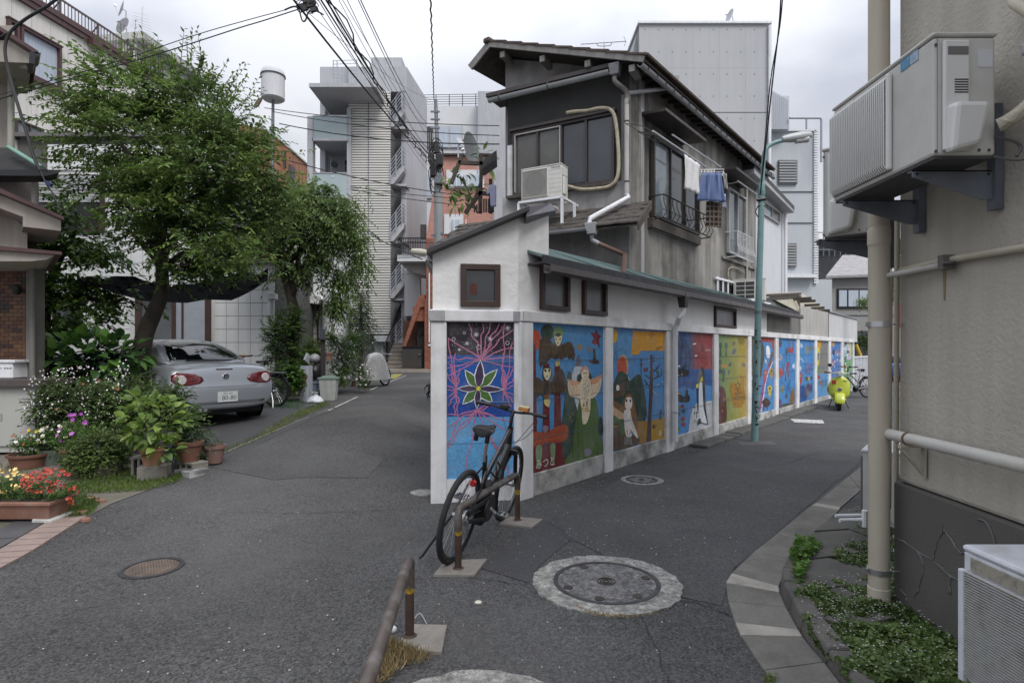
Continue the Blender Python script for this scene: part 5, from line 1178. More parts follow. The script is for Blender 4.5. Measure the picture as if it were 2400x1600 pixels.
# ---------------------------------------------------------------- orange block, water-tank like radome
ob=thing('orange_building','orange-brown building seen between the tree and the concrete tower','building',P(640,560,45))
om=M('orange_brick',(.36,.16,.085),.8,.3,.5,streak=.45,ss=1.5,dirt=(.16,.08,.05),da=.6,ds=.5)
ipoly([(560,290),(622,303),(678,346),(678,640),(560,640)],45,8,om,'wall',ob);ipoly([(620,300),(680,345),(680,349),(620,305)],44.9,8,phm,'parapet',ob)
irect(610,628,314,336,44.85,.3,glass_dk,'window',ob);irect(663,669,352,392,44.85,.3,dbrown,'window',ob);irect(676,681,385,470,44.8,1,dbrown,'side',ob)
rd=thing('domed_tank','white domed cylinder on a thin pole above the trees','tank',P(640,235,26))
c=P(640,232,26);wm=M('tank_white',(.56,.57,.58),.6,.04,1,streak=.08)
m=MB();m.lathe([(.42,-.06),(.50,0),(.50,1.02)],c,28);m.build('drum',wm,rd,smooth=True)
m=MB();m.lathe([(.535,1.02),(.53,1.08)]+[(.52*math.cos(a),1.08+.40*math.sin(a)) for a in [k*math.pi/16 for k in range(1,8)]]+[(.02,1.48)],c,28);m.build('dome',wm,rd,smooth=True)
m=MB();m.lathe([(.54,1.0),(.54,1.04)],c,28);m.build('band',dbrown,rd)
m=MB();m.tube([c,P(637,560,26)],[.06,.11],10);m.build('pole',galv,rd,smooth=True);m=MB();m.lathe([(.12,0),(.12,.14)],P(640,305,26),10);m.build('collar',galv,rd)
pn=MB();pn.prism([P(594,252,25),P(600,238,25),P(613,227,25),P(612,234,25),P(604,248,25)],(0,.1,0));tag(pn.build('sign_board',M('brown_panel',(.12,.08,.07),.6)),'small brown panel edge sticking out of the tree top near the domed tank','panel')
# ================================================================ concrete tower with louvre screen
cb=thing('concrete_tower','tall grey concrete apartment tower with a white louvred stair screen','building',P(850,868,30))
Zc=30
irect(750,953,157,868,32.0,3,concrete_lt,'core',cb)
irect(845,953,157,215,30.6,3,concrete_lt,'upper_block',cb);irect(753,812,157,196,30.2,.4,concrete_lt,'parapet',cb);irect(870,942,135,158,32,2,concrete_lt,'penthouse',cb)
irect(724,882,195,204,28.2,4,concrete_lt,'roof_slab',cb)
sw=Fr(P(953,0,30.6).xy,(.125,1));m=MB();m.fbox(sw,0,4.0,-.3,0,0,P(0,157,30.6).z);m.build('side_wall',concrete_lt,cb)
irect(720,733,272,868,29.7,.4,concrete_lt,'column',cb);irect(813,822,253,868,29.8,.35,concrete_lt,'column',cb)
irect(750,762,204,868,31.0,.6,concrete_lt,'pier',cb)
fg=M('frosted_glass',(.36,.44,.45),.2,.04,2,spec=.7)
for k in range(4):
    y=272+k*134
    m=irect(733,813,y,y+52,29.75,.03,fg,'glass_balustrade',cb)
    irect(733,813,y-2,y,29.72,.08,steel,'handrail',m)
    for xx in (778,783):
        for yy in (y+8,y+40): mm=MB();mm.lathe([(.035,0),(.035,.02)],P(xx,yy,29.74),8,(0,-1,0));mm.build('fixing',pvc_white,m)
    irect(731,815,y+52,y+58,29.7,2.4,concrete_lt,'balcony_slab',cb)
    mm=MB();mm.lathe([(.16,0),(.16,.12)],P(784,y-20,31.9),16,(0,-1,0));mm.build('vent',galv,cb)
    irect(764,771,y-55,y,31.6,.2,pvc_white,'pipe_duct',cb);irect(808,814,y-30,y+2,31.6,.2,glass_dk,'door',cb)
    irect(750,813,y-84,y-72,31.5,.6,concrete_lt,'beam',cb)
slm=M('louvre_white',(.66,.65,.61),.6,.04,1);gl_dark=M('louvre_gap',(.16,.165,.17),.9,.2,1)
irect(820,912,214,785,30.45,.3,gl_dark,'screen_backing',cb)
m=MB();a,b=P(817,0,30),P(915,0,30);h=3.7/F*30;m.box(a.x,b.x,30,30.1,0,h);o=m.build('louvre_slat',slm);sdat=o.data;ol=o.location.copy();bpy.data.objects.remove(o)
for v in sdat.vertices: v.co += ol
for k in range(95):
    o=bpy.data.objects.new('louvre_slat',sdat);C.objects.link(o);o.parent=cb;o.location=Vector((0,0,P(0,218+k*6.0,30).z))-cb.location
irect(862.5,864,214,785,29.97,.05,galv,'screen_joint',cb)
irect(876,915,786,800,29.9,1,concrete_lt,'ledge',cb);irect(878,905,800,868,30.4,.5,concrete_lt,'base_wall',cb);irect(893,902,812,860,30.3,.2,M('pale_door',(.4,.42,.43),.6),'door',cb)
ra=M('rail_grey',(.34,.36,.40),.5,.1,4)
for k in range(5):
    y=205+k*134;st_=MB()
    st_.prism([P(x,yy,30.0) for x,yy in ((914,y+92),(922,y+92),(946,y+62),(948,y+52),(943,y+48),(914,y+74))],(0,.5,0));s_=st_.build('stair_flight',concrete_lt,cb)
    mm=MB()
    for q in range(5): mm.bar(P(915,y+40+q*9,29.9),P(942,y+3+q*9,29.9),.03,.03);mm.bar(P(942,y+3+q*9,29.9),P(951,y+14+q*9,31),.03,.03)
    for x in (915,928,942): mm.bar(P(x,y+40-(x-915)*1.35,29.9),P(x,y+85-(x-915)*1.35,29.9),.04,.04)
    mm.bar(P(951,y+12,31),P(951,y+60,31),.04,.04);mm.build('stair_railing',ra,cb)
    irect(914,953,y+92,y+97,30.2,1.5,concrete_lt,'landing',cb)
mm=MB()
for q in range(6): mm.bar(P(780,143+q*8,29.2),P(838,141+q*8,30.4),.025,.025)
for x in (781,790,836): mm.bar(P(x,142,29.2),P(x,194,29.2),.04,.04)
mm.build('roof_railing',ra,cb)
# white building behind
wb=thing('white_building','white flat-roofed building behind the utility pole','building',P(1060,868,40))
wbm=M('white_render',(.60,.61,.62),.8,.05,.4,streak=.05)
irect(975,1122,248,900,40,5,wbm,'wall',wb);irect(1120,1190,214,900,39,6,concrete_lt,'side_block',wb)
mm=MB()
for q in range(5): mm.bar(P(989,223+q*5.5,40),P(1120,221+q*5.5,40),.03,.03)
for k in range(5): mm.bar(P(991+k*31,222,40),P(991+k*31,248,40),.05,.05)
mm.build('roof_railing',dbrown,wb)
for x0,x1,y0,y1,mt in ((990,1016,296,348,glass_dk),(1026,1052,296,346,curt),(1054,1083,296,346,curt),(988,1012,411,465,curt)):
    w=irect(x0-1,x1+1,y0-1,y1+1,39.9,.2,al,'window',wb);irect(x0+1,x1-1,y0+1,y1-1,39.85,.1,mt,'pane',w)
    if mt is glass_dk:
        for k in range(5): irect(x0+3+k*5,x0+4+k*5,y0+15,y1-2,39.8,.04,al,'window_bar',w)
# ---------------------------------------------------------------- brick building with stairs
def brickmat(name,c1,c2,sc,mort):
    m_=bpy.data.materials.new(name);m_.use_nodes=True;t_=m_.node_tree;b_=t_.nodes['Principled BSDF'];b_.inputs['Roughness'].default_value=.8
    bt=t_.nodes.new('ShaderNodeTexBrick');bt.inputs['Scale'].default_value=sc;bt.inputs['Color1'].default_value=(*c1,1);bt.inputs['Color2'].default_value=(*c2,1);bt.inputs['Mortar'].default_value=(*mort,1);bt.inputs['Mortar Size'].default_value=.012
    bt.inputs['Brick Width'].default_value=.5;bt.inputs['Row Height'].default_value=.2
    cx=t_.nodes.new('ShaderNodeTexCoord');sp=t_.nodes.new('ShaderNodeSeparateXYZ');cm=t_.nodes.new('ShaderNodeCombineXYZ');a_=t_.nodes.new('ShaderNodeMath');a_.operation='ADD'
    t_.links.new(cx.outputs['Object'],sp.inputs[0]);t_.links.new(sp.outputs[0],a_.inputs[0]);t_.links.new(sp.outputs[1],a_.inputs[1]);t_.links.new(a_.outputs[0],cm.inputs[0]);t_.links.new(sp.outputs[2],cm.inputs[1]);t_.links.new(cm.outputs[0],bt.inputs['Vector'])
    nz=t_.nodes.new('ShaderNodeTexNoise');nz.inputs['Scale'].default_value=1.2;mr=t_.nodes.new('ShaderNodeMapRange');mr.inputs[3].default_value=.8;mr.inputs[4].default_value=1.2;t_.links.new(nz.outputs[0],mr.inputs[0]);vm=t_.nodes.new('ShaderNodeVectorMath');vm.operation='SCALE'
    t_.links.new(bt.outputs[0],vm.inputs[0]);t_.links.new(mr.outputs[0],vm.inputs['Scale']);t_.links.new(vm.outputs[0],b_.inputs['Base Color']);return m_
pinkb=brickmat('pink_brick',(.42,.20,.155),(.36,.165,.13),2.2,(.5,.36,.31));redb=brickmat('red_brick',(.29,.10,.055),(.20,.06,.035),2.2,(.22,.13,.10))
bb=thing('brick_building','orange brick apartment building with outside stairs at the end of the street','building',P(1000,868,28))
ipoly([(1040,362),(1150,362),(1150,560),(998,560),(1003,530),(1012,470)],28.5,5,pinkb,'upper_wall',bb);irect(1038,1150,359,363,28.3,5,dbrown,'coping',bb)
irect(998,1120,558,868,28,5,redb,'lower_wall',bb)
for (x0,x1,y0,y1) in ((1046,1135,398,440),(1041,1086,502,548)):
    w=irect(x0,x1,y0,y1,28.4,.15,wbm,'window',bb);irect(x0+18,x1-6,y0+12,y1-4,28.3,.12,curt,'pane',w)
    for k in range(3): irect(x0+22+k*14,x0+24+k*14,y0+12,y1-4,28.25,.1,pvc_white,'frame',w)
irect(995,1018,700,868,27.2,.9,redb,'pier',bb);irect(968,997,718,752,27.4,.4,redb,'lintel',bb)
ipoly([(979,700),(988,690),(996,690),(996,718),(985,720),(951,812),(943,812)],27.3,.35,redb,'stair_parapet',bb)
ipoly([(1000,600),(1014,600),(1014,700),(998,700)],27.2,.9,redb,'pier',bb)
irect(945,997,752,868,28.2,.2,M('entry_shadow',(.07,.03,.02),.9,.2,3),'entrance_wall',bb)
d_=irect(978,995,758,862,27.9,.1,M('dark_door',(.03,.032,.03),.5),'door',bb);irect(981,992,774,786,27.85,.05,glass_dk,'pane',d_)
g_=irect(943,988,813,862,27.25,.05,M('gate_dark',(.045,.04,.038),.5,.1,3),'gate',bb)
irect(943,988,811,814,27.2,.12,blackm,'frame',g_);irect(981,986,829,832,27.18,.05,chrome,'handle',g_)
irect(1003,1011,806,811,27.15,.04,pvc_white,'name_plate',bb);mm=MB();mm.tube([P(1006,640,27.1),P(1006,802,27.1)],.035,8);mm.build('downpipe',pvc_white,bb)
stm=M('stair_stone',(.20,.18,.155),.85,.15,2)
for k in range(16):
    x0_,x1_=-6.2+.012*k,-5.36-.0*k;z0=.6+.20*k;m=MB();m.box(x0_,x1_,28+.30*k,28+.30*(k+1)+.02,.3,z0+.2);m.build('step',stm,bb)
    m=MB();m.box(x0_-.01,x1_+.01,27.97+.30*k,28.03+.30*k,z0+.17,z0+.205);m.build('nosing',M('nosing',(.28,.26,.23),.8),bb)
mm=MB();a_,b_=Vector((-6.25,28,.8)),Vector((-6.05,32.8,4.0))
for dz in (.0,.95): mm.bar(a_+Vector((0,0,dz)),b_+Vector((0,0,dz)),.05,.05)
for k in range(24): q=a_.lerp(b_,k/23);mm.bar(q,q+Vector((0,0,.95)),.025,.025)
mm.build('stair_railing',blackm,bb)
mm=MB();a_,b_=Vector((-5.3,29.5,1.9)),Vector((-5.5,32.8,4.1))
for dz in (.0,.95): mm.bar(a_+Vector((0,0,dz)),b_+Vector((0,0,dz)),.05,.05)
for k in range(14): q=a_.lerp(b_,k/13);mm.bar(q,q+Vector((0,0,.95)),.03,.03)
mm.build('stair_railing',blackm,bb)
irect(931,1000,597,612,27,2.5,wbm,'balcony_slab',bb);ipoly([(934,612),(1000,612),(1000,645),(975,640),(950,628)],27.6,1.8,M('soffit_grey',(.34,.33,.31),.8),'balcony_soffit',bb)
irect(948,985,632,740,29.5,.3,wbm,'porch_wall',bb)
mm=MB()
for y in (558,568): mm.bar(P(934,y,26.9),P(999,y,26.9),.05,.05)
for k in range(17): mm.bar(P(934+k*4,558,26.9),P(934+k*4,596,26.9),.03,.03)
mm.bar(P(934,560,26.9),P(975,596,27.5),.04,.04);mm.build('balcony_railing',blackm,bb)
irect(985,998,526,560,28.8,.2,dbrown,'roof_door',bb)
pv_=MB();a_=P(890,872,27.6);pv_.box(P(880,0,27.6).x,P(1020,0,27.6).x,27.0,28.2,.4,.72);pv_.build('front_step',M('step_pale',(.30,.27,.23),.85,.15,4),bb)
# ================================================================ right side background
rc=thing('concrete_block','big plain grey concrete building behind the old house roof','building',P(1650,821,24))
irect(1498,1808,54,900,24.03,6,M('panel_gap',(.24,.25,.26),.9),'core',rc);rp=M('fair_faced',(.42,.43,.44),.8,.05,.35,streak=.05,ss=2.5)
xs_=[1498,1561,1624,1686,1747,1808];ys_=[54,160,264,370,480]
for i in range(5):
    for j in range(4):
        gy=1.2 if ys_[j] == 264 or ys_[j+1] == 264 else .25
        o=irect(xs_[i]+.12,xs_[i+1]-.12,ys_[j]+(1.1 if ys_[j] == 264 else .12),ys_[j+1]-(1.1 if ys_[j+1] == 264 else .12),24,.07,rp,'panel',rc)
mm=MB()
for x in range(1512,1808,32):
    for y in range(70,420,52): mm.lathe([(.025,0),(.025,.006)],P(x,y,24.0),8,(0,-1,0))
mm.build('tie_holes',M('tie',(.14,.15,.16),.9),rc,kind='stuff')
ipoly([(1484,118),(1498,54),(1498,200),(1484,200)],24.5,4,rp,'side_wall',rc);irect(1496,1810,49,54,23.9,6,pvc_white,'roof_edge',rc)
mm=MB();mm.tube([P(1804,60,23.9),P(1804,460,23.9)],.06,8);mm.build('downpipe',pvc_white,rc)
dish(P(1712,38,25),.28,(-.9,-.2,.2),'small satellite dish on top of the big concrete building')
ws=thing('white_service_block','pale grey building with louvred windows right of the street lamp','building',P(1860,821,27))
wsm=M('pale_panel_wall',(.47,.50,.53),.7,.04,.4,streak=.04)
irect(1790,1912,305,760,27,5,wsm,'wall',ws);irect(1808,1914,302,307,26.9,5,pvc_white,'roof_edge',ws)
mm=MB()
for k in range(60): z=P(0,310+k*6,26.95).z;x=P(1912,0,26.95).x;mm.box(x-.1,x+.1,26.9,27.1,z,z+.08)
mm.build('quoin_strip',pvc_white,ws)
for (x0,x1,y0,y1) in ((1825,1869,375,431),(1842,1867,570,626)):
    w=irect(x0,x1,y0,y1,26.9,.12,gl_dark,'window',ws)
    for k in range(8): yy=y0+3+k*(y1-y0-4)/8;irect(x0+2,x1-2,yy,yy+3.2,26.86,.06,pvc_grey,'louvre',w)
irect(1790,1916,642,650,26.6,.5,pvc_white,'ledge',ws);irect(1830,1914,448,449.5,26.95,.1,gl_dark,'panel_joint',ws);irect(1820,1914,521,522.5,26.95,.1,gl_dark,'panel_joint',ws)
corrT=M('corr_tower',(.50,.53,.58),.6,.05,1)
xa,xb=P(1808,0,26.5).x,P(1850,0,26.5).x
for k in range(9):
    x=xa+(xb-xa)*k/9;zt1=P(0,212+k*2.5,26.5).z;m=MB();m.box(x,x+(xb-xa)/9*.7,26.5,26.6,P(0,303,26.5).z,zt1);m.build('screen_slat',corrT,ws)
irect(1808,1850,225,303,26.62,.2,corrT,'roof_screen',ws)
mm=MB();mm.tube([P(1850,277,26.4),P(1922,277,26.4),P(1925,281,26.4),P(1925,380,26.4)],.05,8);mm.tube([P(1890,277,26.4),P(1890,303,26.4)],.04,6);mm.build('roof_pipe',ra,ws)
irect(1912,1950,655,790,29,2,wsm,'side_wing',ws)
# far house
fh=thing('far_grey_house','grey house with curtained window and tiled roof at the end of the right street','house',P(1990,821,36))
fhm=M('far_grey',(.27,.265,.255),.85,.06,.5)
irect(1950,2150,648,860,36,5,fhm,'wall',fh);m=MB();m.hexa([P(1936,652,35.5),P(2150,645,35.5),P(2150,600,39),P(1975,603,39)]+[v+Vector((0,0,.15)) for v in (P(1936,652,35.5),P(2150,645,35.5),P(2150,600,39),P(1975,603,39))]);m.build('roof',M('far_roof',(.28,.27,.27),.8,.25,3,stretch=(1,1,6)),fh)
w=irect(1963,2042,676,722,35.9,.15,black,'window',fh)
for x0,x1 in ((1967,1985),(1989,2012),(2015,2040)): irect(x0,x1,680,718,35.85,.1,curt,'pane',w)
irect(1950,2150,737,739,35.95,.1,gl_dark,'joint',fh);irect(2005,2060,775,870,35.8,.4,glass_dk,'garage',fh)
sc=thing('scaffold_building','building wrapped in dark netting far behind the right street','building',P(1980,640,48))
irect(1915,2200,560,760,48,5,M('dark_net',(.05,.052,.056),.9,.3,.6),'netting',sc);mm=MB()
for k in range(12): mm.bar(P(1917+k*13,540,47.8),P(1917+k*13,600,47.8),.06,.06)
mm.bar(P(1915,545,47.8),P(2060,545,47.8),.06,.06);mm.bar(P(1915,585,47.8),P(2060,585,47.8),.08,.08);mm.build('scaffold_poles',galv,sc)
bn=MB();bn.prism([P(2101,768,16),P(2110,768,16),P(2110,712,16),P(2101,712,16)],(0,.02,0));tag(bn.build('red_banner',M('red_cloth',(.40,.02,.03),.8,.1,5)),'red and white street banner glimpsed at the corner of the beige wall','banner')
bn=MB();bn.prism([P(2101,702,16),P(2110,702,16),P(2110,668,16),P(2101,668,16)],(0,.02,0));tag(bn.build('green_banner',M('green_cloth',(.03,.14,.10),.8,.1,5)),'green street banner glimpsed above the red one at the beige wall corner','banner')
irect(2040,2120,560,800,60,3,fhm,'back_wall',fh)
# white mesh fence
fe=thing('white_fence','white wire mesh fence after the end of the painted wall','fence',MW.p(uE+.1,0,0));fm_=M('fence_white',(.72,.73,.75),.5,.05,5)
for k in range(8):
    m=MB();u=uE+.12+k*.95;m.fbox(MW,u,u+.05,-.03,.03,0,1.36);m.build('post',fm_,fe)
for k in range(7):
    m=MB();u=uE+.17+k*.95
    for q in range(14): m.fbox(MW,u,u+.9,-.012,-.002,.1+q*.09,.13+q*.09)
    m.fbox(MW,u,u+.9,-.02,.02,1.30,1.36)
    for q in range(6): m.fbox(MW,u+.15*q+.07,u+.15*q+.08,-.002,.008,.1,1.3)
    m.build('mesh_panel',fm_,fe)
yb=thing('guard_pole','yellow and black striped guard leaning above the white fence','pole',P(2016,833,25));
for k in range(5):
    m=MB();a_,b_=P(2003,800,25),P(2017,834,25);m.tube([a_.lerp(b_,k/5),a_.lerp(b_,(k+.98)/5)],.07,10);m.build('band',M('hazard_yellow',(.55,.36,.03),.5) if k != 0 else black,yb)

# ================================================================ beige wall and fittings at the right
rb=thing('beige_building','beige rough-rendered building wall on the right with a dark cracked base','building',(2.6,2,0))
rst=M('rough_render',(.45,.42,.36),.92,.07,1.2,bump=.7,bs=42,streak=.10,dirt=(.24,.22,.185),da=.25,ds=.8)
zD=.80
BK=RB.p(0,0,0)+Vector((.628,.779,0))*4
m=MB();m.prism([RB.p(0,0,zD),RB.p(5,0,zD),RB.p(5,-3,zD),Vector((6.5,BK.y,zD)),Vector((BK.x,BK.y,zD))],(0,0,7.2));m.build('wall',rst,rb,bev=.025)
dkb=M('dark_base',(.10,.094,.084),.9,.15,2,bump=.5,bs=90,dirt=(.10,.098,.09),da=.3,ds=1.2)
m=MB();m.prism([RB.p(-.03,.018,-.1),RB.p(5,.018,-.1),RB.p(5,-2.9,-.1),Vector((6.4,BK.y,-.1)),Vector((BK.x-.01,BK.y+.01,-.1))],(0,0,zD+.096));m.build('base',dkb,rb,bev=.012)
m=MB()       # pale mended cracks
def rbp(x,y,n=.0215): return RB.P(x,y,n)
crm=M('crack_fill',(.15,.15,.155),.9,.3,20)
for pl in ([(2105,1262),(2150,1290),(2190,1318),(2230,1350),(2262,1362)],[(2185,1312),(2195,1270),(2212,1245),(2230,1262),(2245,1290),(2262,1296)],[(2150,1290),(2165,1330),(2150,1380),(2140,1400)],[(2225,1345),(2226,1390)],[(2110,1380),(2125,1395)],[(2208,1228),(2207,1250)]):
    pts=curve([rbp(*q) for q in pl],5);m.tube([q+Vector((0,random.uniform(-.006,.006),random.uniform(-.006,.006))) for q in pts],[random.uniform(.0015,.005) for _ in pts],4)
m.build('crack_repair',crm,rb)
m=MB();m.tube(curve([rbp(2292,1216),rbp(2310,1222),rbp(2324,1245),rbp(2332,1275)],5),.006,5);m.build('cable',M('cable_grey',(.1,.1,.1),.6),rb)
m=MB();a=RB.P(2214,632,.0015);m.prism([(a.x,a.y-.012,a.z),(a.x,a.y+.012,a.z),(a.x-.001,a.y+.006,a.z-.16),(a.x-.001,a.y-.004,a.z-.17)],(-.001,0,0));m.build('rust_stain',M('rust_stain',(.25,.19,.12),.9,.2,20),rb)
# big rain pipe
rp_=thing('rain_pipe','thick beige rain pipe standing in front of the corner of the beige wall','pipe',(2.235,3.5,.03))
px_,py_=2.235,3.5
m=MB();m.tube([(px_,py_,.16),(px_,py_,6)],.058,24);m.build('pipe',beige_pipe,rp_,smooth=True)
zc_=lambda y: H-(y-YH)/F*py_
m=MB();m.lathe([(.062,0),(.062,.10),(.059,.105)],(px_,py_,zc_(575)),24);m.build('coupling',beige_pipe,rp_,smooth=True)
m=MB();m.lathe([(.062,0),(.062,.07),(.059,.073)],(px_,py_,zc_(1402)),24);m.build('collar',M('collar_beige',(.50,.45,.36),.5),rp_,smooth=True)
m=MB();m.tube(curve([(px_,py_,zc_(1402)+.01),(px_,py_,.06),(px_+.03,py_+.01,.015),(px_+.09,py_+.03,.0)],5),[.0585]*16,20);m.build('elbow',M('pipe_dirty',(.26,.23,.17),.6,.25,9,dirt=(.14,.12,.09),da=.6,ds=8),rp_,smooth=True)
for y in (760,1336):
    z=zc_(y);m=MB();m.lathe([(.0605,-.017),(.0625,-.017),(.0625,.017),(.0605,.017)],(px_,py_,z),24)
    m.box(px_-.075,px_-.055,py_-.012,py_+.012,z-.014,z+.014);m.tube([(px_+.05,py_-.02,z),(px_+.12,py_-.02,z)],.006,6);m.lathe([(.014,0),(.014,.006)],(px_+.125,py_-.02,z),10,(1,0,0));m.build('clamp',steel,rp_,smooth=True)
# hand rail pipe along the wall
hr=thing('wall_pipe','white painted horizontal pipe along the beige wall at waist height','pipe',RB.p(.2,.08,1.1))
a,b=RB.P(2083,1008,.10),RB.P(2420,1108,.10);a.z=b.z=(a.z+b.z)/2;b=a+(b-a)*1.9;a=a-(b-a)*.06
m=MB();m.tube([a,b],.033,16);m.build('pipe',M('pipe_white_dirty',(.52,.505,.46),.5,.08,3,dirt=(.3,.27,.2),da=.4,ds=4),hr,smooth=True)
q=RB.P(2129,1030,.10);q.z=a.z;m=MB();dv_=(RB.d*.008).to_3d();m.tube([q-dv_,q+dv_],.037,16);m.build('clamp',M('rust',(.12,.08,.05),.7),hr)
u_=(q.xy-RB.o).dot(RB.d);m=MB();m.fbox(RB,u_-.015,u_+.015,.02,.15,a.z-.05,a.z-.035);m.fbox(RB,u_-.02,u_+.02,.012,.02,a.z-.22,a.z-.03);m.bar(RB.p(u_,.15,a.z-.05),RB.p(u_,.02,a.z-.2),.02,.012);m.build('bracket',M('bracket_cream',(.40,.37,.30),.6,.15,9,dirt=(.15,.1,.06),da=.4,ds=9),hr)
up_=thing('wall_conduit','thin beige conduits sloping along the beige wall above eye level','pipe',RB.p(.2,.04,2.2))
m=MB();m.tube([RB.P(2108,636,.03),RB.P(2206,612,.03),RB.P(2425,576,.03)],.018,10);m.build('conduit',beige_pipe,up_,smooth=True)
m=MB();m.tube([Vector((px_+.02,py_-.03,RB.P(2083,650,.05).z)),RB.P(2206,622,.05)],.017,10);m.build('conduit',M('conduit_pale',(.42,.41,.37),.5,.1,9),up_,smooth=True)
q=RB.P(2217,618,.05);m=MB();m.box(q.x-.03,q.x+.03,q.y-.02,q.y+.02,q.z-.03,q.z+.045);m.lathe([(.03,-.005),(.03,.005)],q+Vector((-.01,-.03,0)),12);m.build('clamp',M('clamp_dark',(.12,.11,.10),.6,.3,20),up_)
m=MB();m.tube(curve([RB.P(2378,-10,.06),RB.P(2378,6,.07),RB.P(2395,18,.07),RB.P(2430,40,.06)],4),.025,10);m.build('overflow_pipe',beige_pipe,up_,smooth=True)
# thin service pipes past the corner
sp_=thing('service_pipes','pair of thin beige service pipes behind the thick rain pipe','pipe',P(2100,1200,3.7))
for (x,Z,r,y0,y1) in ((2103,3.62,.016,505,1225),(2085,3.9,.02,640,1190)):
    m=MB();m.tube([P(x,y0,Z),P(x-4,y1,Z)],r,10);m.build('pipe',beige_pipe,sp_,smooth=True)
for y in (690,785,985): m=MB();m.tube([P(2080,y-8,3.85),P(2081,y+8,3.85)],.024,10);m.build('coupling',beige_pipe,sp_,smooth=True)
m=MB();m.tube(curve([P(2112,335,3.7),P(2100,300,3.7),P(2100,240,3.7),P(2107,200,3.7),P(2130,185,3.7)],4),.045,12);m.build('vent_elbow',M('vent_beige',(.36,.33,.27),.6,.25,9),sp_,smooth=True)
# air conditioners on the wall
acw=M('ac_ivory',(.54,.53,.49),.5,.04,2,streak=.05,dirt=(.3,.28,.24),da=.25,ds=5)
acw2=M('ac_cover',(.66,.655,.625),.4,.03,3)
def wall_ac(X0,X1,Z0,Z1,z0,z1,lab,ribs=30,seed=0):
    t=thing('air_conditioner',lab,'air conditioner',((X0+X1)/2,(Z0+Z1)/2,z0));h=z1-z0
    m=MB();m.box(X0,X1,Z0,Z1,z0+.012,z1-.022);m.build('casing',acw,t,bev=.014)
    m=MB();m.box(X0-.006,X1+.006,Z0-.006,Z1+.006,z1-.021,z1);m.build('top_cover',acw,t,bev=.01)
    m=MB();m.box(X0+.01,X1-.01,Z0+.01,Z1-.01,z0,z0+.012);m.build('base_tray',M('tray',(.06,.06,.06),.6),t)
    zg0,zg1=z0+.035,z1-.05;yg0,yg1=Z0+(Z1-Z0)*.36,Z1-.015
    m=MB();m.box(X0-.012,X0-.001,yg0,yg1,zg0,zg1);m.build('grille_back',M('grille_mid2',(.17,.165,.155),.6),t,bev=.01)
    m=MB();n_=ribs
    for k in range(n_):
        y=yg0+.012+(yg1-yg0-.024)*k/(n_-1);e=.03*(1 if 0 < k < n_-1 else .4)
        m.tube([(X0-.010,y,zg0+.004),(X0-.030,y,zg0+.03),(X0-.032,y,zg1-.03),(X0-.010,y,zg1-.004)],.0042,6)
    for k in range(1,10): z=zg0+(zg1-zg0)*k/10;m.box(X0-.028,X0-.024,yg0+.01,yg1-.01,z-.0015,z+.0015)
    m.build('grille',acw2,t,smooth=True)
    m=MB();m.box(X0-.03,X0-.002,yg0-.016,yg0+.006,zg0,zg1);m.build('grille_edge',acw2,t,bev=.01)
    # side panel facing the camera
    w=X1-X0
    m=MB();m.box(X0+.012,X0+.014,Z0-.0015,Z0-.0005,z0+.02,z1-.025);m.build('seam',M('seam',(.15,.14,.12),.8),t)
    m=MB();m.box(X0+w*.11,X0+w*.52,Z0-.022,Z0-.001,z0+h*.05,z1-h*.08);s_=m.build('side_cover',acw2,t,bev=.008)
    m=MB();m.box(X0+w*.16,X0+w*.49,Z0-.025,Z0-.0215,z1-h*.20,z1-h*.135);m.build('handle_recess',M('recess',(.16,.15,.14),.7),t,bev=.002)
    for k in range(6): z=z0+h*(.50+.02*k);m=MB();m.box(X0+w*.27,X0+w*.49,Z0-.0235,Z0-.0215,z,z+h*.009);m.build('vent_slot',black,s_)
    m=MB();m.hexa([(X0+w*.13,Z0-.06,z0+h*.02),(X0+w*.60,Z0-.06,z0+h*.08),(X0+w*.60,Z0-.001,z0+h*.08),(X0+w*.13,Z0-.001,z0+h*.02),(X0+w*.17,Z0-.075,z0+h*.40),(X0+w*.72,Z0-.075,z0+h*.40),(X0+w*.72,Z0-.001,z0+h*.42),(X0+w*.15,Z0-.001,z0+h*.42)]);m.build('valve_cover',acw2,t,bev=.02)
    m=MB();m.box(X1-w*.30,X1-w*.06,Z0-.002,Z0-.0005,z1-.16,z1-.08);m.build('paper_label',M('label_pale',(.56,.57,.58),.6),t)
    m=MB()
    for q in ((X0+.006,z1-.06),(X0+.006,z0+.03),(X1-w*.28,z0+.035),(X1-w*.12,z0+.035)): m.lathe([(.007,0),(.007,.004)],(q[0],Z0-.0005,q[1]),8,(0,-1,0))
    m.build('screws',M('screw',(.1,.1,.1),.5,metal=.5),t,kind='stuff')
    return t
XA=1.91;z0a,z1a=2.47,3.04
t=wall_ac(XA,2.19,2.6,3.42,z0a,z1a,'large ivory wall-mounted air conditioner at the upper right with a ribbed grille')
m=MB();ya,yb_=XA*F/(2113-1200)-0,XA*F/(2155-1200)
for (xa,xb,ytop,ybot,col) in ((2112,2133,130,155,(.08,.26,.42)),(2134,2153,115,140,(.30,.40,.52))):
    m=MB();y0_,y1_=XA*F/(xb-1200),XA*F/(xa-1200);zt_,zb_=H-(ytop-YH)/F*y0_,H-(ybot-YH)/F*y0_
    m.box(XA-.003,XA-.001,y0_,y1_,zb_,zt_);m.build('blue_sticker',M('sticker%d' % xa,col,.5,.3,60),t)
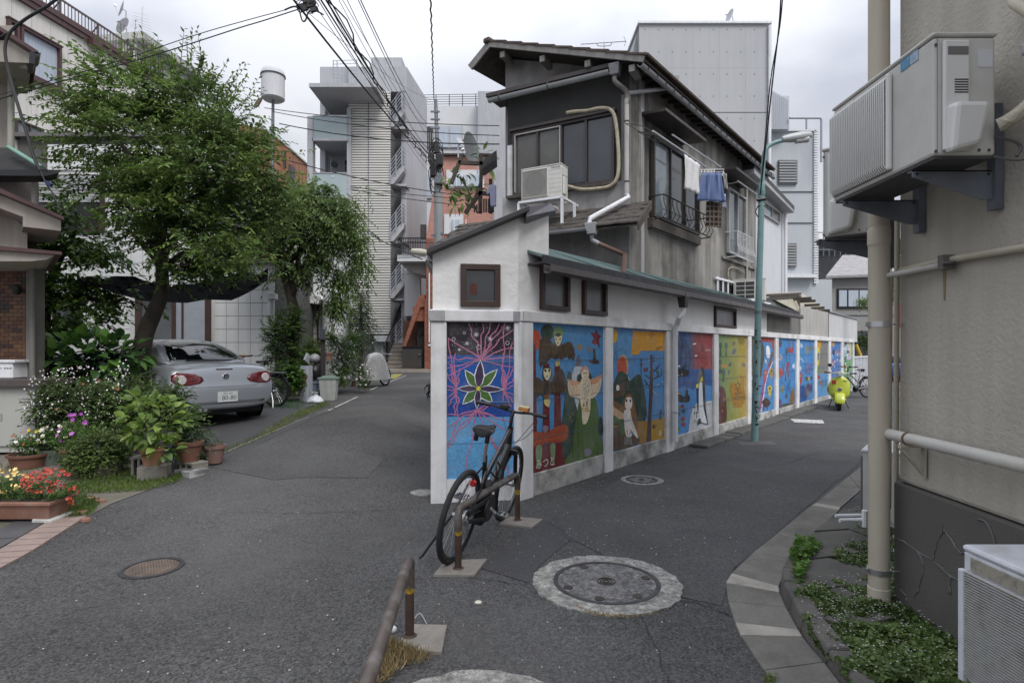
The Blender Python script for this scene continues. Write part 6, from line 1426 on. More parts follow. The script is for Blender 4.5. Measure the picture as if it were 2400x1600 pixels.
def bracket(Zb,z,X0,X1,lab):
    t=thing('steel_bracket',lab,'bracket',(X1,Zb,z));m=MB()
    m.prism([(X0-.02,Zb,z-.045),(X0-.02,Zb,z-.012),(X1,Zb,z-.012),(X1,Zb,z-.15),(X1-.05,Zb,z-.15)],(0,.006,0));m.box(X0-.02,X1,Zb,Zb+.035,z-.018,z-.012);m.build('arm',galv,t)
    m=MB();m.box(X1-.002,X1+.035,Zb-.02,Zb+.03,z-.20,z+.30);m.build('wall_plate',galv,t)
    m=MB()
    for q in (X0,X1-.02): m.lathe([(.006,0),(.006,.006)],(q,Zb-.001,z-.03),8,(0,-1,0))
    m.build('bolts',black,t)
bracket(2.74,z0a,XA+.02,2.29,'near dark steel bracket under the large wall air conditioner');bracket(3.28,z0a,XA+.0,2.31,'far dark steel bracket under the large wall air conditioner')
t=wall_ac(-.15,.15,-.36,.36,2.36,2.98,'second ivory air conditioner half hidden behind the large one',22);t.location.x,t.location.y=2.47,4.12;t.rotation_euler[2]=math.radians(-39)
bracket(3.92,2.36,2.10,2.56,'near bracket under the half hidden second air conditioner')
m=MB();m.hexa([RB.p(-1.2,-.10,2.0),RB.p(0.0,-.10,2.0),RB.p(0,-3,2.0),RB.p(-1.2,-3,2.0)]+[RB.p(-1.2,-.10,3.2),RB.p(0,-.10,3.2),RB.p(0,-3,3.2),RB.p(-1.2,-3,3.2)])
m=MB();m.tube(curve([(2.165,2.56,2.60),(2.20,2.53,2.62),(2.26,2.50,2.68),(2.285,2.48,2.78),(2.30,2.44,2.88),(2.305,2.3,2.92)],5),.030,14)
rbw=M('wrap_tape',(.44,.41,.31),.65,.12,9,bump=.8,bs=18);hz_=tag(m.build('wrapped_pipe',rbw,smooth=True),'tape-wrapped cream refrigerant pipe leaving the large air conditioner','pipe')
for k in range(9):
    pass
m=MB();m.box(2.225,2.33,2.30,2.52,2.885,2.94);tag(m.build('pipe_cover',pvc_grey,bev=.012),'pale grey plastic pipe cover on the wall beside the large air conditioner','cover')
m=MB();m.tube(curve([(2.17,2.585,2.56),(2.24,2.56,2.53),(2.262,2.555,2.50),(2.24,2.55,2.46)],4),.007,6);m.tube(curve([(2.16,2.58,2.47),(2.24,2.54,2.44),(2.30,2.50,2.46),(2.33,2.40,2.50)],4),.0055,6);tag(m.build('cables',M('cable_grey',())),'thin grey cables looping under the large air conditioner','cable')
# foreground unit, bottom right
fa=thing('air_conditioner','dirty white outdoor unit in the bottom right corner with horizontal fins','air conditioner',(2.12,2.1,.1))
dw=M('ac_white_dirty',(.60,.62,.66),.45,.05,3,dirt=(.30,.27,.2),da=.35,ds=9)
X0,X1,Y0,Y1,z0,z1=2.0,2.27,1.62,2.545,.15,.745
m=MB();m.box(X0,X1,Y0,Y1,z0,z1-.03);m.build('casing',dw,fa,bev=.008)
m=MB();m.box(X0-.006,X1+.006,Y0-.006,Y1+.006,z1-.03,z1);m.build('top_cover',dw,fa,bev=.014)
m=MB();m.box(X0-.006,X0-.001,Y0,2.50,z1-.10,z1-.045);m.build('yellowed_strip',M('yellowed',(.33,.31,.25),.6,.2,25,dirt=(.1,.09,.07),da=.7,ds=25),fa)
m=MB();m.box(X0-.004,X0-.001,Y0+.02,2.52,z0+.02,z1-.115);m.build('grille_back',M('grille_dk2',(.045,.045,.042),.8),fa)
m=MB();m.lathe([(.245,0),(.245,.003),(.2,.0035)],(X0-.004,2.14,.40),36,(-1,0,0));m.build('fan_opening',black,fa)
fin=M('fin',(.42,.42,.40),.5,.15,14,dirt=(.15,.13,.1),da=.5,ds=14)
for k in range(40):
    z=z0+.03+k*.0116;m=MB();m.hexa([(X0-.022,Y0+.02,z-.001),(X0-.009,Y0+.02,z+.002),(X0-.009,2.52,z+.002),(X0-.022,2.52,z-.001),(X0-.022,Y0+.02,z+.003),(X0-.009,Y0+.02,z+.005),(X0-.009,2.52,z+.005),(X0-.022,2.52,z+.003)]);m.build('fin',fin,fa)
m=MB();m.box(X0-.028,X0-.002,2.517,2.545,z0,z1-.105);m.build('edge_strip',dw,fa,bev=.006)
m=MB();m.box(X0-.02,X1,Y0+.1,Y0+.2,0,z0-.002);m.box(X0-.02,X1,2.3,2.4,0,z0-.002);m.build('feet',concrete,fa)
# unit on the ground further along
ga=thing('air_conditioner','tall white unit standing on the ground behind the thick rain pipe','air conditioner',P(2050,1235,5.2))
ga.location=(0,0,0)
m=MB();m.box(0,.32,0,.75,.06,.70);m.build('casing',M('ac_grey',(.50,.50,.49),.5,.05,4),ga,bev=.012)
m=MB();m.box(-.01,.33,-.01,.76,.70,.725);m.build('top_cover',dw,ga,bev=.006)
m=MB();m.box(-.02,-.001,.03,.72,.08,.66);m.build('side_frame',M('frame_dk',(.13,.13,.12),.6),ga);m=MB();m.box(.04,.30,-.015,-.002,.12,.64);m.build('front_panel',M('ac_grey',()),ga)
m=MB();m.box(0,.3,.05,.15,0,.06);m.box(0,.3,.55,.65,0,.06);m.build('feet',concrete,ga)
ga.location=(P(2022,1062,5.1).x,5.1,0);ga.rotation_euler[2]=math.radians(-39)
m=MB()
for k in range(4): q=P(2095,1190+k*33,3.9);m.tube([q,q+Vector((.12,0,.0))],.012,8)
m.build('wall_ducts',pvc_grey,sp_)
m=MB();q=P(1968,1219,4.6);m.tube([q,q+Vector((.25,.02,0))],.017,8);m.tube([q+Vector((.0,.06,.02)),q+Vector((.25,.08,.02))],.014,8);m.tube([q+Vector((.2,0,-.05)),q+Vector((.2,0,.08))],.022,8);tag(m.build('drain_pipes',pvc_white),'short white drain pipes lying by the flagstones','pipe')
# ================================================================ street lamp
sl_=thing('street_lamp','pale turquoise street lamp pole on the right street','street lamp',G(1768,1034));teal=M('teal_paint',(.19,.33,.33),.5,.12,3,streak=.15,dirt=(.12,.16,.15),da=.4,ds=5)
ZL=G(1768,1034).y
m=MB();pts=[P(1768,1034,ZL),P(1777,740,ZL),P(1785,455,ZL)];m.tube(pts,[.062,.056,.05],16);m.build('pole',teal,sl_,smooth=True)
m=MB();m.lathe([(.055,-.02),(.06,0),(.056,.16),(.045,.2)],P(1785,455,ZL),16);m.build('collar',teal,sl_,smooth=True)
m=MB();m.tube(curve([P(1786,440,ZL),P(1790,370,ZL),P(1797,348,ZL),P(1815,335,ZL),P(1838,329,ZL)],5),.036,12);m.build('arm',teal,sl_,smooth=True)
m=MB();c0=P(1866,322,ZL);m.lathe([(.01,-.28),(.05,-.26),(.075,-.1),(.085,.1),(.06,.26),(.01,.3)],c0,16,(1,.05,.17));o=m.build('lamp_head',M('lamp_grey',(.40,.42,.42),.4,.05,5),sl_,smooth=True)
c_=Vector(o.location);m=MB();m.lathe([(.01,-.15),(.05,-.12),(.06,.1),(.01,.16)],P(1880,328,ZL),14,(1,.05,.17));m.build('lens',M('lens',(.5,.5,.48),.25),sl_,smooth=True)
m=MB()
for y,h_ in ((735,.05),(800,.015),(905,.02),(955,.015)): zc2=P(1777,y,ZL);m.lathe([(.061,0),(.062,h_)],zc2,16)
m.build('bands',M('tape_grey',(.13,.15,.15),.6,.3,30),sl_,smooth=True)
random.seed(5);m=MB()
for k in range(26):
    y=random.uniform(770,1000);q=P(1774,y,ZL-.066);w=random.uniform(.006,.02);m.box(q.x-.04+random.uniform(0,.05),q.x-.04+random.uniform(0,.05)+w,q.y,q.y+.01,q.z,q.z+random.uniform(.008,.05))
m.build('paint_chips',black,sl_)
m=MB();q=P(1783,470,ZL);m.tube([q+Vector((-.08,-.03,0)),q+Vector((.07,-.05,.02))],.03,8);m.tube([q+Vector((-.06,-.03,-.1)),q+Vector((.07,-.03,-.1))],.012,6);m.tube(curve([q+Vector((-.05,0,-.1)),q+Vector((-.09,0,-.2)),q+Vector((-.04,0,-.3))],4),.01,5);m.build('cable_clamps',black,sl_)
m=MB();g_=G(1768,1040);m.prism([(g_.x-.3,g_.y-.2,-.01),(g_.x+.35,g_.y-.12,-.01),(g_.x+.4,g_.y+.25,-.01),(g_.x-.2,g_.y+.22,-.01)],(0,0,.018));m.build('footing',M('footing',(.10,.096,.09),.9,.2,6,speck=.4),sl_)
# low kerb along the painted wall
wk=bpy.data.objects.new('wall_kerb',None);C.objects.link(wk);wk['kind']='structure';km=M('old_kerb',(.10,.098,.09),.9,.3,4,bump=.7,bs=40,dirt=(.05,.05,.045),da=.7,ds=3)
u=MW.hit(1600,1000)[0];ue=MW.hit(1880,940)[0]
while u < ue:
    L=random.uniform(.7,1.1);m=MB();m.fbox(MW,u,min(u+L,ue)-.02,.10,.42,-.02,.055+random.uniform(-.01,.015));m.build('kerb_stone',km,wk,bev=.02);u += L
# ================================================================ utility pole and wires
up=thing('utility_pole','concrete utility pole with tangled cables above the corner house','utility pole',(P(1030,600,20).x,20,.5));XP=P(1029,500,20).x;ztop=P(0,235,20).z
pm_=M('pole_concrete',(.27,.28,.285),.8,.1,2,streak=.15)
m=MB();m.tube([(XP,20,.5),(XP-.03,20,P(0,400,20).z)],[.19,.145],16);m.build('pole',pm_,up,smooth=True);m=MB();m.tube([(XP-.03,20,P(0,400,20).z),(P(1021,235,20).x,20,ztop)],[.085,.06],10);m.build('top_pole',galv,up,smooth=True)
blk=[((1016,395),(.11,.13,.30)),((1030,375),(.13,.1,.2)),((1012,372),(.08,.1,.2)),((1028,420),(.14,.1,.18)),((1024,350),(.09,.09,.16))]
for (x,y),(a_,b_,c_) in blk:
    q=P(x,y,19.8);m=MB();m.box(q.x-a_,q.x+a_,q.y-b_,q.y+b_,q.z-c_,q.z+c_);m.build('cable_box',black if y != 420 else galv,up,bev=.03)
m=MB();random.seed(11)
for k in range(26):
    a=random.uniform(0,6.28);r=random.uniform(.12,.34);q=P(1022,random.uniform(350,440),19.9);pts=[q+Vector((r*math.cos(a+t)*.8,random.uniform(-.1,.1),r*1.3*math.sin(a+t))) for t in (0,.9,1.9,2.9,3.9)];m.tube(curve(pts,4),.014,5)
m.build('cable_coils',wire_m,up)
for y in (262,280,300): m=MB();q=P(1020,y,19.95);m.bar(q-Vector((.16,0,0)),q+Vector((.16,0,0)),.05,.05);m.build('cross_fitting',galv,up)
m=MB();m.bar(P(1010,552,19.9),P(1040,546,19.9),.06,.06);m.tube([P(1045,600,19.5),P(1046,700,19.5)],.03,6);m.build('step_bolts',galv,up)
def wire(pts,r,lab,s=None,grp='overhead cables'):
    m=MB();m.tube(pts,r,6);return tag(m.build('overhead_cable',wire_m,smooth=True),lab,'cable',grp)
def far(a,b,k=1.15): return Vector(a)+(Vector(b)-Vector(a))*k
hub=P(1018,385,20)
spec=[((735,0),(1030,392),.021,'thickest lone cable running from top centre down to the utility pole'),
        ((790,0),(1018,372),.016,None),((800,0),(1020,378),.018,None),((806,0),(1015,383),.013,None),((770,0),(1005,350),.007,None),
        ((782,0),(1016,400),.009,None),((826,0),(1008,355),.006,None),((837,0),(1001,300),.006,None),((842,0),(1000,345),.007,None),((867,0),(1012,330),.008,None),((873,0),(1002,290),.010,None),((796,0),(1010,410),.007,None),((757,0),(1018,235),.005,None)]
for i,((x,y),(x2,y2),r,lab) in enumerate(spec):
    b=P(x2,y2,19.9);a=P(x,y,7.0);d=a-b;a2=b+d*1.5;r *= .78;pts=sag(a2,b,.35,14)
    ref=min(pts,key=lambda q: abs(q.y-7));
    wire(pts,r*.85,lab or 'one of the cables bunched from the top of the photo to the utility pole')
m=MB();b=P(1017,395,19.8);a=P(792,0,7.0)+Vector((0,0,.12));a2=b+(a-b)*1.3
cl=sag(a2,b,.35,60);m.tube([q+Vector((.05*math.sin(i*1.3),.0,.05*math.cos(i*1.3))) for i,q in enumerate(cl)],.010,5);tag(m.build('overhead_cable',wire_m),'spiral hanger wire wound round the bunched cables','cable','overhead cables')
a,b=P(1007,-60,9),P(1017,232,20);m=MB();L=sag(a,b,.02,60);m.tube([q+Vector((.012*math.sin(i*1.9),0,0)) for i,q in enumerate(L)],.016,6);tag(m.build('overhead_cable',wire_m),'single twisted cable dropping almost vertically onto the utility pole','cable')
# service cables to the left
kn=thing('cable_junction','knot of cable connectors at the top of the photo over the street','connector',P(715,10,8));m=MB();random.seed(3)
for (x,y) in ((706,14),(712,20),(736,22),(730,6),(718,2),(728,12)): q=P(x,y,8);m.bar(q-Vector((.05,0,.02)),q+Vector((.05,.02,.02)),.05,.05)
for k in range(7):
    q=P(random.uniform(706,738),random.uniform(0,22),8);m.tube(curve([q+Vector((.08*math.cos(t),random.uniform(-.04,.04),.08*math.sin(t))) for t in (0,1.2,2.4,3.6,4.6)],3),.006,4)
m.build('connectors',wire_m,kn)
for pts,r,lab in (([(-60,240),(0,222),(240,155),(460,82),(600,42),(667,24),(705,10)],.0055,'upper service cable crossing the cream building to the left'),
                    ([(-60,250),(0,232),(200,175),(360,130),(480,92),(560,66),(620,48),(700,22)],.0075,'lower wavy service cable crossing the tree top to the left')):
    wire(curve([P(x,y,8) for x,y in pts],6),r,lab)
wire(curve([P(x,y,8) for x,y in ((667,24),(688,16),(700,22),(708,48),(716,48),(724,28),(740,26),(758,35))],5),.011,'short looped cable hanging beside the junction knot')
wire(curve([P(x,y,7) for x,y in ((140,-8),(110,15),(60,45),(25,75),(12,110),(18,160),(40,240),(62,310),(80,370),(95,400))],6),.018,'thick black cable drooping down the left house front')
wire(curve([P(x,y,7) for x,y in ((95,400),(108,430),(125,455),(140,488),(150,490))],6),.009,'thin black cable tail below the blue connector at left')
m=MB();q=P(115,431,7);m.bar(q-Vector((.03,0,-.02)),q+Vector((.03,0,-.02)),.04,.04);tag(m.build('cable_connector',M('blue_dark',(.02,.03,.10),.5)),'small dark blue cable connector by the left house eave','connector')
wire(curve([P(x,y,7) for x,y in ((-30,105),(0,88),(30,70),(40,62))],4),.010,'short cable entering the picture at the far upper left')
# cables crossing between the trees, tower and house
for a,b,s,r in (((620,253,16),(1170,295,13),.10,.010),((640,262,16),(1170,318,13),.12,.010),((655,290,16),(1170,338,13),.15,.014),((670,375,16),(1060,455,19),.10,.014),((820,437,18),(1080,465,19),.05,.011),((820,443,18),(1075,480,19),.05,.012),((640,600,15),(1000,600,14),.1,.006),((860,545,16),(990,608,12),.03,.012),((910,568,18),(1020,570,19),0,.012),((655,640,16),(985,640,14),.08,.005)):
    wire(sag(P(*a),P(*b),s,10),r,'one of the cables crossing in front of the concrete tower',grp='cables crossing the left street')
a,b=P(1832,-40,8.6),P(1782,455,ZL-.05);wire(curve([a,P(1826,60,8.8),P(1812,180,9.2),P(1797,320,9.7),b],6),.011,'black cable dropping to the turquoise street lamp',grp='lamp cables')
wire(curve([a+Vector((.03,0,0)),P(1828,60,8.8),P(1806,190,9.2),P(1793,330,9.7),b],6),.009,'second thinner cable dropping to the turquoise street lamp',grp='lamp cables')
# wall lamp on the left of the corner house
wl=thing('street_light','small cream street light on the left eave of the corner house','street light',P(990,592,7));m=MB();m.lathe([(.01,-.12),(.035,-.10),(.045,0),(.035,.09),(.01,.11)],P(985,591,7),14,(1,0,-.12));m.build('shade',M('lamp_cream',(.42,.40,.33),.5),wl,smooth=True)
m=MB();m.bar(P(998,600,7),P(1001,618,6.8),.02,.03);m.build('bracket',steel,wl)
m=MB();m.hexa([P(997,612,6.6),P(1027,612,6.3),P(1027,600,6.4),P(1003,606,6.7)]+[v+Vector((.02,.02,.05)) for v in (P(997,612,6.6),P(1027,612,6.3),P(1027,600,6.4),P(1003,606,6.7))]);m.build('eave_gutter',dbrown,ch)
m=MB();m.bar(P(1003,612,6.6),P(1027,655,6.3),.05,.06);m.build('eave_strut',M('strut',(.09,.085,.085),.6),ch)
# roof-side things left of the old house: satellite dish, aerial, timber balcony, shirt
dish(P(1110,345,15.5),.42,(-.85,-.4,-.35),'grey satellite dish seen edge-on above the pink brick building')
dish(P(1080,335,16),.18,(.6,-.5,.5),'small white satellite dish beside the large edge-on dish')
tb=thing('timber_balcony','dark timber drying balcony left of the old house','balcony',P(1120,480,13.5))
m=MB()
for a,b in (((1128,360),(1126,500)),((1150,420),(1150,500)),((1075,381),(1150,385)),((1082,365),(1058,430)),((1118,452),(1160,456)),((1090,500),(1128,450))): m.bar(P(*a,13.5),P(*b,13.5),.08,.08)
m.build('frame',wood,tb)
for k in range(9):
    m=MB();x=1112+k*5.5;m.bar(P(x,466 if x > 1118 else 480,13.4),P(x,498,13.4),.025,.04);m.build('slat',wood,tb)
m=MB();m.prism([P(x,y,13.2) for x,y in ((1130,395),(1164,372),(1164,352),(1134,372))],(0,.6,0));m.build('lean_roof',M('roof_metal',()),tb)
sh_=M('shirt_lilac',(.48,.48,.66),.85,.08,8)
m=MB();o=[P(x,y,13.0) for x,y in ((1145,434),(1158,431),(1163,434),(1163,482),(1150,483),(1148,452),(1142,456),(1140,450))];m.prism(o,(0,.12,0));tag(m.build('shirt',sh_,bev=.02),'pale lilac shirt hung beside the old house wall','shirt')

# ================================================================ pipe barriers
rail_m=M('barrier_brown',(.085,.068,.058),.45,.2,6,metal=.1,dirt=(.24,.23,.22),da=.45,ds=9);post_m=M('post_rust',(.055,.034,.026),.7,.3,9,dirt=(.09,.04,.02),da=.5,ds=12)
yel=M('yellow_tape',(.42,.27,.02),.6,.3,40,dirt=(.05,.035,.02),da=.85,ds=22);pad_c=M('pad_concrete',(.25,.23,.20),.9,.25,8,bump=.8,bs=40,dirt=(.10,.095,.085),da=.6,ds=8)
def barrier(A,B,hgt,lab,padA,padB,ra=.029):
    t=thing('pipe_barrier',lab,'barrier',(A.x,A.y,0));A=Vector((A.x,A.y,0));B=Vector((B.x,B.y,0));d=(B-A).normalized();up_=Vector((0,0,1));r=ra
    m=MB();q=[A+up_*(hgt-.16),A+up_*(hgt-.06),A+up_*(hgt-.015)+d*.02,A+up_*hgt+d*.06,B+up_*hgt-d*.06,B+up_*(hgt-.015)-d*.02,B+up_*(hgt-.06),B+up_*(hgt-.14)];m.tube(q,r,18);m.build('top_rail',rail_m,t,smooth=True)
    for X in (A,B):
        m=MB();m.tube([X,X+up_*(hgt-.12)],r*.86,14);m.build('post',post_m,t,smooth=True)
        m=MB();m.lathe([(r*.9,0),(r*.91,.045)],X+up_*(hgt-.19),14);m.build('yellow_band',yel,t,smooth=True)
        m=MB();m.lathe([(r*1.7,0),(r*1.6,.016),(r*1.0,.03)],X,14);m.build('foot',post_m,t,smooth=True)
    for pad in (padA,padB):
        if pad: m=MB();m.prism([(*G(x,y).xy,-.01) for x,y in pad],(0,0,.03));m.build('concrete_pad',pad_c,t,bev=.006)
    return t
b1=barrier(G(1074,1337),G(1213,1223),.452,'rear brown pipe barrier the black bicycle leans against',[(1015,1351),(1044,1317),(1142,1314),(1112,1352)],[(1170,1229),(1196,1213),(1272,1220),(1248,1239)])
b2=barrier(G(960,1497),Vector((-.50,1.93,0)),.45,'front brown pipe barrier cut off by the bottom edge of the photo',[(925,1530),(958,1468),(1048,1470),(1036,1534)],None)
# ================================================================ bicycle
def wheel(t,x,R,name='wheel',spokes=28,wide=.022,rot=0.):
    cx=Vector((x,0,R));w=MB();ring=lambda rr,n=36,y=0: [cx+Vector((rr*math.cos(2*math.pi*k/n),y,rr*math.sin(2*math.pi*k/n))) for k in range(n)]
    w.tube(ring(R-wide),wide,10,closed=True);wo_=w.build(name,rubber,t,smooth=True)
    w=MB();w.tube(ring(R-wide*2.3),.012,6,closed=True);w.build('rim',M('rim_grey',(.12,.12,.125),.35,.1,5,metal=.6),wo_,smooth=True)
    w=MB()
    for k in range(spokes):
        a=2*math.pi*k/spokes;b=a+(.5 if k % 2 else -.5);y=.03 if k % 4 < 2 else -.03
        w.tube([cx+Vector((.025*math.cos(b),y,.025*math.sin(b))),cx+Vector(((R-wide*2.3)*math.cos(a),0,(R-wide*2.3)*math.sin(a)))],.0013,3,caps=False)
    w.build('spokes',steel,wo_,fixn=False);w=MB();w.lathe([(.014,-.06),(.028,-.035),(.022,-.02),(.022,.02),(.028,.035),(.014,.06)],cx,14,(0,1,0));w.build('hub',steel,wo_,smooth=True)
    return wo_
def bicycle(lab,col,ebike=True,group=None):
    t=thing('bicycle',lab,'bicycle');R=.345;fm=M('frame_'+str(col[0]),col,.28,.05,5,coat=.6)
    wheel(t,0,R);wheel(t,1.10,R)
    V=lambda x,z,y=0: Vector((x,y,z));bb_=V(.46,.30);st=V(.33,.74);hb=V(.905,.70);ht=V(.855,.90);ax=V(0,R);fx=V(1.10,R)
    m=MB();m.tube([hb.lerp(ht,.15),bb_+V(0,.02)],[.030,.034],12);m.tube([ht.lerp(hb,.12),bb_.lerp(st,.52)],.022,12);m.tube([bb_,st],.019,10);m.tube([hb,ht],.026,12)
    for y in (-.055,.055): m.tube([bb_+V(-.04,0,y*.6),V(.1,.35,y),ax+V(0,0,y)],.011,8);m.tube([bb_.lerp(st,.75)+V(0,0,y*.4),V(.2,.52,y),ax+V(0,0,y)],.009,8)
    m.build('frame',fm,t,smooth=True)
    m=MB();m.tube([hb,V(.935,.66)],.024,10);m.bar(V(.93,.67,-.075),V(.93,.67,.075),.05,.04)
    for y in (-.062,.062): m.tube([V(.935,.68,y),V(.99,.54,y),V(1.09,.36,y)],[.019,.019,.014],10)
    m.build('fork',blackm,t,smooth=True)
    m=MB();m.tube([st-V(0,.05),V(.302,.895)],.014,8);m.build('seat_post',chrome,t,smooth=True)
    m=MB();vs=[];prof=[(-.13,.055,.00),(-.12,.082,.012),(-.07,.085,.02),(0,.055,.018),(.07,.028,.012),(.13,.02,.008),(.145,.008,0)]
    n=12
    for x,w,z in prof:
        for k in range(n): a=2*math.pi*k/n;vs.append(V(.29+x,.945+z+.026*math.sin(a)*(1 if math.sin(a) < 0 else .7)*(1.5 if x < -.05 else 1),w*math.cos(a)))
    m.add(vs,[(i*n+k,i*n+(k+1) % n,(i+1)*n+(k+1) % n,(i+1)*n+k) for i in range(len(prof)-1) for k in range(n)]+[tuple(range(n)),tuple(range((len(prof)-1)*n,len(prof)*n))])
    sa=m.build('saddle',M('saddle_black',(.015,.015,.016),.3,.1,5),t,smooth=True)
    m=MB()
    for y in (-.035,.035): m.tube([V(.20,.90,y),V(.38,.925,y*.6)],.005,5);m.lathe([(.018,-.03),(.018,.03)],V(.185,.90,y*1.3),10)
    m.build('saddle_springs',blackm,sa,smooth=True)
    # stem and handlebar
    hc=V(.845,1.03);m=MB();m.tube([ht,V(.845,.985),hc+V(.03,0)],.016,10);m.build('stem',blackm,t,smooth=True)
    bar_=[V(.80,1.055,.31),V(.84,1.05,.16),V(.875,1.03,.05),V(.875,1.03,-.05),V(.84,1.05,-.16),V(.80,1.055,-.31)]
    m=MB();m.tube(curve(bar_,4),.0115,8);hb_=m.build('handlebar',blackm,t,smooth=True)
    for s_ in (1,-1):
        m=MB();m.tube([V(.795,1.056,.32*s_),V(.828,1.052,.20*s_)],.0165,10);m.build('grip',black,hb_,smooth=True)
        m=MB();m.tube([V(.86,1.045,.17*s_),V(.90,1.035,.22*s_),V(.89,1.03,.30*s_)],.005,5);m.build('brake_lever',steel,hb_,smooth=True)
    m=MB();m.box(.84,.90,.05,.12,1.04,1.075);m.build('display',black,hb_,bev=.006)
    m=MB();m.box(.83,.90,-.135,-.05,1.055,1.085);m.build('orange_label',M('orange_lbl',(.5,.2,.05),.5,.2,30),hb_,bev=.003);m=MB();m.box(.83,.90,-.135,-.055,1.086,1.094);m.build('yellow_label',M('yellow_lbl',(.6,.5,.25),.5,.2,30),hb_)
    m=MB()
    for y0,y1,dz in ((.18,.03,.0),(-.18,-.03,.02),(-.2,.02,.06)): m.tube(curve([V(.87,1.035,y0),V(.99,1.0-dz,y0*.95),V(1.0,.86-dz,y0*.5),V(.95,.73,y1)],5),.0028,4)
    m.build('brake_cables',black,t)
    m=MB();a=V(1.0,.62,.0)
    # drive
    m=MB();m.lathe([(.105,-.012),(.11,0),(.105,.012)],bb_+V(.0,0,-.06),24,(0,1,0));m.lathe([(.07,-.05),(.075,.0),(.07,.05)],bb_,20,(0,1,0));m.build('motor_unit',black,t,smooth=True)
    m=MB();m.bar(V(.0,.375,-.055),V(.44,.40,-.06),.02,.04);m.bar(V(0,.315,-.055),V(.44,.22,-.06),.02,.03);m.build('chain_guard',black,t,bev=.006)
    m=MB();
    m.box(.36,.50,-.045,.045,.10,.24) if False else m.hexa([V(.38,.16,-.05),V(.56,.19,-.05),V(.56,.19,.05),V(.38,.16,.05),V(.34,.42,-.05),V(.50,.52,-.05),V(.50,.52,.05),V(.34,.42,.05)]);m.build('battery',black,t,bev=.02) if ebike else None
    for s_,a in ((-1,-.5),(1,math.pi-.5)):
        e=bb_+V(.17*math.cos(a),.17*math.sin(a),.075*s_);m=MB();m.bar(bb_+V(0,0,.07*s_),e,.014,.024);cr_=m.build('crank',steel,t,bev=.003)
        m=MB();c=e+V(0,0,.055*s_)
        m.bar(c+V(-.045,0,-.045),c+V(-.045,0,.045),.012,.022);m.bar(c+V(.045,0,-.045),c+V(.045,0,.045),.012,.022);m.bar(c+V(-.045,0,-.04),c+V(.045,0,-.04),.012,.022);m.bar(c+V(-.045,0,.04),c+V(.045,0,.04),.012,.022);m.bar(c+V(-.045,0),c+V(.045,0),.02,.012);m.build('pedal',chrome,cr_)
    m=MB();m.lathe([(.055,-.006),(.058,0),(.055,.006)],ax+V(0,0,-.045),20,(0,1,0));m.tube([ax+V(0,-.02,-.06),ax+V(.03,-.10,-.06),ax+V(.05,-.16,-.05)],.012,6);m.build('rear_gears',steel,t,smooth=True)
    m=MB();m.lathe([(.028,0),(.03,.012),(.022,.03)],V(-.0+.16,.56),14,(-1,0,0));m.build('red_reflector',M('red_refl',(.45,.015,.015),.2,coat=.5),t,smooth=True)
    m=MB();m.tube([V(.03,.33,.07),V(-.06,.16,.14),V(-.10,.02,.20),V(-.13,.015,.205)],.009,6);m.build('kickstand',steel if not ebike else blackm,t,smooth=True)
    if ebike:
        m=MB();m.tube(curve([V(.36,.62,-.05),V(.44,.56,-.09),(.52,-.09,.60),V(.50,.66,-.06),V(.42,.68,-.07),V(.38,.60,-.1),V(.46,.54,-.1),V(.54,.60,-.08)],6),.008,6);m.build('cable_lock',black,t,smooth=True)
    return t
bk_=bicycle('black electric-assist bicycle leaning on the brown pipe barrier',(.012,.012,.013))
A_=Vector((-.45,4.34,.004));yaw=math.atan2(.948,.32)
bk_.scale=(1.035,)*3;bk_.location=A_;bk_.rotation_euler=(math.radians(10),0,yaw);bk_.rotation_mode='XYZ'
b3=bicycle('old silver bicycle parked beyond the rear bumper of the silver car',(.22,.22,.22),False)
q=P(641,945,11.9);b3.location=(q.x,12.0,.415);b3.rotation_euler=(math.radians(-4),0,math.radians(163))
m=MB();m.box(-.27,.16,-.075,.075,.72,.735);m.tube([(-.2,.06,.72),(0,.06,.36)],.006,4);m.tube([(-.2,-.06,.72),(0,-.06,.36)],.006,4)
o=m.build('rear_rack',M('rack_grey',(.13,.13,.13),.6),None);o.parent=b3
m=MB();m.tube([(.37*math.cos(a),0,.345+.37*math.sin(a)) for a in [math.radians(q_) for q_ in range(20,200,15)]],.022,6);o=m.build('mudguard',blackm,None,smooth=True);o.parent=b3
b4=dup(b3,(P(1200+.617*F,0,19.5).x,19.5,0),math.radians(200),'bicycle with black handlebar parked by the white fence behind the thick rain pipe')
b4.rotation_euler[0]=0
# ================================================================ scooter
sc=thing('motor_scooter','bright yellow-green motor scooter parked facing the camera by the painted wall','scooter')
lime=M('lime_paint',(.43,.48,.035),.28,.05,3,coat=.6)
def loft(rings,name,mat,parent,closed=True,sub=1,caps=True,lab=None):
    n=len(rings[0]);m=MB();vs=[v for r in rings for v in r]
    fs=[(i*n+k,i*n+(k+1) % n,(i+1)*n+(k+1) % n,(i+1)*n+k) for i in range(len(rings)-1) for k in range(n if closed else n-1)]
    if caps: fs += [tuple(range(n)),tuple(range((len(rings)-1)*n,len(rings)*n))]
    m.add(vs,fs);return m.build(name,mat,parent,smooth=True,sub=sub)
rings=[]
for z,w,x in ((.32,.21,.50),(.42,.25,.50),(.60,.26,.49),(.76,.245,.47),(.86,.17,.45),(.91,.08,.44)):
    r=[]
    for k in range(9): y=-w+2*w*k/8;r.append((x+.10*(1-(y/w)**2)**.5*1.0,y,z))
    for k in range(8,-1,-1): y=-w+2*w*k/8;r.append((x+.10*(1-(y/w)**2)**.5-.03,y*.97,z))
    rings.append(r)
loft(rings,'leg_shield',lime,sc)
rings=[]
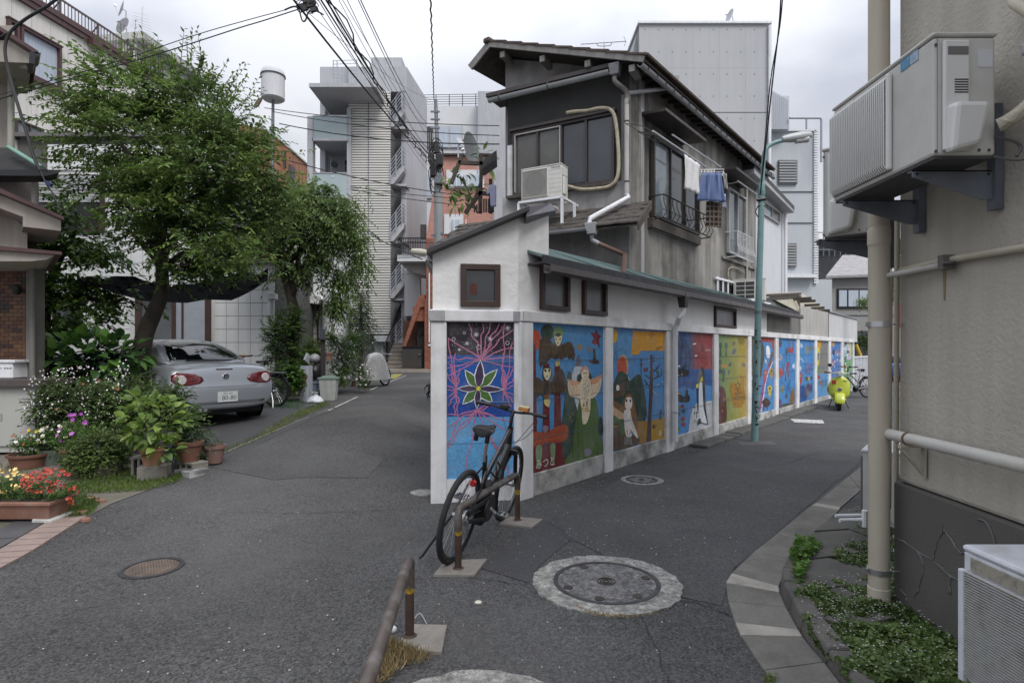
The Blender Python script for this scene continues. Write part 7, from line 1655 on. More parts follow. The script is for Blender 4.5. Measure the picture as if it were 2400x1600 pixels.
for a in [math.radians(q_) for q_ in range(-5,176,18)]:
    rr=.25;r=[]
    for k in range(8): b=math.pi*k/7;w=.125*math.cos(b);h=.04*math.sin(b);r.append((.66+(rr+h)*math.cos(a),w,.22+(rr+h)*math.sin(a)*.95))
    for k in range(7,-1,-1): b=math.pi*k/7;w=.118*math.cos(b);h=.04*math.sin(b)-.012;r.append((.66+(rr+h)*math.cos(a),w,.22+(rr+h)*math.sin(a)*.95))
    rings.append(r)
loft(rings,'front_mudguard',lime,sc)
def ell_mb(m,c,r,n=14,k2=8,mi=0):
    vs=[]
    for i in range(k2+1):
        t=math.pi*i/k2
        for k in range(n): a=2*math.pi*k/n;vs.append((c[0]+r[0]*math.sin(t)*math.cos(a),c[1]+r[1]*math.sin(t)*math.sin(a),c[2]+r[2]*math.cos(t)))
    return m.add(vs,[(i*n+k,i*n+(k+1) % n,(i+1)*n+(k+1) % n,(i+1)*n+k) for i in range(k2) for k in range(n)],mi)
m=MB();ell_mb(m,(.50,0,.98),(.10,.11,.055));m.build('headset',lime,sc,smooth=True)
m=MB();m.lathe([(.055,0),(.06,.03),(.05,.045)],(.57,0,.975),18,(1,0,.1));hl=m.build('headlamp',M('lamp_glass',(.45,.47,.48),.1,coat=.5),sc,smooth=True);m=MB();m.lathe([(.06,.0),(.066,.03),(.06,.032)],(.57,0,.975),18,(1,0,.1));m.build('bezel',chrome,hl,smooth=True)
m=MB();m.tube([(.46,-.36,1.0),(.49,-.1,.99),(.49,.1,.99),(.46,.36,1.0)],.014,8);hb2=m.build('handlebar',steel,sc,smooth=True)
for s_ in (-1,1): m=MB();m.tube([(.455,.38*s_,1.0),(.475,.22*s_,.995)],.019,8);m.build('grip',M('grip_dark',(.06,.02,.015),.6) if s_ < 0 else black,hb2,smooth=True)
m=MB();m.tube([(.48,-.16,1.0),(.50,-.24,1.16)],.006,5);ell_mb(m,(.50,-.25,1.20),(.015,.055,.045));m.build('mirror',blackm,sc,smooth=True)
m=MB();m.lathe([(.05,0),(.055,.01),(.05,.015)],(.593,0,.56),14,(1,0,0));m.build('horn_badge',chrome,sc,smooth=True)
m=MB();m.box(.555,.575,-.19,-.09,.70,.80);m.build('red_sticker',M('red_sticker',(.30,.03,.02),.5,.3,40),sc)
m=MB();m.box(.555,.57,.08,.19,.795,.81);m.build('script_badge',chrome,sc)
def tyre(t,x,R,wd,name='wheel'):
    m=MB();m.lathe([(R*.55,-wd*.42),(R*.8,-wd*.5),(R*.96,-wd*.4),(R,0),(R*.96,wd*.4),(R*.8,wd*.5),(R*.55,wd*.42)],(x,0,R),26,(0,1,0));w=m.build(name,rubber,t,smooth=True)
    m=MB();m.lathe([(R*.55,-wd*.44),(R*.5,-wd*.2),(R*.2,-wd*.46),(R*.2,wd*.46),(R*.5,wd*.2),(R*.55,wd*.44)],(x,0,R),22,(0,1,0));m.build('rim',steel,w,smooth=True);return w
tyre(sc,.66,.24,.11);tyre(sc,-.62,.22,.10)
m=MB();m.tube([(.62,.075,.22),(.56,.06,.45)],.02,8);m.tube([(.62,-.075,.22),(.56,-.06,.45)],.02,8);m.build('fork',steel,sc,smooth=True)
m=MB();m.box(-.25,.52,-.17,.17,.26,.31);m.build('floorboard',lime,sc,bev=.02)
m=MB();ell_mb(m,(-.55,.17,.50),(.34,.12,.19));ell_mb(m,(-.55,-.17,.50),(.34,.12,.19));ell_mb(m,(-.52,0,.52),(.40,.22,.22));m.build('rear_body',lime,sc,smooth=True)
m=MB();ell_mb(m,(-.45,0,.78),(.36,.14,.07));m.build('seat',black,sc,smooth=True)
m=MB();m.tube([(-.1,.14,.28),(-.05,.26,.02)],.012,6);m.tube([(-.1,-.14,.28),(-.05,-.22,.02)],.012,6);m.build('centre_stand',blackm,sc)
q=P(1972,958,15.3);f_=Vector((0,0,0)) - Vector((q.x,q.y,0));sc.location=(q.x+.22,q.y+.55,0);sc.rotation_euler=(math.radians(-2),0,math.atan2(f_.y,f_.x)+.04)
# ================================================================ car
def build_car(lab,col):
    t=thing('parked_car',lab,'car');paint_c=M('car_paint_%d' % int(col[0]*1000),col,.34,0,2,metal=.5,coat=.8)
    st=[(0.0,.72,.30,.42,.52,.60),(.035,.80,.27,.44,.62,.665),(.10,.85,.25,.48,.78,.93),(.17,.87,.24,.52,.84,.99),(.32,.89,.23,.55,.86,1.01),(.75,.895,.20,.56,.88,1.02),(1.6,.895,.20,.56,.88,1.0),(2.9,.895,.20,.56,.87,.98),(3.4,.89,.20,.56,.82,.92),(3.95,.87,.21,.54,.74,.82),(4.25,.80,.24,.5,.66,.72),(4.40,.66,.3,.48,.56,.62)]
    rings=[]
    for x,w,zb,zm,zs,ztp in st:
        h=[(0,zb),(.55*w,zb),(.93*w,zb+.05),(w,zm),(.985*w,zs),(.87*w,ztp-.025),(.5*w,ztp),(0,ztp+.012)]
        rings.append([(x,y,z) for y,z in h]+[(x,-y,z) for y,z in h[-2:0:-1]])
    body=loft(rings,'body',paint_c,t,sub=2)
    gst=[(.60,.72,1.0,1.005),(.95,.69,1.0,1.20),(1.35,.66,1.0,1.375),(1.75,.64,1.0,1.425),(2.3,.64,1.0,1.41),(2.75,.67,.98,1.22),(3.2,.70,.95,.955)]
    rings=[]
    for x,w,zb,ztp in gst:
        h=[(.0,zb-.05),(w+.06,zb-.05),(w+.035,zb+(ztp-zb)*.3),(w-.04*(ztp-zb)/.4,ztp-.06*(ztp-zb)/.4),(w*.62,ztp),(0,ztp+.01)]
        rings.append([(x,y,z) for y,z in h]+[(x,-y,z) for y,z in h[-2:0:-1]])
    gl=M('car_glass',(.008,.009,.010),.05,0,1,spec=.6);gh=loft(rings,'roof',paint_c,t,sub=2)
    # roof skin and pillars
    bpy.context.view_layer.update();dg=bpy.context.evaluated_depsgraph_get()
    from mathutils.bvhtree import BVHTree
    def bvh(o):
        e=o.evaluated_get(dg);me=e.to_mesh();v=[q_.co.copy() for q_ in me.vertices];f=[tuple(p_.vertices) for p_ in me.polygons];e.to_mesh_clear();return BVHTree.FromPolygons(v,f)
    tb_,tg=bvh(body),bvh(gh);o0=t.location
    def proj(tree,a,axis,off):      # a: (u,v) in the plane across axis
        if axis == 'x': o_,d_=Vector((-3,a[0],a[1])),Vector((1,0,0))
        elif axis == 'z': o_,d_=Vector((a[0],a[1],3)),Vector((0,0,-1))
        else: o_,d_=Vector((a[0],3*axis,a[1])),Vector((0,-axis,0))
        h=tree.ray_cast(o_,d_)
        return (h[0]-d_*off) if h[0] else None
    def patch(tree,axis,outline,off,name,mat,parent,n=14,th=.004):
        # grid fill of a convex outline (list of (u,v)) by polar fan
        c=(sum(p_[0] for p_ in outline)/len(outline),sum(p_[1] for p_ in outline)/len(outline));R_=5;vs=[];N_=len(outline)
        for r in range(R_+1):
            for p_ in outline: vs.append(proj(tree,(c[0]+(p_[0]-c[0])*r/R_,c[1]+(p_[1]-c[1])*r/R_),axis,off))
        if any(v is None for v in vs): vs=[v if v is not None else Vector((0,0,.5)) for v in vs];
        m=MB();m.add(vs,[(r*N_+k,r*N_+(k+1) % N_,(r+1)*N_+(k+1) % N_,(r+1)*N_+k) for r in range(R_) for k in range(N_)]);o=m.build(name,mat,parent,smooth=True,fixn=False)
        md=o.modifiers.new('s','SOLIDIFY');md.thickness=th;md.offset=0;return o
    def dens(pl,k=5):
        out=[]
        for a,b in zip(pl,pl[1:]+pl[:1]): out += [(a[0]+(b[0]-a[0])*i/k,a[1]+(b[1]-a[1])*i/k) for i in range(k)]
        return out
    patch(tg,'x',dens([(-.60,1.035),(.60,1.035),(.56,1.16),(.44,1.335),(0,1.375),(-.44,1.335),(-.56,1.16)],4),.006,'rear_window',gl,t,th=.003)
    patch(tg,'z',dens([(2.45,-.50),(2.9,-.60),(3.05,-.58),(3.1,0),(3.05,.58),(2.9,.60),(2.45,.50),(2.42,0)],3),.006,'windscreen',gl,t,th=.003)
    for s_ in (1,-1):
        patch(tg,s_,dens([(1.35,1.06),(2.75,1.04),(2.45,1.28),(1.9,1.34),(1.55,1.28)],4),.006,'side_window',gl,t,th=.003)
    red=M('lamp_red',(.13,.006,.01),.12,.15,12,coat=.9);clr=M('lamp_clear',(.50,.46,.46),.15,.2,30,coat=.9);dred=M('lamp_dark_red',(.10,.006,.01),.15,.1,12,coat=.8)
    for s_ in (1,-1):
        ol_=[(.36,.74),(.42,.70),(.54,.68),(.68,.67),(.78,.70),(.825,.75),(.815,.83),(.74,.875),(.60,.865),(.48,.845),(.38,.80)]
        o=patch(tb_,'x',dens([(y*s_,z) for y,z in ol_],2),.006,'tail_lamp',red,t,th=.012)
        ci=lambda cy,cz,r,ry=None: [(s_*(cy+r*math.cos(a)),cz+(ry or r)*math.sin(a)) for a in [2*math.pi*k/18 for k in range(18)]]
        patch(tb_,'x',ci(.69,.765,.072),.016,'round_lamp',clr,o,th=.006);patch(tb_,'x',ci(.50,.765,.05,.035),.016,'inner_lamp',dred,o,th=.004)
    patch(tb_,'x',[(.052*math.cos(a),.80+.052*math.sin(a)) for a in [2*math.pi*k/24 for k in range(24)]],.008,'badge',chrome,t,th=.01)
    q_=proj(tb_,(0,.80),'x',.02)
    m=MB();m.lathe([(.044,0),(.044,.004)],q_,24,(-1,0,-.0));bdg=m.build('badge_disc',M('badge_dark',(.05,.055,.07),.3),t)
    text('V',.052,q_+Vector((-.0075,0,.019)),(0,-1,0),(0,0,1),chrome,'emblem',bdg);text('W',.050,q_+Vector((-.0075,0,-.014)),(0,-1,0),(0,0,1),chrome,'emblem',bdg)
    patch(tb_,'x',dens([(-.14,.925),(.14,.925),(.13,.905),(-.13,.905)],4),.004,'brake_light',M('brake_strip',(.05,.01,.01),.3),t)
    seam=M('panel_seam',(.03,.03,.032),.6)
    def seamline(pts,tree=tb_,axis='x'):
        m=MB();c=[]
        for a,b in zip(pts,pts[1:]): c += [proj(tree,(a[0]+(b[0]-a[0])*i/6,a[1]+(b[1]-a[1])*i/6),axis,.0) for i in range(6)]
        c.append(proj(tree,pts[-1],axis,.0));m.tube([v for v in c if v is not None],.003,4);m.build('panel_seam',seam,t)
    seamline([(-.62,.86),(-.60,.72),(-.56,.66),(-.48,.635),(.48,.635),(.56,.66),(.60,.72),(.62,.86)]);seamline([(-.80,.66),(.80,.66)]) if False else None
    for s_ in (1,-1): seamline([(1.15,.34),(1.12,.9)],tb_,s_);seamline([(2.45,.32),(2.5,.9)],tb_,s_);seamline([(.42,.62),(.1,.62)],tb_,s_)
    patch(tb_,'x',dens([(-.62,.36),(.62,.36),(.66,.40),(-.66,.40)],6),.006,'bumper_strip',M('bumper_grey',(.12,.13,.14),.5),t)
    # plate
    q_=proj(tb_,(0,.47),'x',.0);m=MB();m.box(q_.x-.02,q_.x-.005,-.165,.165,.385,.55);pl=m.build('number_plate',M('plate_white',(.66,.67,.66),.5,.03,9),t,bev=.004)
    pk=M('plate_green',(.03,.06,.045),.5);xp=q_.x-.0208
    text('80-80',.105,(xp,-.022,.447),(0,-1,0),(0,0,1),pk,'lettering',pl);text('品川 383',.042,(xp,0,.523),(0,-1,0),(0,0,1),pk,'lettering',pl);text('へ',.04,(xp,.138,.45),(0,-1,0),(0,0,1),pk,'lettering',pl)
    for x in (.82,3.42):
        for s_ in (1,-1):
            m=MB();wd=.11;R=.315;m.lathe([(R*.62,-wd),(R*.93,-wd),(R,-wd*.8),(R,wd*.8),(R*.93,wd),(R*.62,wd)],(x,s_*.765,R),30,(0,1,0));w=m.build('wheel',rubber,t,smooth=True)
            m=MB();m.lathe([(R*.62,-.06),(R*.6,s_*.09),(R*.15,s_*.07),(R*.05,s_*.09)],(x,s_*.765,R),24,(0,1,0));m.build('rim',steel,w,smooth=True)
            m=MB();m.lathe([(R*1.16,-.02),(R*1.16,.0)],(x,s_*.88,R),26,(0,1,0));m.build('wheel_arch',black,t)
    m=MB();m.box(.25,4.1,-.72,.72,.17,.30);m.build('underbody',black,t);m=MB();m.tube([(.02,.42,.27),(.25,.42,.27)],.03,10);m.tube([(.02,.34,.27),(.25,.34,.27)],.03,10);m.build('exhaust',steel,t,smooth=True)
    for s_ in (1,-1): m=MB();ell_mb(m,(2.72,s_*.98,1.0),(.07,.10,.065));m.build('mirror',paint_c,t,smooth=True)
    return t
car=build_car('silver two-door car parked on the left with licence plate 80-80',(.38,.40,.43))
car.location=(-4.68,9.45,.375);car.rotation_euler=(0,math.radians(-.5),math.atan2(.6,-.8))
c2_=build_car('blue car parked behind the white fence at the far right',(.03,.10,.30));c2_.location=(P(1990,0,30).x,30,0);c2_.rotation_euler=(0,0,math.radians(8))
# ================================================================ dog behind the wall corner
dg_=thing('dog','thin grey dog standing half hidden behind the white wall corner','dog',(P(1012,0,14.4).x,14.4,gz(-2.2,14.4)))
def skin(parent,verts,edges,radii,name,mat,sub=2,root=0):
    me=bpy.data.meshes.new(name);me.from_pydata(verts,edges,[]);me.materials.append(mat);o=bpy.data.objects.new(name,me);C.objects.link(o);o.parent=parent
    o.modifiers.new('skin','SKIN');sv=me.skin_vertices[0].data
    for i,r in enumerate(radii): sv[i].radius=(r,r);sv[i].use_root=(i == root)
    md=o.modifiers.new('s','SUBSURF');md.levels=sub;md.render_levels=sub;me.polygons.foreach_set('use_smooth',[True]*len(me.polygons));return o
V_=[(0,0,.36),(.14,0,.37),(.28,0,.36),(.38,0,.42),(.46,0,.50),(.56,0,.47),(-.05,.05,.32),(-.03,.06,.22),(-.11,.06,.13),(-.08,.06,.02),(-.05,-.05,.32),(-.03,-.06,.22),(-.11,-.06,.13),(-.08,-.06,.02),(.29,.05,.28),(.27,.05,.15),(.29,.05,.02),(.29,-.05,.28),(.27,-.05,.15),(.29,-.05,.02),(-.10,0,.36),(-.18,0,.28),(-.2,0,.2)]
E_=[(0,1),(1,2),(2,3),(3,4),(4,5),(0,6),(6,7),(7,8),(8,9),(0,10),(10,11),(11,12),(12,13),(2,14),(14,15),(15,16),(2,17),(17,18),(18,19),(0,20),(20,21),(21,22)]
R_=[.075,.07,.095,.06,.055,.03,.05,.035,.02,.018,.05,.035,.02,.018,.04,.025,.02,.04,.025,.02,.03,.012,.008]
skin(dg_,V_,E_,R_,'body',M('dog_fur',(.05,.05,.052),.9,.3,20,bump=.5))
dg_.rotation_euler=(0,0,math.radians(-10))
# ================================================================ street clutter on the left
bn_=thing('rubbish_bin','pale grey plastic bin with green lid on the left kerb','bin');q=P(771,951,13.4);bn_.location=(0,0,0)
def frus(m,x0,y0,x1,y1,z0,z1,mi=0): m.hexa([(-x0,-y0,z0),(x0,-y0,z0),(x0,y0,z0),(-x0,y0,z0),(-x1,-y1,z1),(x1,-y1,z1),(x1,y1,z1),(-x1,y1,z1)],mi)
m=MB();frus(m,.16,.14,.20,.17,0,.50);m.build('body',M('bin_grey',(.42,.44,.42),.6,.08,4,streak=.2,dirt=(.25,.25,.2),da=.4),bn_,bev=.012)
m=MB();frus(m,.225,.19,.215,.18,.50,.54);frus(m,.17,.14,.12,.10,.54,.575);m.build('lid',M('lid_green',(.13,.19,.15),.55,.1,4),bn_,bev=.008);m=MB();m.tube([(-.06,0,.57),(-.04,0,.60),(.04,0,.60),(.06,0,.57)],.012,6);m.build('handle',M('lid_green',()),bn_)
bn_.location=(q.x,13.4,gz(-3.8,13.4));bn_.rotation_euler=(0,0,.1)
bg_=MB();vs=[];n=16
random.seed(8)
for i,(r,z) in enumerate(((.12,.0),(.19,.03),(.17,.08),(.11,.13),(.05,.17),(.02,.19),(.07,.25))):
    for k in range(n): a=2*math.pi*k/n;rr=r*random.uniform(.7,1.25);vs.append((rr*math.cos(a)*1.15,rr*math.sin(a),z*random.uniform(.92,1.05)))
bg_.add(vs,[(i*n+k,i*n+(k+1) % n,(i+1)*n+(k+1) % n,(i+1)*n+k) for i in range(6) for k in range(n)])
o=bg_.build('plastic_bag',M('bag_white',(.62,.64,.68),.35,.08,14,bump=.6,bs=14),None,smooth=True,sub=1);tag(o,'knotted white plastic bag on the kerb beside the pale bin','bag');q=P(739,952,12.8);o.location=(q.x,12.9,.42)
pa=thing('grey_panel','narrow upright grey metal sign panel with punched holes beside the plastic bag','panel',P(712,945,13.2));m=MB();a,b=P(703,940,13.2),P(719,857,13.2);m.box(a.x,b.x,13.2,13.26,a.z,b.z);m.build('face',galv if False else M('panel_grey',(.34,.36,.41),.5,.06,3),pa);m=MB();m.box(b.x,b.x+.03,13.2,13.5,a.z,b.z+.0);m.build('return',M('panel_light',(.45,.46,.5),.5),pa)
m=MB()
for y in (874,880,902,918,926): m.lathe([(.012,0),(.012,.004)],P(711,y,13.198),8,(0,-1,0))
m.build('holes',black,pa)
# dark motor scooter under plants, with grey crash helmet
hm=thing('covered_moped','dark moped with a grey helmet among the plants behind the grey panel','moped',P(735,900,14));m=MB();ell_mb(m,P(738,840,14),(.13,.15,.115));m.build('helmet',M('helmet_grey',(.28,.28,.30),.4,.1,8),hm,smooth=True)
m=MB();ell_mb(m,P(744,872,14.1),(.16,.3,.24));m.build('body',black,hm,smooth=True);m=MB();m.lathe([(.22,-.05),(.24,0),(.22,.05)],P(742,905,14.05),20,(1,.2,0));m.build('wheel',rubber,hm,smooth=True)
m=MB();m.bar(P(716,835,13.8),P(728,848,14),.04,.2);m.build('windshield',M('shield',(.35,.37,.4),.2),hm)
bc=thing('blue_crate','blue plastic crate beside the grey panel','crate',P(728,920,13.7));m=MB();a,b=P(719,922,13.7),P(738,896,13.7);m.box(a.x,b.x,13.7,14.1,a.z,b.z);m.build('body',M('crate_blue',(.13,.17,.23),.6),bc,bev=.01);m=MB();m.box(a.x-.02,b.x+.02,13.68,14.12,b.z-.03,b.z+.01);m.build('rim',M('crate_blue',()),bc)
dp_=thing('dark_signpost','dark brown wooden post with a small notice among the street plants','post',P(756,920,14));m=MB();m.bar(P(757,930,14),P(757,792,14),.09,.09);m.build('post',M('post_dark',(.035,.03,.028),.7),dp_);m=MB();a,b=P(750,795,13.9),P(762,772,13.9);m.box(a.x,b.x,13.88,13.93,a.z,b.z);m.build('notice',M('notice',(.06,.065,.075),.5),dp_)
# silver bike cover
cv=thing('covered_bicycle','bicycle under a silver cover parked at the left kerb near the brick stairs','covered bicycle');vs=[];n=18;random.seed(4);m=MB()
pr=[(.34,.16,.95),(.42,.2,.9),(.62,.24,.6),(.72,.26,.28)]
for i,(a_,b_,z) in enumerate([(.02,.02,1.06),(.30,.14,1.02),(.42,.17,.92),(.55,.2,.65),(.66,.23,.38),(.74,.26,.22)]):
    for k in range(n): t_=2*math.pi*k/n;w=1+(.10*math.sin(5*t_+i)+random.uniform(-.03,.03))*(i/5);vs.append((a_*math.cos(t_)*w,b_*math.sin(t_)*w,z))
m.add(vs,[(i*n+k,i*n+(k+1) % n,(i+1)*n+(k+1) % n,(i+1)*n+k) for i in range(5) for k in range(n)]);m.build('cover',M('silver_cover',(.38,.38,.37),.4,.1,6,bump=.5,bs=10,metal=.2),cv,smooth=True,sub=1)
wheel(cv,-.5,.3,'wheel',12);wheel(cv,.5,.3,'wheel',12);m=MB();m.tube([(.45,-.3,1.0),(.4,0,1.02),(.45,.3,1.0)],.012,6);m.build('handlebar',steel,cv,smooth=True)
q=P(876,904,17.6);cv.location=(q.x,17.8,gz(-4,17.8));cv.rotation_euler=(0,0,math.radians(66))
# blocks and pots by the plants at left
blk_m=M('cinder_block',(.21,.20,.175),.9,.2,6,bump=.6,bs=50,dirt=(.08,.08,.06),da=.5,ds=5)
def block(c,w,d,h,rz,lab,cores=True,mat=None):
    t=thing('concrete_block',lab,'block',c);mat=mat or blk_m
    m=MB();m.box(-w/2,w/2,-d/2,d/2,0,h) if not cores else None
    if cores:
        e=.03;m.box(-w/2,w/2,-d/2,d/2,0,e);m.box(-w/2,w/2,-d/2,d/2,h-e,h)
        for x0,x1 in ((-w/2,-w/2+e),(-e/2,e/2),(w/2-e,w/2)): m.box(x0,x1,-d/2,d/2,e,h-e)
        m.box(-w/2+e,w/2-e,d/2-.04,d/2-.01,e,h-e)
    o=m.build('block',mat,None,bev=.006);lo=o.location.copy();o.parent=t;o.location=lo;t.rotation_euler=(0,0,rz);return t
Zp=6.55;g0=lambda x,y: G(x,y)
c=g0(347,1128);c.y += .12;c.z=gz(c.x,c.y);block(c,.30,.24,.155,.35,'solid grey concrete block under the bright green hydrangea pot',False);zc0=c.z
c2=Vector((c.x+.28,c.y+.30,c.z+.02));block(c2,.26,.2,.12,-.5,'hollow concrete block lying beside the terracotta pot',True)
c3=Vector((c.x+.33,c.y+.18,c.z-.03));block(c3,.3,.25,.10,-.5,'rough stone block with white paint splashes below the hollow block',False,M('stone_white',(.15,.15,.15),.9,.4,10,dirt=(.5,.5,.5),da=.8,ds=9))
c4=Vector((c.x-.22,c.y+.12,c.z));block(c4,.16,.2,.24,.2,'small stacked concrete block left of the solid one',True)
def pot(c,r0,r1,h,mat,lab,name='flower_pot',rim=True):
    t=thing(name,lab,'flower pot',c);m=MB();pf=[(r0,0),(r1,h*.82),(r1*1.1,h*.82),(r1*1.12,h),(r1*.98,h),(r1*.94,h*.86),(.02,h*.86)] if rim else [(r0,0),(r1,h),(r1*.92,h),(r1*.9,h*.9),(.02,h*.9)]
    m.lathe(pf,c,24);m.build('pot',mat,t,smooth=True);m=MB();m.lathe([(r1*.93,h*.80),(r1*.93,h*.88),(.02,h*.9)],c,16);m.build('soil',soil,t);return t
ptop=c.z+.155
POT1=pot(Vector((c.x-.03,c.y,ptop)),.085,.12,.20,M('terracotta_l',(.36,.17,.10),.8,.15,5,dirt=(.3,.25,.2),da=.4,ds=6),'terracotta pot of bright green hydrangea on a concrete block')
POT2=pot(Vector((c.x+.22,c.y+.32,ptop-.02)),.10,.14,.24,terra_brown,'dark brown pot behind the bright green hydrangea pot')
POT3=pot(Vector((c.x+.36,c.y+.62,c.z+.06)),.09,.12,.22,M('pot_faded',(.20,.12,.10),.85,.15,5),'faded pot of wispy plant at the right end of the pot group')
cB=g0(212,1130);cB.y += .25;cB.z=gz(cB.x,cB.y);POT4=pot(cB,.15,.175,.17,M('pot_grey',(.10,.092,.078),.9,.2,5),'large grey-brown tub holding the round clipped shrub',rim=False)
cC=g0(140,1112);cC.y += .3;cC.z=gz(cC.x,cC.y);POT5=pot(cC,.13,.18,.24,terra_brown,'wide brown pot of purple petunias left of the clipped shrub')
cD=g0(88,1100);cD.y += .25;cD.z=gz(cD.x,cD.y);POT6=pot(cD,.12,.15,.19,M('pot_green',(.10,.12,.10),.7),'grey-green pot of white pansies near the cabinet',rim=False)
cE=g0(35,1105);cE.y += .2;cE.z=gz(cE.x,cE.y);POT7=pot(cE,.17,.2,.17,terra_brown,'brown bowl of yellow pansies at the left edge')
# long planter with snapdragons
cP=G(40,1225);PL=thing('planter_box','long terracotta planter of yellow and red snapdragons at the left edge','planter',cP)
zP=cP.z+.035;xr=P(128,0,cP.y).x;m=MB();x0=xr-.95
m.hexa([(x0,cP.y-.02,zP),(xr-.04,cP.y-.02,zP),(xr-.04,cP.y+.20,zP),(x0,cP.y+.20,zP),(x0-.03,cP.y-.06,zP+.16),(xr,cP.y-.06,zP+.16),(xr,cP.y+.24,zP+.16),(x0-.03,cP.y+.24,zP+.16)]);m.build('box',terracotta,PL,bev=.01)
m=MB();m.box(x0-.04,xr+.012,cP.y-.072,cP.y+.252,zP+.135,zP+.165);m.build('rim',terracotta,PL,bev=.006);m=MB();m.box(x0,xr-.02,cP.y-.04,cP.y+.22,zP+.165,zP+.168);m.build('soil',soil,PL)
m=MB();q=G(100,1228);m.hexa([(q.x-.10,q.y,q.z),(q.x+.08,q.y+.0,q.z),(q.x+.10,q.y+.25,q.z),(q.x-.05,q.y+.25,q.z)]+[(q.x-.10,q.y,q.z+.045),(q.x+.08,q.y,q.z+.04),(q.x+.10,q.y+.25,q.z+.05),(q.x-.05,q.y+.25,q.z+.05)]);tag(m.build('white_brick',M('white_brick',(.5,.5,.48),.9,.2,8,bump=.5),bev=.008),'flaking white painted brick propping up the planter box','brick')
for x,y in ((200,1222),(215,1172),(235,1178),(195,1205)):
    q=G(x,y);m=MB();m.prism([(q.x+.05*math.cos(a)*random.uniform(.6,1.3),q.y+.04*math.sin(a),q.z) for a in (0,1.2,2.5,3.7,5)],(0,0,.035));tag(m.build('brick_fragment',terracotta,bev=.006),'broken terracotta fragment near the left road edge','brick fragment','brick fragments at the garden edge')
q=G(182,1178);m=MB();ell_mb(m,(q.x,q.y,q.z+.01),(.022,.016,.012));tag(m.build('bottle_cap',M('cap_blue',(.02,.12,.45),.4)),'tiny bright blue cap on the grass near the planter','cap')
q=G(922,1480);m=MB();ell_mb(m,(q.x,q.y,q.z+.015),(.02,.018,.02));tag(m.build('paper_scrap',pvc_white),'scrap of white litter beside the front barrier pad','litter')
m=MB();m.tube(curve([G(972,1455)+Vector((0,0,.02)),G(985,1452)+Vector((0,0,.04)),G(1000,1465)+Vector((0,0,.01))],5),.003,4);tag(m.build('wire_scrap',pvc_grey),'thin pale wire curl on the front concrete pad','wire')

# ================================================================ vegetation
def LEAF(name,c1,c2,rough=.5,tr=.25):
    if name in MC: return MC[name]
    m_=bpy.data.materials.new(name);m_.use_nodes=True;t_=m_.node_tree;N_=t_.nodes;b_=N_['Principled BSDF'];b_.inputs['Roughness'].default_value=rough;b_.inputs['Specular IOR Level'].default_value=.35
    g_=N_.new('ShaderNodeNewGeometry');r_=N_.new('ShaderNodeMix');r_.data_type='RGBA';r_.inputs[6].default_value=(*c1,1);r_.inputs[7].default_value=(*c2,1)
    cv_=N_.new('ShaderNodeTexCoord');nz=N_.new('ShaderNodeTexNoise');nz.inputs['Scale'].default_value=1.6;t_.links.new(cv_.outputs['Object'],nz.inputs['Vector'])
    a_=N_.new('ShaderNodeMath');a_.operation='MULTIPLY_ADD';a_.inputs[1].default_value=.55;t_.links.new(g_.outputs['Random Per Island'],a_.inputs[0])
    mr=N_.new('ShaderNodeMapRange');mr.inputs[1].default_value=.35;mr.inputs[2].default_value=.65;mr.inputs[3].default_value=-.1;mr.inputs[4].default_value=.55;t_.links.new(nz.outputs[0],mr.inputs[0]);t_.links.new(mr.outputs[0],a_.inputs[2])
    a_.use_clamp=True;t_.links.new(a_.outputs[0],r_.inputs[0]);t_.links.new(r_.outputs[2],b_.inputs['Base Color'])
    tl=N_.new('ShaderNodeBsdfTranslucent');hs=N_.new('ShaderNodeHueSaturation');hs.inputs['Value'].default_value=1.5;t_.links.new(r_.outputs[2],hs.inputs['Color']);t_.links.new(hs.outputs[0],tl.inputs[0])
    ms=N_.new('ShaderNodeMixShader');ms.inputs[0].default_value=tr;t_.links.new(b_.outputs[0],ms.inputs[1]);t_.links.new(tl.outputs[0],ms.inputs[2]);t_.links.new(ms.outputs[0],N_['Material Output'].inputs[0])
    MC[name]=m_;return m_
def norm(a): return a/np.maximum(np.linalg.norm(a,axis=-1,keepdims=True),1e-9)
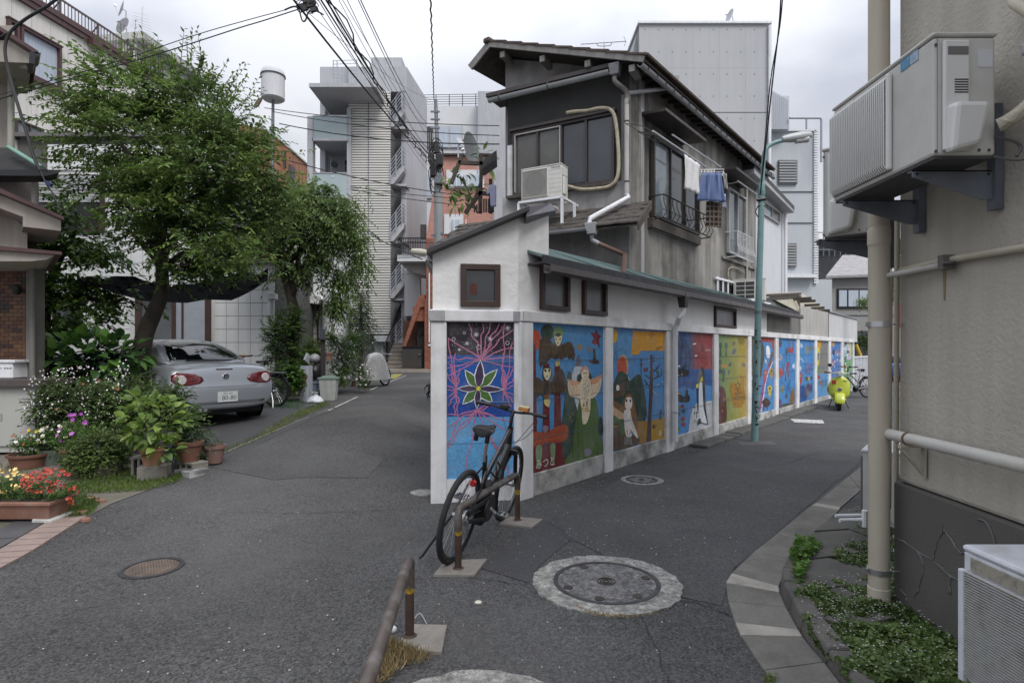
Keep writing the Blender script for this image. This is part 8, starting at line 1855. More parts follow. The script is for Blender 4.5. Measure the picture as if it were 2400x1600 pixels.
def leaf_obj(name,pos,dirs,ups,L,Wd,mat,parent,fold=.25,kind=None,bend=.0):
    n=len(pos);dirs=norm(dirs);side=norm(np.cross(dirs,ups));up=np.cross(side,dirs);L=np.broadcast_to(L,(n,))[:,None];Wd=np.broadcast_to(Wd,(n,))[:,None]
    v=np.empty((n,6,3));v[:,0]=pos;v[:,1]=pos+dirs*L*.38+side*Wd*.5+up*Wd*fold;v[:,2]=pos+dirs*L*.75+side*Wd*.28+up*Wd*fold*.5-up*L*bend*.5;v[:,3]=pos+dirs*L-up*L*bend;v[:,4]=pos+dirs*L*.75-side*Wd*.28+up*Wd*fold*.5-up*L*bend*.5;v[:,5]=pos+dirs*L*.38-side*Wd*.5+up*Wd*fold
    off=Vector((0,0,0));q=parent
    while q is not None: off += q.location;q=q.parent
    v=v.reshape(-1,3)
    if parent is None: lo,hi=v.min(0),v.max(0);off=Vector(((lo[0]+hi[0])/2,(lo[1]+hi[1])/2,lo[2]))
    v=v-np.array(off)
    idx=(np.arange(n)[:,None]*6+np.array([0,1,2,3,0,3,4,5])[None]).reshape(-1)
    me=bpy.data.meshes.new(name);me.vertices.add(n*6);me.vertices.foreach_set('co',v.reshape(-1).astype(np.float32));me.loops.add(n*8);me.loops.foreach_set('vertex_index',idx.astype(np.int32));me.polygons.add(n*2);me.polygons.foreach_set('loop_start',np.arange(0,n*8,4,dtype=np.int32));me.polygons.foreach_set('loop_total',np.full(n*2,4,dtype=np.int32));me.update(calc_edges=True);me.validate()
    me.materials.append(mat);o=bpy.data.objects.new(name,me);C.objects.link(o);o.parent=parent
    if parent is None: o.location=off
    if kind: o['kind']=kind
    return o
def sprays(starts,dirs,L,K,leafL,leafW,droop=.3,spread=.9,jit=.25):
    M_=len(starts);dirs=norm(dirs);t=(np.arange(K)+.6)/K
    up0=np.array([0,0,1.]);side=norm(np.cross(dirs,up0)+rng.normal(0,.15,(M_,3)))
    Ls=L*rng.uniform(.6,1.25,(M_,1,1));pts=starts[:,None]+dirs[:,None]*Ls*t[None,:,None]-np.array([0,0,1.])*droop*Ls*(t**2)[None,:,None]
    tang=dirs[:,None]-np.array([0,0,1.])*droop*2*t[None,:,None];sg=np.where(np.arange(K) % 2,1.,-1.)[None,:,None]
    d=norm(tang)*.75+side[:,None]*sg*spread+rng.normal(0,jit,(M_,K,3));d[...,2] -= .15
    u=np.array([0,0,1.])+rng.normal(0,.35,(M_,K,3))
    sz=rng.uniform(.65,1.15,M_*K)
    return pts.reshape(-1,3),d.reshape(-1,3),u.reshape(-1,3),leafL*sz,leafW*sz,pts
def blobpts(blobs,n,inner=.35):
    w=np.array([b[3]*b[4]*b[5] for b in blobs])**.66;cnt=(w/w.sum()*n).astype(int);P_,D_=[],[]
    for (x,y,Z,rx,ry,rz),k in zip(blobs,cnt):
        c=np.array(P(x,y,Z));r=np.array([rx/F*Z,rz,ry/F*Z]);u=norm(rng.normal(size=(k,3)));q=rng.uniform(inner,1,(k,1))**.6
        P_.append(c+u*q*r);D_.append(norm(u/r*r.mean()))
    return np.vstack(P_),np.vstack(D_)
def crown(t,blobs,n,K,L,lL,lW,mat,droop=.3,upb=.35,name='crown',twig=True,inner=.3,spread=.9,jit=.25,clump=0,cr=(.34,.10)):
    s,d=blobpts(blobs,n,inner)
    if clump:      # twigs gathered in flat layered sprays round branch ends
        cs,cd=blobpts(blobs,clump,inner);i_=rng.integers(0,len(cs),n);s=cs[i_]+rng.normal(0,1,(n,3))*np.array([cr[0],cr[0],cr[1]]);d=cd[i_]*.5+norm(s-cs[i_])*np.array([1,1,.3])*.8
    d=norm(d+np.array([0,0,upb])+rng.normal(0,.35,d.shape));s=s-d*L*.6
    p_,dd_,u,a,b,pts=sprays(s,d,L,K,lL,lW,droop,spread,jit)
    o=leaf_obj(name,p_,dd_,u,a,b,mat,t,.2,bend=.12)
    if twig:
        m=MB();st=max(1,n//900)
        for i in range(0,len(pts),st): q=pts[i];m.tube([Vector(s[i]),Vector(q[len(q)//2]),Vector(q[-1])],[.005,.004,.002],3,caps=False)
        m.build('twigs',trunk_m,t,fixn=False,kind='stuff')
    return o
def limbs(t,root,targets,r0,name='limb'):
    for T in targets:
        a=Vector(root[0]);b=Vector(T);mid=a.lerp(b,.5)+Vector((random.uniform(-.2,.2),random.uniform(-.2,.2),random.uniform(-.1,.25)));c=curve([a,mid,b],6);k=len(c)
        m=MB();m.tube(c,[r0*(1-i/k)+.008 for i in range(k)],8);m.build(name,trunk_m,t,smooth=True)
random.seed(21)
# ---- main tree
Zt=9.3
mt=thing('leafy_tree','large green tree with leaning dark trunk in front of the silver car','tree',P(325,905,Zt))
g0_=P(326,960,Zt);trk=[g0_,P(328,860,Zt),P(338,790,Zt),P(360,735,Zt),P(378,690,Zt),P(380,640,Zt),P(376,560,Zt),P(382,480,Zt),P(384,380,Zt)]
m=MB();c=curve(trk,5);k=len(c);m.tube(c,[.155-.10*i/k for i in range(k)],14);m.build('trunk',trunk_m,mt,smooth=True)
limbs(mt,(P(378,620,Zt),),[P(300,540,Zt-.4),P(480,500,Zt-.3),P(230,420,Zt)],.06);limbs(mt,(P(382,500,Zt),),[P(500,360,Zt),P(250,300,Zt-.2),P(440,250,Zt),P(330,230,Zt),P(580,430,Zt),P(560,300,Zt+.4)],.055);limbs(mt,(P(379,640,Zt),),[P(540,600,Zt-.4),P(440,620,Zt-.8)],.05)
lf1=LEAF('leaf_main',(.022,.042,.016),(.17,.26,.06),.5,.3)
blobs=[(300,235,Zt,120,90,.9),(420,220,Zt+.2,125,75,1.0),(540,290,Zt,70,60,.8),(250,320,Zt-.2,95,80,.8),(380,330,Zt-.2,160,120,1.3),(500,400,Zt-.2,140,105,1.2),(400,470,Zt-.4,130,95,1.1),(470,560,Zt-.5,115,80,.9),(600,390,Zt+.1,60,70,.6),(560,520,Zt-.2,90,90,.8),(290,420,Zt-.2,85,45,.6),(400,630,Zt-.5,95,40,.6),(540,620,Zt-.5,70,35,.4),(330,490,Zt+.3,45,90,.4),(200,230,Zt-.2,50,30,.4)]
crown(mt,blobs,2700,12,.42,.10,.042,lf1,droop=.22,upb=.22,inner=.3,clump=150,cr=(.30,.09))
out_=[((105,290),(-1,0,.2)),((120,245),(-1,0,.2)),((115,330),(-1,0,-.05)),((110,370),(-1,0,0)),((150,410),(-1,0,-.1)),((130,205),(-1,0,.3)),((185,120),(-.8,0,.6)),((230,105),(-.5,0,.8)),((270,95),(-.2,0,1)),((315,110),(.0,0,1)),((370,115),(.1,0,1)),((445,105),(.2,0,1)),((415,150),(0,0,1)),((500,150),(.3,0,1)),((540,180),(.5,0,1)),((560,215),(.6,0,.8)),((600,235),(.6,0,.6)),((470,130),(.1,0,1)),((215,450),(-1,0,-.3)),((235,505),(-1,0,-.4)),((255,590),(-.8,0,-.5)),((290,600),(-.6,0,-.4)),((160,165),(-1,0,.4)),((200,140),(-.8,0,.5)),((345,130),(0,0,1)),((390,130),(.1,0,1))]
S_,D_=[],[]
for (x,y),d in out_:
    d=Vector(d).normalized()
    for k in range(4): q=P(x,y,Zt+random.uniform(-.5,.5))-d*.42+Vector((random.uniform(-.12,.12),0,random.uniform(-.12,.12)));S_.append(q);D_.append(d+Vector((random.uniform(-.2,.2),random.uniform(-.3,.3),random.uniform(-.2,.2))))
S_=np.array(S_);D_=norm(np.array(D_));p_,dd_,u,a,b,pts=sprays(S_,D_,.62,13,.09,.036,.02,.9,.15)
leaf_obj('shoots',p_,dd_,u,a,b,LEAF('leaf_young',(.06,.115,.022),(.17,.27,.045)),mt,.2,bend=.1)
m=MB()
for i in range(len(pts)): m.tube([Vector(S_[i]),Vector(pts[i][6]),Vector(pts[i][-1])],[.007,.005,.002],4,caps=False)
m.build('twigs',trunk_m,mt,fixn=False,kind='stuff')
# ---- shade net
nm=M('shade_net',(.007,.007,.008),1,.5,14,spec=0.05,bump=.8,bs=30)
def net(x0,x1,top,bot,Z0,Z1,lab):
    m=MB();vs=[];N1=26;N2=7
    for j in range(N2+1):
        for i in range(N1+1):
            s_,t_=i/N1,j/N2;x=x0+(x1-x0)*s_;yt=np.interp(x,*zip(*top));yb=np.interp(x,*zip(*bot));y=yt+(yb-yt)*t_;vs.append(P(x,y+2.5*math.sin(i*2.1+j)*(1-t_),Z0+(Z1-Z0)*(t_**1.3)+.14*math.sin(i*1.7+j*.5)+.08*math.sin(i*3.1+j*1.3)))
    m.add(vs,[(j*(N1+1)+i,j*(N1+1)+i+1,(j+1)*(N1+1)+i+1,(j+1)*(N1+1)+i) for j in range(N2) for i in range(N1)]);return m.build('net',nm,None,smooth=True,fixn=False)
o=net(180,628,[(180,648),(240,652),(300,645),(330,655),(400,670),(520,655),(560,635),(600,645),(628,630)],[(180,656),(280,690),(340,706),(440,710),(480,702),(545,704),(590,682),(628,656)],10.9,9.9,'');tag(o,'sagging black shade net tied under the large tree','net')
# ---- weeping tree
Zw=14.5;wt=thing('weeping_tree','weeping green tree with crooked trunk right of the large tree','tree',P(688,930,Zw))
c=curve([P(690,930,Zw),P(686,820,Zw),P(690,740,Zw),P(680,690,Zw),P(666,640,Zw),P(655,600,Zw),P(670,540,Zw),P(690,480,Zw)],5);k=len(c);m=MB();m.tube(c,[.17-.12*i/k for i in range(k)],12);m.build('trunk',trunk_m,wt,smooth=True)
limbs(wt,(P(660,625,Zw),),[P(600,610,Zw-.3),P(625,560,Zw),P(700,560,Zw),P(745,470,Zw),P(790,500,Zw),P(640,470,Zw)],.06);limbs(wt,(P(682,700,Zw),),[P(700,640,Zw-.2),P(770,470,Zw+.2)],.07)
lf2=LEAF('leaf_weeping',(.035,.065,.025),(.20,.29,.085),.5,.35)
blobs=[(650,470,Zw,65,55,.9),(740,465,Zw,85,45,1.0),(700,520,Zw-.2,120,75,1.2),(790,520,Zw,50,70,.8),(820,600,Zw,26,80,.5),(790,640,Zw-.1,30,110,.5),(690,600,Zw,90,60,.8),(810,470,Zw,35,40,.5),(610,560,Zw,40,60,.5)]
crown(wt,blobs,1500,12,.5,.125,.045,lf2,droop=.75,upb=.3,inner=.25,spread=.7,jit=.35,clump=110,cr=(.22,.14))
# hanging curtains of shoots
S_,D_=[],[]
for x,y,n_ in ((838,560,26),(820,650,24),(795,690,20),(760,600,12),(845,640,12),(730,620,6),(800,560,18),(690,620,5),(782,700,8),(700,430,10),(840,500,8)):
    for k in range(n_): S_.append(P(x+random.gauss(0,13),y-30+random.gauss(0,20),Zw+random.uniform(-.5,.4)));D_.append((random.uniform(-.2,.3),random.uniform(-.3,.2),-1.1))
S_=np.array(S_);D_=np.array(D_);p_,dd_,u,a,b,pts=sprays(S_,D_,.7,13,.12,.04,.3,.55,.3);leaf_obj('hanging_shoots',p_,dd_,u,a,b,lf2,wt,.2,bend=.1)
# ---- small tree at left
st_=thing('broadleaf_tree','small broadleaf tree between the left house and the tiled house','tree',P(118,900,10.2));Zs_=10.2
for pl in ([(120,900),(112,780),(118,650),(130,560),(125,490)],[(112,780),(104,680),(100,600)],[(118,660),(150,590),(168,560),(180,540)],[(116,720),(180,690),(250,712),(290,700)]): m=MB();c=curve([P(x,y,Zs_) for x,y in pl],5);k=len(c);m.tube(c,[.055-.035*i/k for i in range(k)],8);m.build('trunk',trunk_m,st_,smooth=True)
lf3=LEAF('leaf_broad',(.03,.065,.018),(.13,.24,.04),.4)
crown(st_,[(140,480,Zs_,55,40,.5),(150,560,Zs_,70,55,.6),(215,590,Zs_,45,30,.4),(115,540,Zs_,40,90,.5),(120,720,Zs_,50,90,.6),(200,680,Zs_,70,40,.5),(270,705,Zs_,60,25,.4),(150,660,Zs_,60,50,.5),(190,750,Zs_,50,40,.4)],560,10,.38,.12,.06,lf3,droop=.4,upb=.2,inner=.2,clump=50,cr=(.22,.08))
# ---- generic bush
def bush(name,lab,cat,blobs,n,K,L,lL,lW,c1,c2,droop=.3,upb=.4,base=None,inner=.2,twig=False,part='foliage',grp=None,rough=.5,spread=.9,jit=.3):
    b0=blobs[0];t=thing(name,lab,cat,base or P(b0[0],b0[1]+b0[4],b0[2]),grp)
    crown(t,blobs,n,K,L,lL,lW,LEAF('leaf_'+lab[:40],c1,c2,rough),droop,upb,part,twig,inner,spread,jit);return t
def stems(t,base,tops,r=.006,name='stem',mat=None):
    m=MB()
    for q in tops: b=Vector(base)+Vector((random.uniform(-.03,.03),random.uniform(-.03,.03),0));m.tube([b,b.lerp(Vector(q),.6)+Vector((0,0,.03)),Vector(q)],[r,r*.8,r*.5],5)
    m.build(name,mat or M('stem_green',(.07,.10,.03),.6,.2,9),t)
def flowers(t,blobs,n,r,cols,petals=5,facing=(0,-1,.3),name='flowers',cup=.3,stray=.95,side=1.):
    s,d=blobpts(blobs,n,.9);s=s[(d[:,1] < .3) | (d[:,2] > .3)];f=np.array(facing);m=MB();N_=len(s);P_,D_,U_,A_=[],[],[],[]
    for c in s:
        ax=norm(f+rng.normal(0,.45,3));x=norm(np.cross(ax,[0,0,1.])+1e-3);y=np.cross(ax,x);rr=r*rng.uniform(.7,1.2)
        for k in range(petals): a=2*math.pi*k/petals;dd=x*math.cos(a)+y*math.sin(a)+ax*cup;P_.append(c);D_.append(dd);U_.append(ax);A_.append(rr)
    P_,D_,U_,A_=map(np.array,(P_,D_,U_,A_));k=len(cols);seg=np.arange(len(P_))//petals % k
    for i,(nm_,col) in enumerate(cols):
        q=seg == i;leaf_obj(name,P_[q],D_[q],U_[q],A_[q],A_[q]*.85*side,M(nm_,col,.6,.08,30),t,.08,kind='stuff')
# dark hydrangea with big leaves behind (individual leaves)
def bigleaf_mesh(L,W_,mat,name='leaf'):
    n=6;vs=[]
    for i in range(n+1):
        t=i/n;w=W_*.5*math.sin(math.pi*t**.8)**.8 if 0 < t < 1 else 0.001;zz=-.18*L*t*t+.04*L*math.sin(t*3)
        vs += [(t*L,-w,zz+w*.35),(t*L,0,zz),(t*L,w,zz+w*.35)]
    m=MB();fs=[]
    for i in range(n): a=i*3;fs += [(a,a+3,a+4,a+1),(a+1,a+4,a+5,a+2)]
    m.add(vs,fs);me=bpy.data.meshes.new(name);me.from_pydata(m.v,[],m.f);me.materials.append(mat);me.polygons.foreach_set('use_smooth',[True]*len(me.polygons));return me
def big_leaves(t,blobs,n,meshes,smin=.7,smax=1.2,upb=.3,up_tilt=.4):
    s,d=blobpts(blobs,n,.75);base=t.location
    for c,dd in zip(s,d):
        dd=norm(dd+np.array([0,0,upb])*rng.uniform(-.5,1)+rng.normal(0,.25,3));dd[2]=min(dd[2],.45);dd=norm(dd);up=norm(np.array([0,-.2,1.])+rng.normal(0,.3,3));y=norm(np.cross(up,dd));z=np.cross(dd,y)
        o=bpy.data.objects.new('leaf',random.choice(meshes));C.objects.link(o);o.parent=t;k=rng.uniform(smin,smax)
        o.matrix_local=Matrix(((dd[0]*k,y[0]*k,z[0]*k,c[0]-base.x),(dd[1]*k,y[1]*k,z[1]*k,c[1]-base.y),(dd[2]*k,y[2]*k,z[2]*k,c[2]-base.z),(0,0,0,1)))
hyd=thing('hydrangea_bush','dark large-leaved hydrangea bush left of the leaning tree trunk','bush',P(200,900,8.6))
hl_=[bigleaf_mesh(.18,.12,LEAF('hyd_dark',(.03,.075,.02),(.07,.16,.035),.4)),bigleaf_mesh(.21,.135,LEAF('hyd_mid',(.06,.14,.025),(.12,.24,.04),.4)),bigleaf_mesh(.15,.10,LEAF('hyd_deep',(.015,.035,.018),(.03,.07,.03),.35))]
big_leaves(hyd,[(195,835,8.6,105,50,.45),(280,830,8.8,50,40,.4),(110,860,8.4,40,40,.4)],290,hl_)
crown(hyd,[(195,850,8.9,110,50,.3)],120,8,.3,.13,.08,LEAF('hyd_deep',()  ,()),name='inner_foliage',twig=False)
stems(hyd,P(200,920,8.7),[P(x,850,8.6) for x in range(110,300,16)],.008)
# pink-white flowering shrub
fsh=bush('flowering_shrub','loose shrub covered with tiny pink-white flowers in the left garden','shrub',[(195,960,7.7,95,80,.5),(130,950,7.6,45,70,.4),(260,950,7.8,55,75,.4),(210,1020,7.4,85,40,.35)],1700,12,.2,.042,.024,(.06,.10,.035),(.20,.29,.11),twig=True)
flowers(fsh,[(195,930,7.65,100,75,.52),(130,930,7.55,50,70,.42),(265,930,7.7,50,70,.42)],420,.012,[('petal_pinkwhite',(.70,.60,.64)),('petal_white',(.7,.66,.68))],4)
flowers(fsh,[(210,940,7.6,80,50,.5)],14,.02,[('petal_salmon',(.40,.10,.07))],5)
flowers(fsh,[(290,860,7.7,10,22,.06)],26,.014,[('petal_white',())],4,name='flower_spike')
# clipped round shrub
rs=bush('clipped_shrub','dense round clipped shrub in the large tub','shrub',[(226,1066,cB.y+.02,74,56,.36),(226,1058,cB.y,60,48,.3)],1500,10,.08,.024,.016,(.04,.07,.018),(.16,.22,.065),inner=.6,base=POT4.location+Vector((0,0,.2)))
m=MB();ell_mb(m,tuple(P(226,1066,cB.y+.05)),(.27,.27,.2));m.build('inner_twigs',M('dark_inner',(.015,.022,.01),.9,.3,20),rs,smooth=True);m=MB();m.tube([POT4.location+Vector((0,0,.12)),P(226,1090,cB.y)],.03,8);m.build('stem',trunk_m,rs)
# bright potted hydrangea: each leaf a piece
Pz=POT1.location.y
ph_=thing('hydrangea','bright lime-green hydrangea growing in the terracotta pot','plant',POT1.location+Vector((0,0,.18)))
bl_=[bigleaf_mesh(.115,.08,LEAF('hyd_lime',(.10,.17,.03),(.20,.29,.06),.4)),bigleaf_mesh(.105,.075,LEAF('hyd_lime2',(.16,.24,.05),(.26,.35,.09),.4)),bigleaf_mesh(.11,.08,LEAF('hyd_green',(.06,.11,.025),(.12,.19,.04),.4))]
big_leaves(ph_,[(362,985,Pz,62,52,.28),(385,1050,Pz-.1,30,25,.12),(330,950,Pz+.1,30,25,.15),(335,1020,Pz-.1,30,30,.12)],250,bl_,.7,1.25,.2)
stems(ph_,POT1.location+Vector((0,0,.17)),[P(x,y,Pz) for x,y in ((320,990),(340,960),(360,950),(385,965),(400,1000),(350,1010),(375,1030))],.006)
bush('garden_shrub','mixed narrow-leaved shrub behind the bright green hydrangea','shrub',[(400,930,7.5,60,40,.3),(340,930,7.6,45,50,.3),(440,990,7.1,38,50,.3),(330,890,7.9,30,25,.2)],330,11,.28,.07,.022,(.03,.06,.018),(.13,.21,.05),twig=True)
bush('wispy_plant','wispy grey-green plant trailing over the kerb by the pot group','plant',[(455,1025,7.1,34,45,.28),(425,1040,7.1,30,30,.22)],210,12,.26,.07,.011,(.05,.085,.05),(.13,.19,.11),droop=.5)
bush('garden_shrub','yellow-green low shoots around the tree trunk foot','shrub',[(325,905,8.3,28,22,.2),(310,980,7.6,22,60,.2)],70,8,.22,.07,.045,(.06,.12,.02),(.16,.26,.05))
for nm_,lab,c_,n_,cols,fr_ in (('pansies','white pansies in the grey-green pot by the cabinet',POT6,16,[('pansy_white',(.68,.68,.60)),('pansy_cream',(.6,.58,.36))],.024),('pansies','yellow and rust pansies in the bowl at the left edge',POT7,11,[('pansy_yellow',(.62,.45,.03)),('pansy_white',()),('pansy_rust',(.3,.08,.02))],.024),('petunias','purple petunias in the wide brown pot',POT5,10,[('petunia',(.33,.06,.36)),('petunia2',(.40,.12,.42))],.034)):
    q=c_.location;x,y=1200+q.x/q.y*F,YH-(q.z+.35-H)/q.y*F;hh=26 if nm_ != 'petunias' else 55
    if nm_ == 'petunias': y -= 14
    t=bush(nm_,lab,'flowers',[(x,y+8,q.y,36,hh*.8,.2)],110,8,.14,.04,.02,(.04,.085,.02),(.12,.22,.05),base=q+Vector((0,0,.15)))
    flowers(t,[(x+(-8 if nm_ == 'petunias' else 0),y-4,q.y-.03,34,hh*.8,.2)],n_*2,fr_,cols,5)
# snapdragons
cz=zP+.165;sn=thing('snapdragons','yellow and red snapdragons filling the long terracotta planter','flowers',(xr-.4,cP.y+.1,cz))
yy_=cP.y+.09;P_,D_=[],[]
for k in range(420): x=random.uniform(xr-.95,xr+.02);P_.append((x,yy_+random.uniform(-.12,.14),cz));D_.append((random.uniform(-.3,.3)+(.8 if x > xr-.1 else 0),random.uniform(-.5,.3),1))
p_,dd_,u,a,b,pts=sprays(np.array(P_),np.array(D_),.19,10,.038,.010,.1,.8,.3);leaf_obj('foliage',p_,dd_,u,a,b,LEAF('snap_leaf',(.04,.09,.02),(.10,.19,.04)),sn)
def px(x_,z_): return 1200+x_/yy_*F,YH-(z_-H)/yy_*F
for nm_,xa,xb,c1,c2 in (('yellow',-.95,-.30,(.70,.55,.20),(.64,.46,.17)),('red',-.34,.05,(.42,.07,.04),(.36,.04,.03)),('pale',-.75,-.25,(.80,.66,.28),(.76,.56,.2))):
    xm=(xa+xb)/2+xr;bx_,by_=px(xm,cz+.155);rx=(xb-xa)/2/yy_*F
    flowers(sn,[(bx_,by_,yy_-.02,rx,27,.16)],120 if nm_ != 'pale' else 40,.021,[('snap_'+nm_,c1),('snap2_'+nm_,c2)],6,cup=.5,facing=(0,-.8,.6))
flowers(sn,[(px(xr+.11,cz+.03)[0],px(0,cz+.03)[1],yy_-.04,10,22,.06)],18,.02,[('snap_red',())],6,cup=.5)
# ---- street greenery left, mid distance
cl=bush('climbing_shrub','dark climbing shrub on the tiled house behind the parked bicycle','shrub',[(668,800,14,42,85,.4),(640,790,13.8,28,70,.3),(690,760,14.2,30,50,.3),(660,880,13.5,30,45,.3)],650,11,.28,.065,.03,(.022,.05,.015),(.09,.17,.03),twig=True)
bush('garden_shrub','yellow-green maple-like bush at the middle of the left kerb','shrub',[(735,815,15,28,32,.4),(710,840,14.6,24,28,.3),(778,790,16,22,22,.4)],300,10,.22,.06,.035,(.06,.12,.018),(.17,.26,.04))
bush('garden_shrub','big bushy green shrub hanging over the kerb pots','shrub',[(815,850,15.5,36,40,.5),(800,810,16,34,30,.4),(830,800,17,28,30,.4),(790,880,15,26,26,.3)],620,10,.22,.055,.03,(.04,.085,.02),(.13,.23,.045),twig=True)
fs=bush('flowering_shrub','grey-green shrub dotted with pale mauve flowers beyond the bin','shrub',[(790,830,15.2,38,38,.4),(850,805,17,26,30,.4)],420,10,.2,.045,.015,(.05,.07,.04),(.15,.19,.12))
flowers(fs,[(792,820,15.1,40,38,.42),(848,800,16.9,28,28,.4)],90,.022,[('petal_mauve',(.42,.38,.46))],5)
bush('garden_shrub','low leafy plant with round leaves by the bicycle wheel','plant',[(688,880,13,20,35,.25)],130,8,.2,.09,.07,(.03,.075,.018),(.10,.19,.035))
wfs=bush('flowering_shrub','small plant with white flowers in front of the covered bicycle','plant',[(852,885,15.5,20,28,.3)],160,9,.16,.045,.02,(.04,.08,.02),(.12,.2,.05));flowers(wfs,[(852,878,15.4,20,26,.3)],34,.03,[('petal_white',())],5)
con=thing('conifer','dark feathery conifer in front of the louvred tower','tree',P(845,860,20));m=MB();m.tube([P(846,870,20),P(846,690,20)],[.09,.03],8);m.build('trunk',trunk_m,con)
crown(con,[(848,700,20,18,30,.4),(846,735,20,34,28,.6),(846,765,20,46,28,.7),(846,795,20,44,26,.7)],700,14,.36,.06,.012,LEAF('conifer_leaf',(.015,.04,.018),(.05,.11,.04)),droop=.3,upb=-.1)
for (x,y,Z,r,col,lab) in ((783,912,14.9,.16,terracotta,'terracotta pot under the bushy shrub beside the bin'),(803,905,15.6,.12,pvc_grey,'pale pot in the row beyond the bin'),(815,903,16,.12,M('pot_cream',(.45,.44,.40),.7),'cream pot in the row beyond the bin'),(827,905,16.3,.10,terra_brown,'small brown pot at the far end of the kerb row'),(702,905,13.2,.17,terra_brown,'brown pot with round-leaved plant by the bicycle wheel'),(768,845,14.4,.13,terracotta,'terracotta pot hung on the dark wooden post')):
    q=P(x,y,Z);pot(q,r*.75,r,r*1.5,col,lab)
bk2=thing('kerb_block','dark concrete block between the grey panel and the bin','block',P(745,940,13.6));m=MB();a,b=P(737,942,13.6),P(753,915,13.6);m.box(a.x,b.x,13.6,13.9,a.z,b.z);m.build('block',M('dark_blk',(.06,.055,.05),.9,.3,8),bk2,bev=.01)
# far right bushes and tropical plant by the pink building
bush('garden_shrub','rounded dark green bush in front of the far grey house','shrub',[(2025,800,33,26,22,.8),(2050,800,33,20,20,.8)],200,9,.4,.12,.07,(.025,.05,.015),(.08,.14,.03))
bush('garden_shrub','light green plant below the window of the far grey house','shrub',[(2025,706,34,20,14,.6)],110,9,.4,.12,.04,(.08,.13,.03),(.18,.25,.06))
bush('garden_shrub','sliver of green foliage behind the thick rain pipe','shrub',[(2095,600,20,14,45,.5),(2092,680,20,10,40,.5)],160,9,.3,.09,.05,(.05,.09,.02),(.13,.2,.04))
bl2=thing('loquat_tree','sparse long-leaved tree beside the utility pole','tree',P(1085,480,15));lq=[bigleaf_mesh(.30,.09,LEAF('loquat',(.08,.14,.035),(.20,.29,.08),.4)),bigleaf_mesh(.26,.08,LEAF('loquat2',(.05,.09,.03),(.12,.19,.06),.4))]
for x,y in ((1060,415),(1085,405),(1050,450),(1072,440),(1085,470),(1108,455),(1130,360),(1140,380),(1120,435),(1065,478),(1098,480),(1148,390)): big_leaves(bl2,[(x,y,15,12,9,.12)],9,lq,.8,1.1,-.2)
m=MB()
for a,b in (((1120,500),(1085,420)),((1085,420),(1062,410)),((1100,460),(1060,445)),((1110,470),(1140,385)),((1115,490),(1090,475))): m.tube([P(*a,15),P(*b,15)],[.025,.012],6)
m.build('trunk',trunk_m,bl2)
# ---- ground cover in the bed at right, grass and weeds
def pts_in(poly,n):
    out=[];xs_=[p_[0] for p_ in poly];ys_=[p_[1] for p_ in poly]
    while len(out) < n:
        x,y=random.uniform(min(xs_),max(xs_)),random.uniform(min(ys_),max(ys_));c_=False;j=len(poly)-1
        for i in range(len(poly)):
            if (poly[i][1] > y) != (poly[j][1] > y) and x < (poly[j][0]-poly[i][0])*(y-poly[i][1])/(poly[j][1]-poly[i][1])+poly[i][0]: c_=not c_
            j=i
        if c_: out.append((x,y))
    return out
from mathutils import noise as mnoise
def cover(px_poly,n,h,L,W_,c1,c2,name,lab,cat,mat_n,z=.05,upright=.5,fl=None):
    poly=[tuple(G(x,y,z).xy) for x,y in px_poly];q=[v for v in pts_in(poly,int(n*1.25)) if mnoise.noise((v[0]*5,v[1]*5,z))+.35*mnoise.noise((v[0]*17,v[1]*17,3)) > -.75];n=len(q);p_=np.array([(x,y,gz(x,y)+z+h*(.5+.8*mnoise.noise((x*6,y*6,1)))*random.random()) for x,y in q]);d=rng.normal(0,1,(n,3));d[:,2]=np.abs(d[:,2])*upright;u=np.array([0,0,1.])+rng.normal(0,.4,(n,3));s_=rng.uniform(.6,1.2,n)
    o=leaf_obj(name,p_,d,u,L*s_,W_*s_,LEAF(mat_n,c1,c2),None,.15,kind='stuff');tag(o,lab,cat)
    if fl:
        q=pts_in(poly,fl[0]);p2=np.array([(x,y,gz(x,y)+z+h*.9+random.uniform(0,.02)) for x,y in q]);P4=np.repeat(p2,4,0);a=np.tile(np.arange(4)*math.pi/2,len(p2));D4=np.stack([np.cos(a),np.sin(a),np.full_like(a,.3)],1);U4=np.tile([0,0,1.],(len(P4),1))
        o2=leaf_obj(name+'_flowers',P4,D4,U4,fl[1],fl[1]*.8,M('cover_flower',(.62,.56,.60),.7),None,.1,kind='stuff');tag(o2,'tiny pale flowers scattered over '+lab,'flowers')
    return o
gc1,gc2=(.045,.075,.022),(.15,.225,.065)
cover([(1862,1400),(1900,1385),(1980,1370),(2060,1365),(2120,1390),(2230,1470),(2300,1620),(2000,1620),(1960,1560),(1905,1500),(1875,1440)],21000,.075,.026,.022,gc1,gc2,'ground_cover','dense small-leaved ground cover in the bed at the lower right','ground cover','cover',.045,fl=(380,.0048))
cover([(1950,1300),(2000,1275),(2120,1270),(2120,1400),(2060,1345),(1970,1325)],3200,.06,.024,.020,gc1,gc2,'ground_cover','patch of ground cover between the flagstones and the rain pipe','ground cover','cover',.06,fl=(150,.0045))
cover([(1985,1205),(2100,1180),(2110,1250),(2010,1258)],900,.05,.022,.018,gc1,gc2,'ground_cover','small patch of ground cover under the white ground unit','ground cover','cover',.05,fl=(60,.006))
wd=cover([(1850,1315),(1868,1275),(1910,1262),(1925,1290),(1895,1320),(1890,1340),(1880,1375),(1862,1375),(1865,1345)],900,.10,.034,.026,(.05,.11,.018),(.13,.25,.035),'weeds','bright green weeds growing over the kerb corner','weeds','weed',.06)
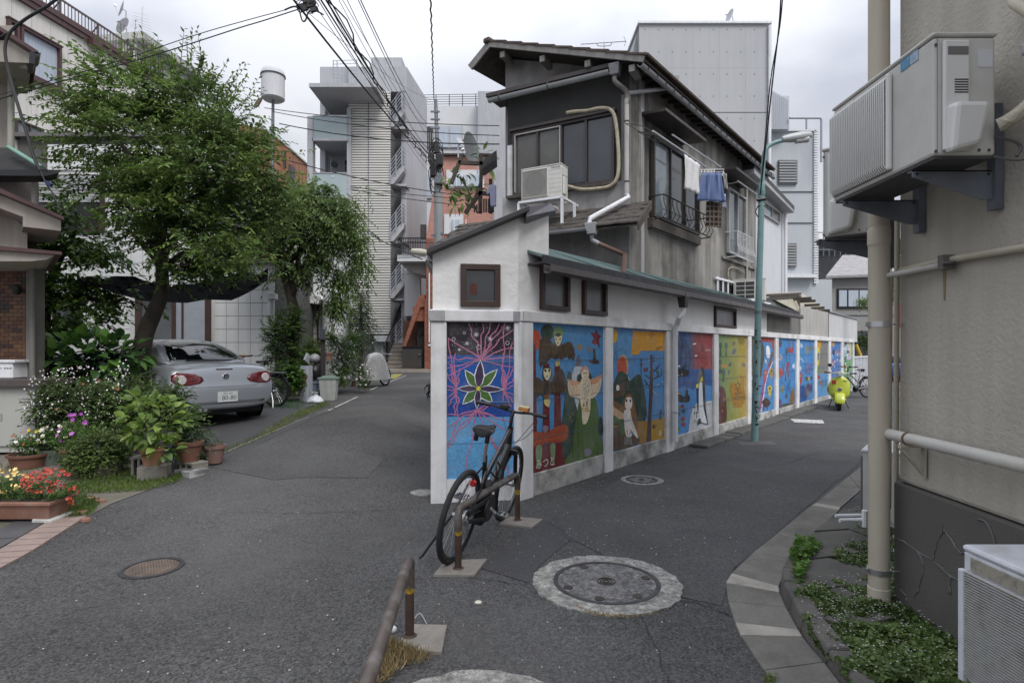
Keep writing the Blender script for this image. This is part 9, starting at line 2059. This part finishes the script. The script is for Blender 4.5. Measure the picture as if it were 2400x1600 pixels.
cover([(1790,1585),(1815,1580),(1822,1600),(1800,1605)],60,.02,.03,.008,(.08,.12,.03),(.16,.2,.05),'weeds','tiny tuft in the gutter at the bottom edge','weeds','weed2',.02)
def grass(px_poly,n,h,lab,c1=(.05,.095,.02),c2=(.15,.22,.045),name='grass',z=.01,W_=.007):
    poly=[tuple(G(x,y,z).xy) for x,y in px_poly];q=pts_in(poly,n);p_=np.array([(x,y,gz(x,y)+z) for x,y in q]);d=rng.normal(0,.55,(n,3));d[:,2]=1;u=rng.normal(0,1,(n,3));s_=rng.uniform(.4,1.2,n)
    tag(leaf_obj(name,p_,d,u,h*s_,W_,LEAF('g_'+lab[:30],c1,c2),None,.1,kind='stuff',bend=.3),lab,'grass')
grass([(150,1135),(220,1125),(300,1100),(345,1120),(430,1112),(420,1128),(340,1150),(260,1155),(150,1160)],2600,.05,'short grass and clover in front of the clipped shrub tub')
grass([(125,1165),(200,1160),(235,1175),(215,1205),(140,1215)],1500,.045,'mossy grass patch beside the terracotta planter')
grass([(450,1065),(520,1040),(520,1060),(460,1090)],700,.07,'grass tuft at the kerb below the wispy plant')
grass([(520,1058),(600,1020),(700,965),(760,940),(775,950),(700,985),(600,1035),(530,1062)],1500,.05,'thin line of yellowish weeds along the left kerb',(.07,.11,.02),(.2,.24,.05))
grass([(590,935),(680,925),(720,945),(700,960),(620,955)],1100,.05,'bright green artificial-looking grass strip by the bicycle',(.02,.10,.02),(.05,.19,.04))
grass([(0,1085),(130,1100),(220,1120),(140,1135),(0,1140)],500,.03,'sparse grass between the small flower pots')
grass([(880,1545),(905,1495),(940,1510),(1000,1535),(1010,1550),(950,1560),(900,1600),(850,1610)],900,.055,'dry straw-coloured grass around the front barrier foot',(.26,.20,.10),(.48,.38,.20),'dry_grass',.012,.0022)
grass([(1345,1418),(1400,1436),(1480,1443),(1545,1436),(1540,1440),(1470,1448),(1390,1442)],220,.015,'dry moss on the lower rim of the big manhole ring',(.25,.18,.07),(.38,.28,.12),'dry_moss',.01,.006)
grass([(1600,1060),(1700,1025),(1740,1012),(1742,1018),(1610,1070)],160,.03,'few weeds at the foot of the painted wall',(.06,.09,.02),(.12,.16,.04))
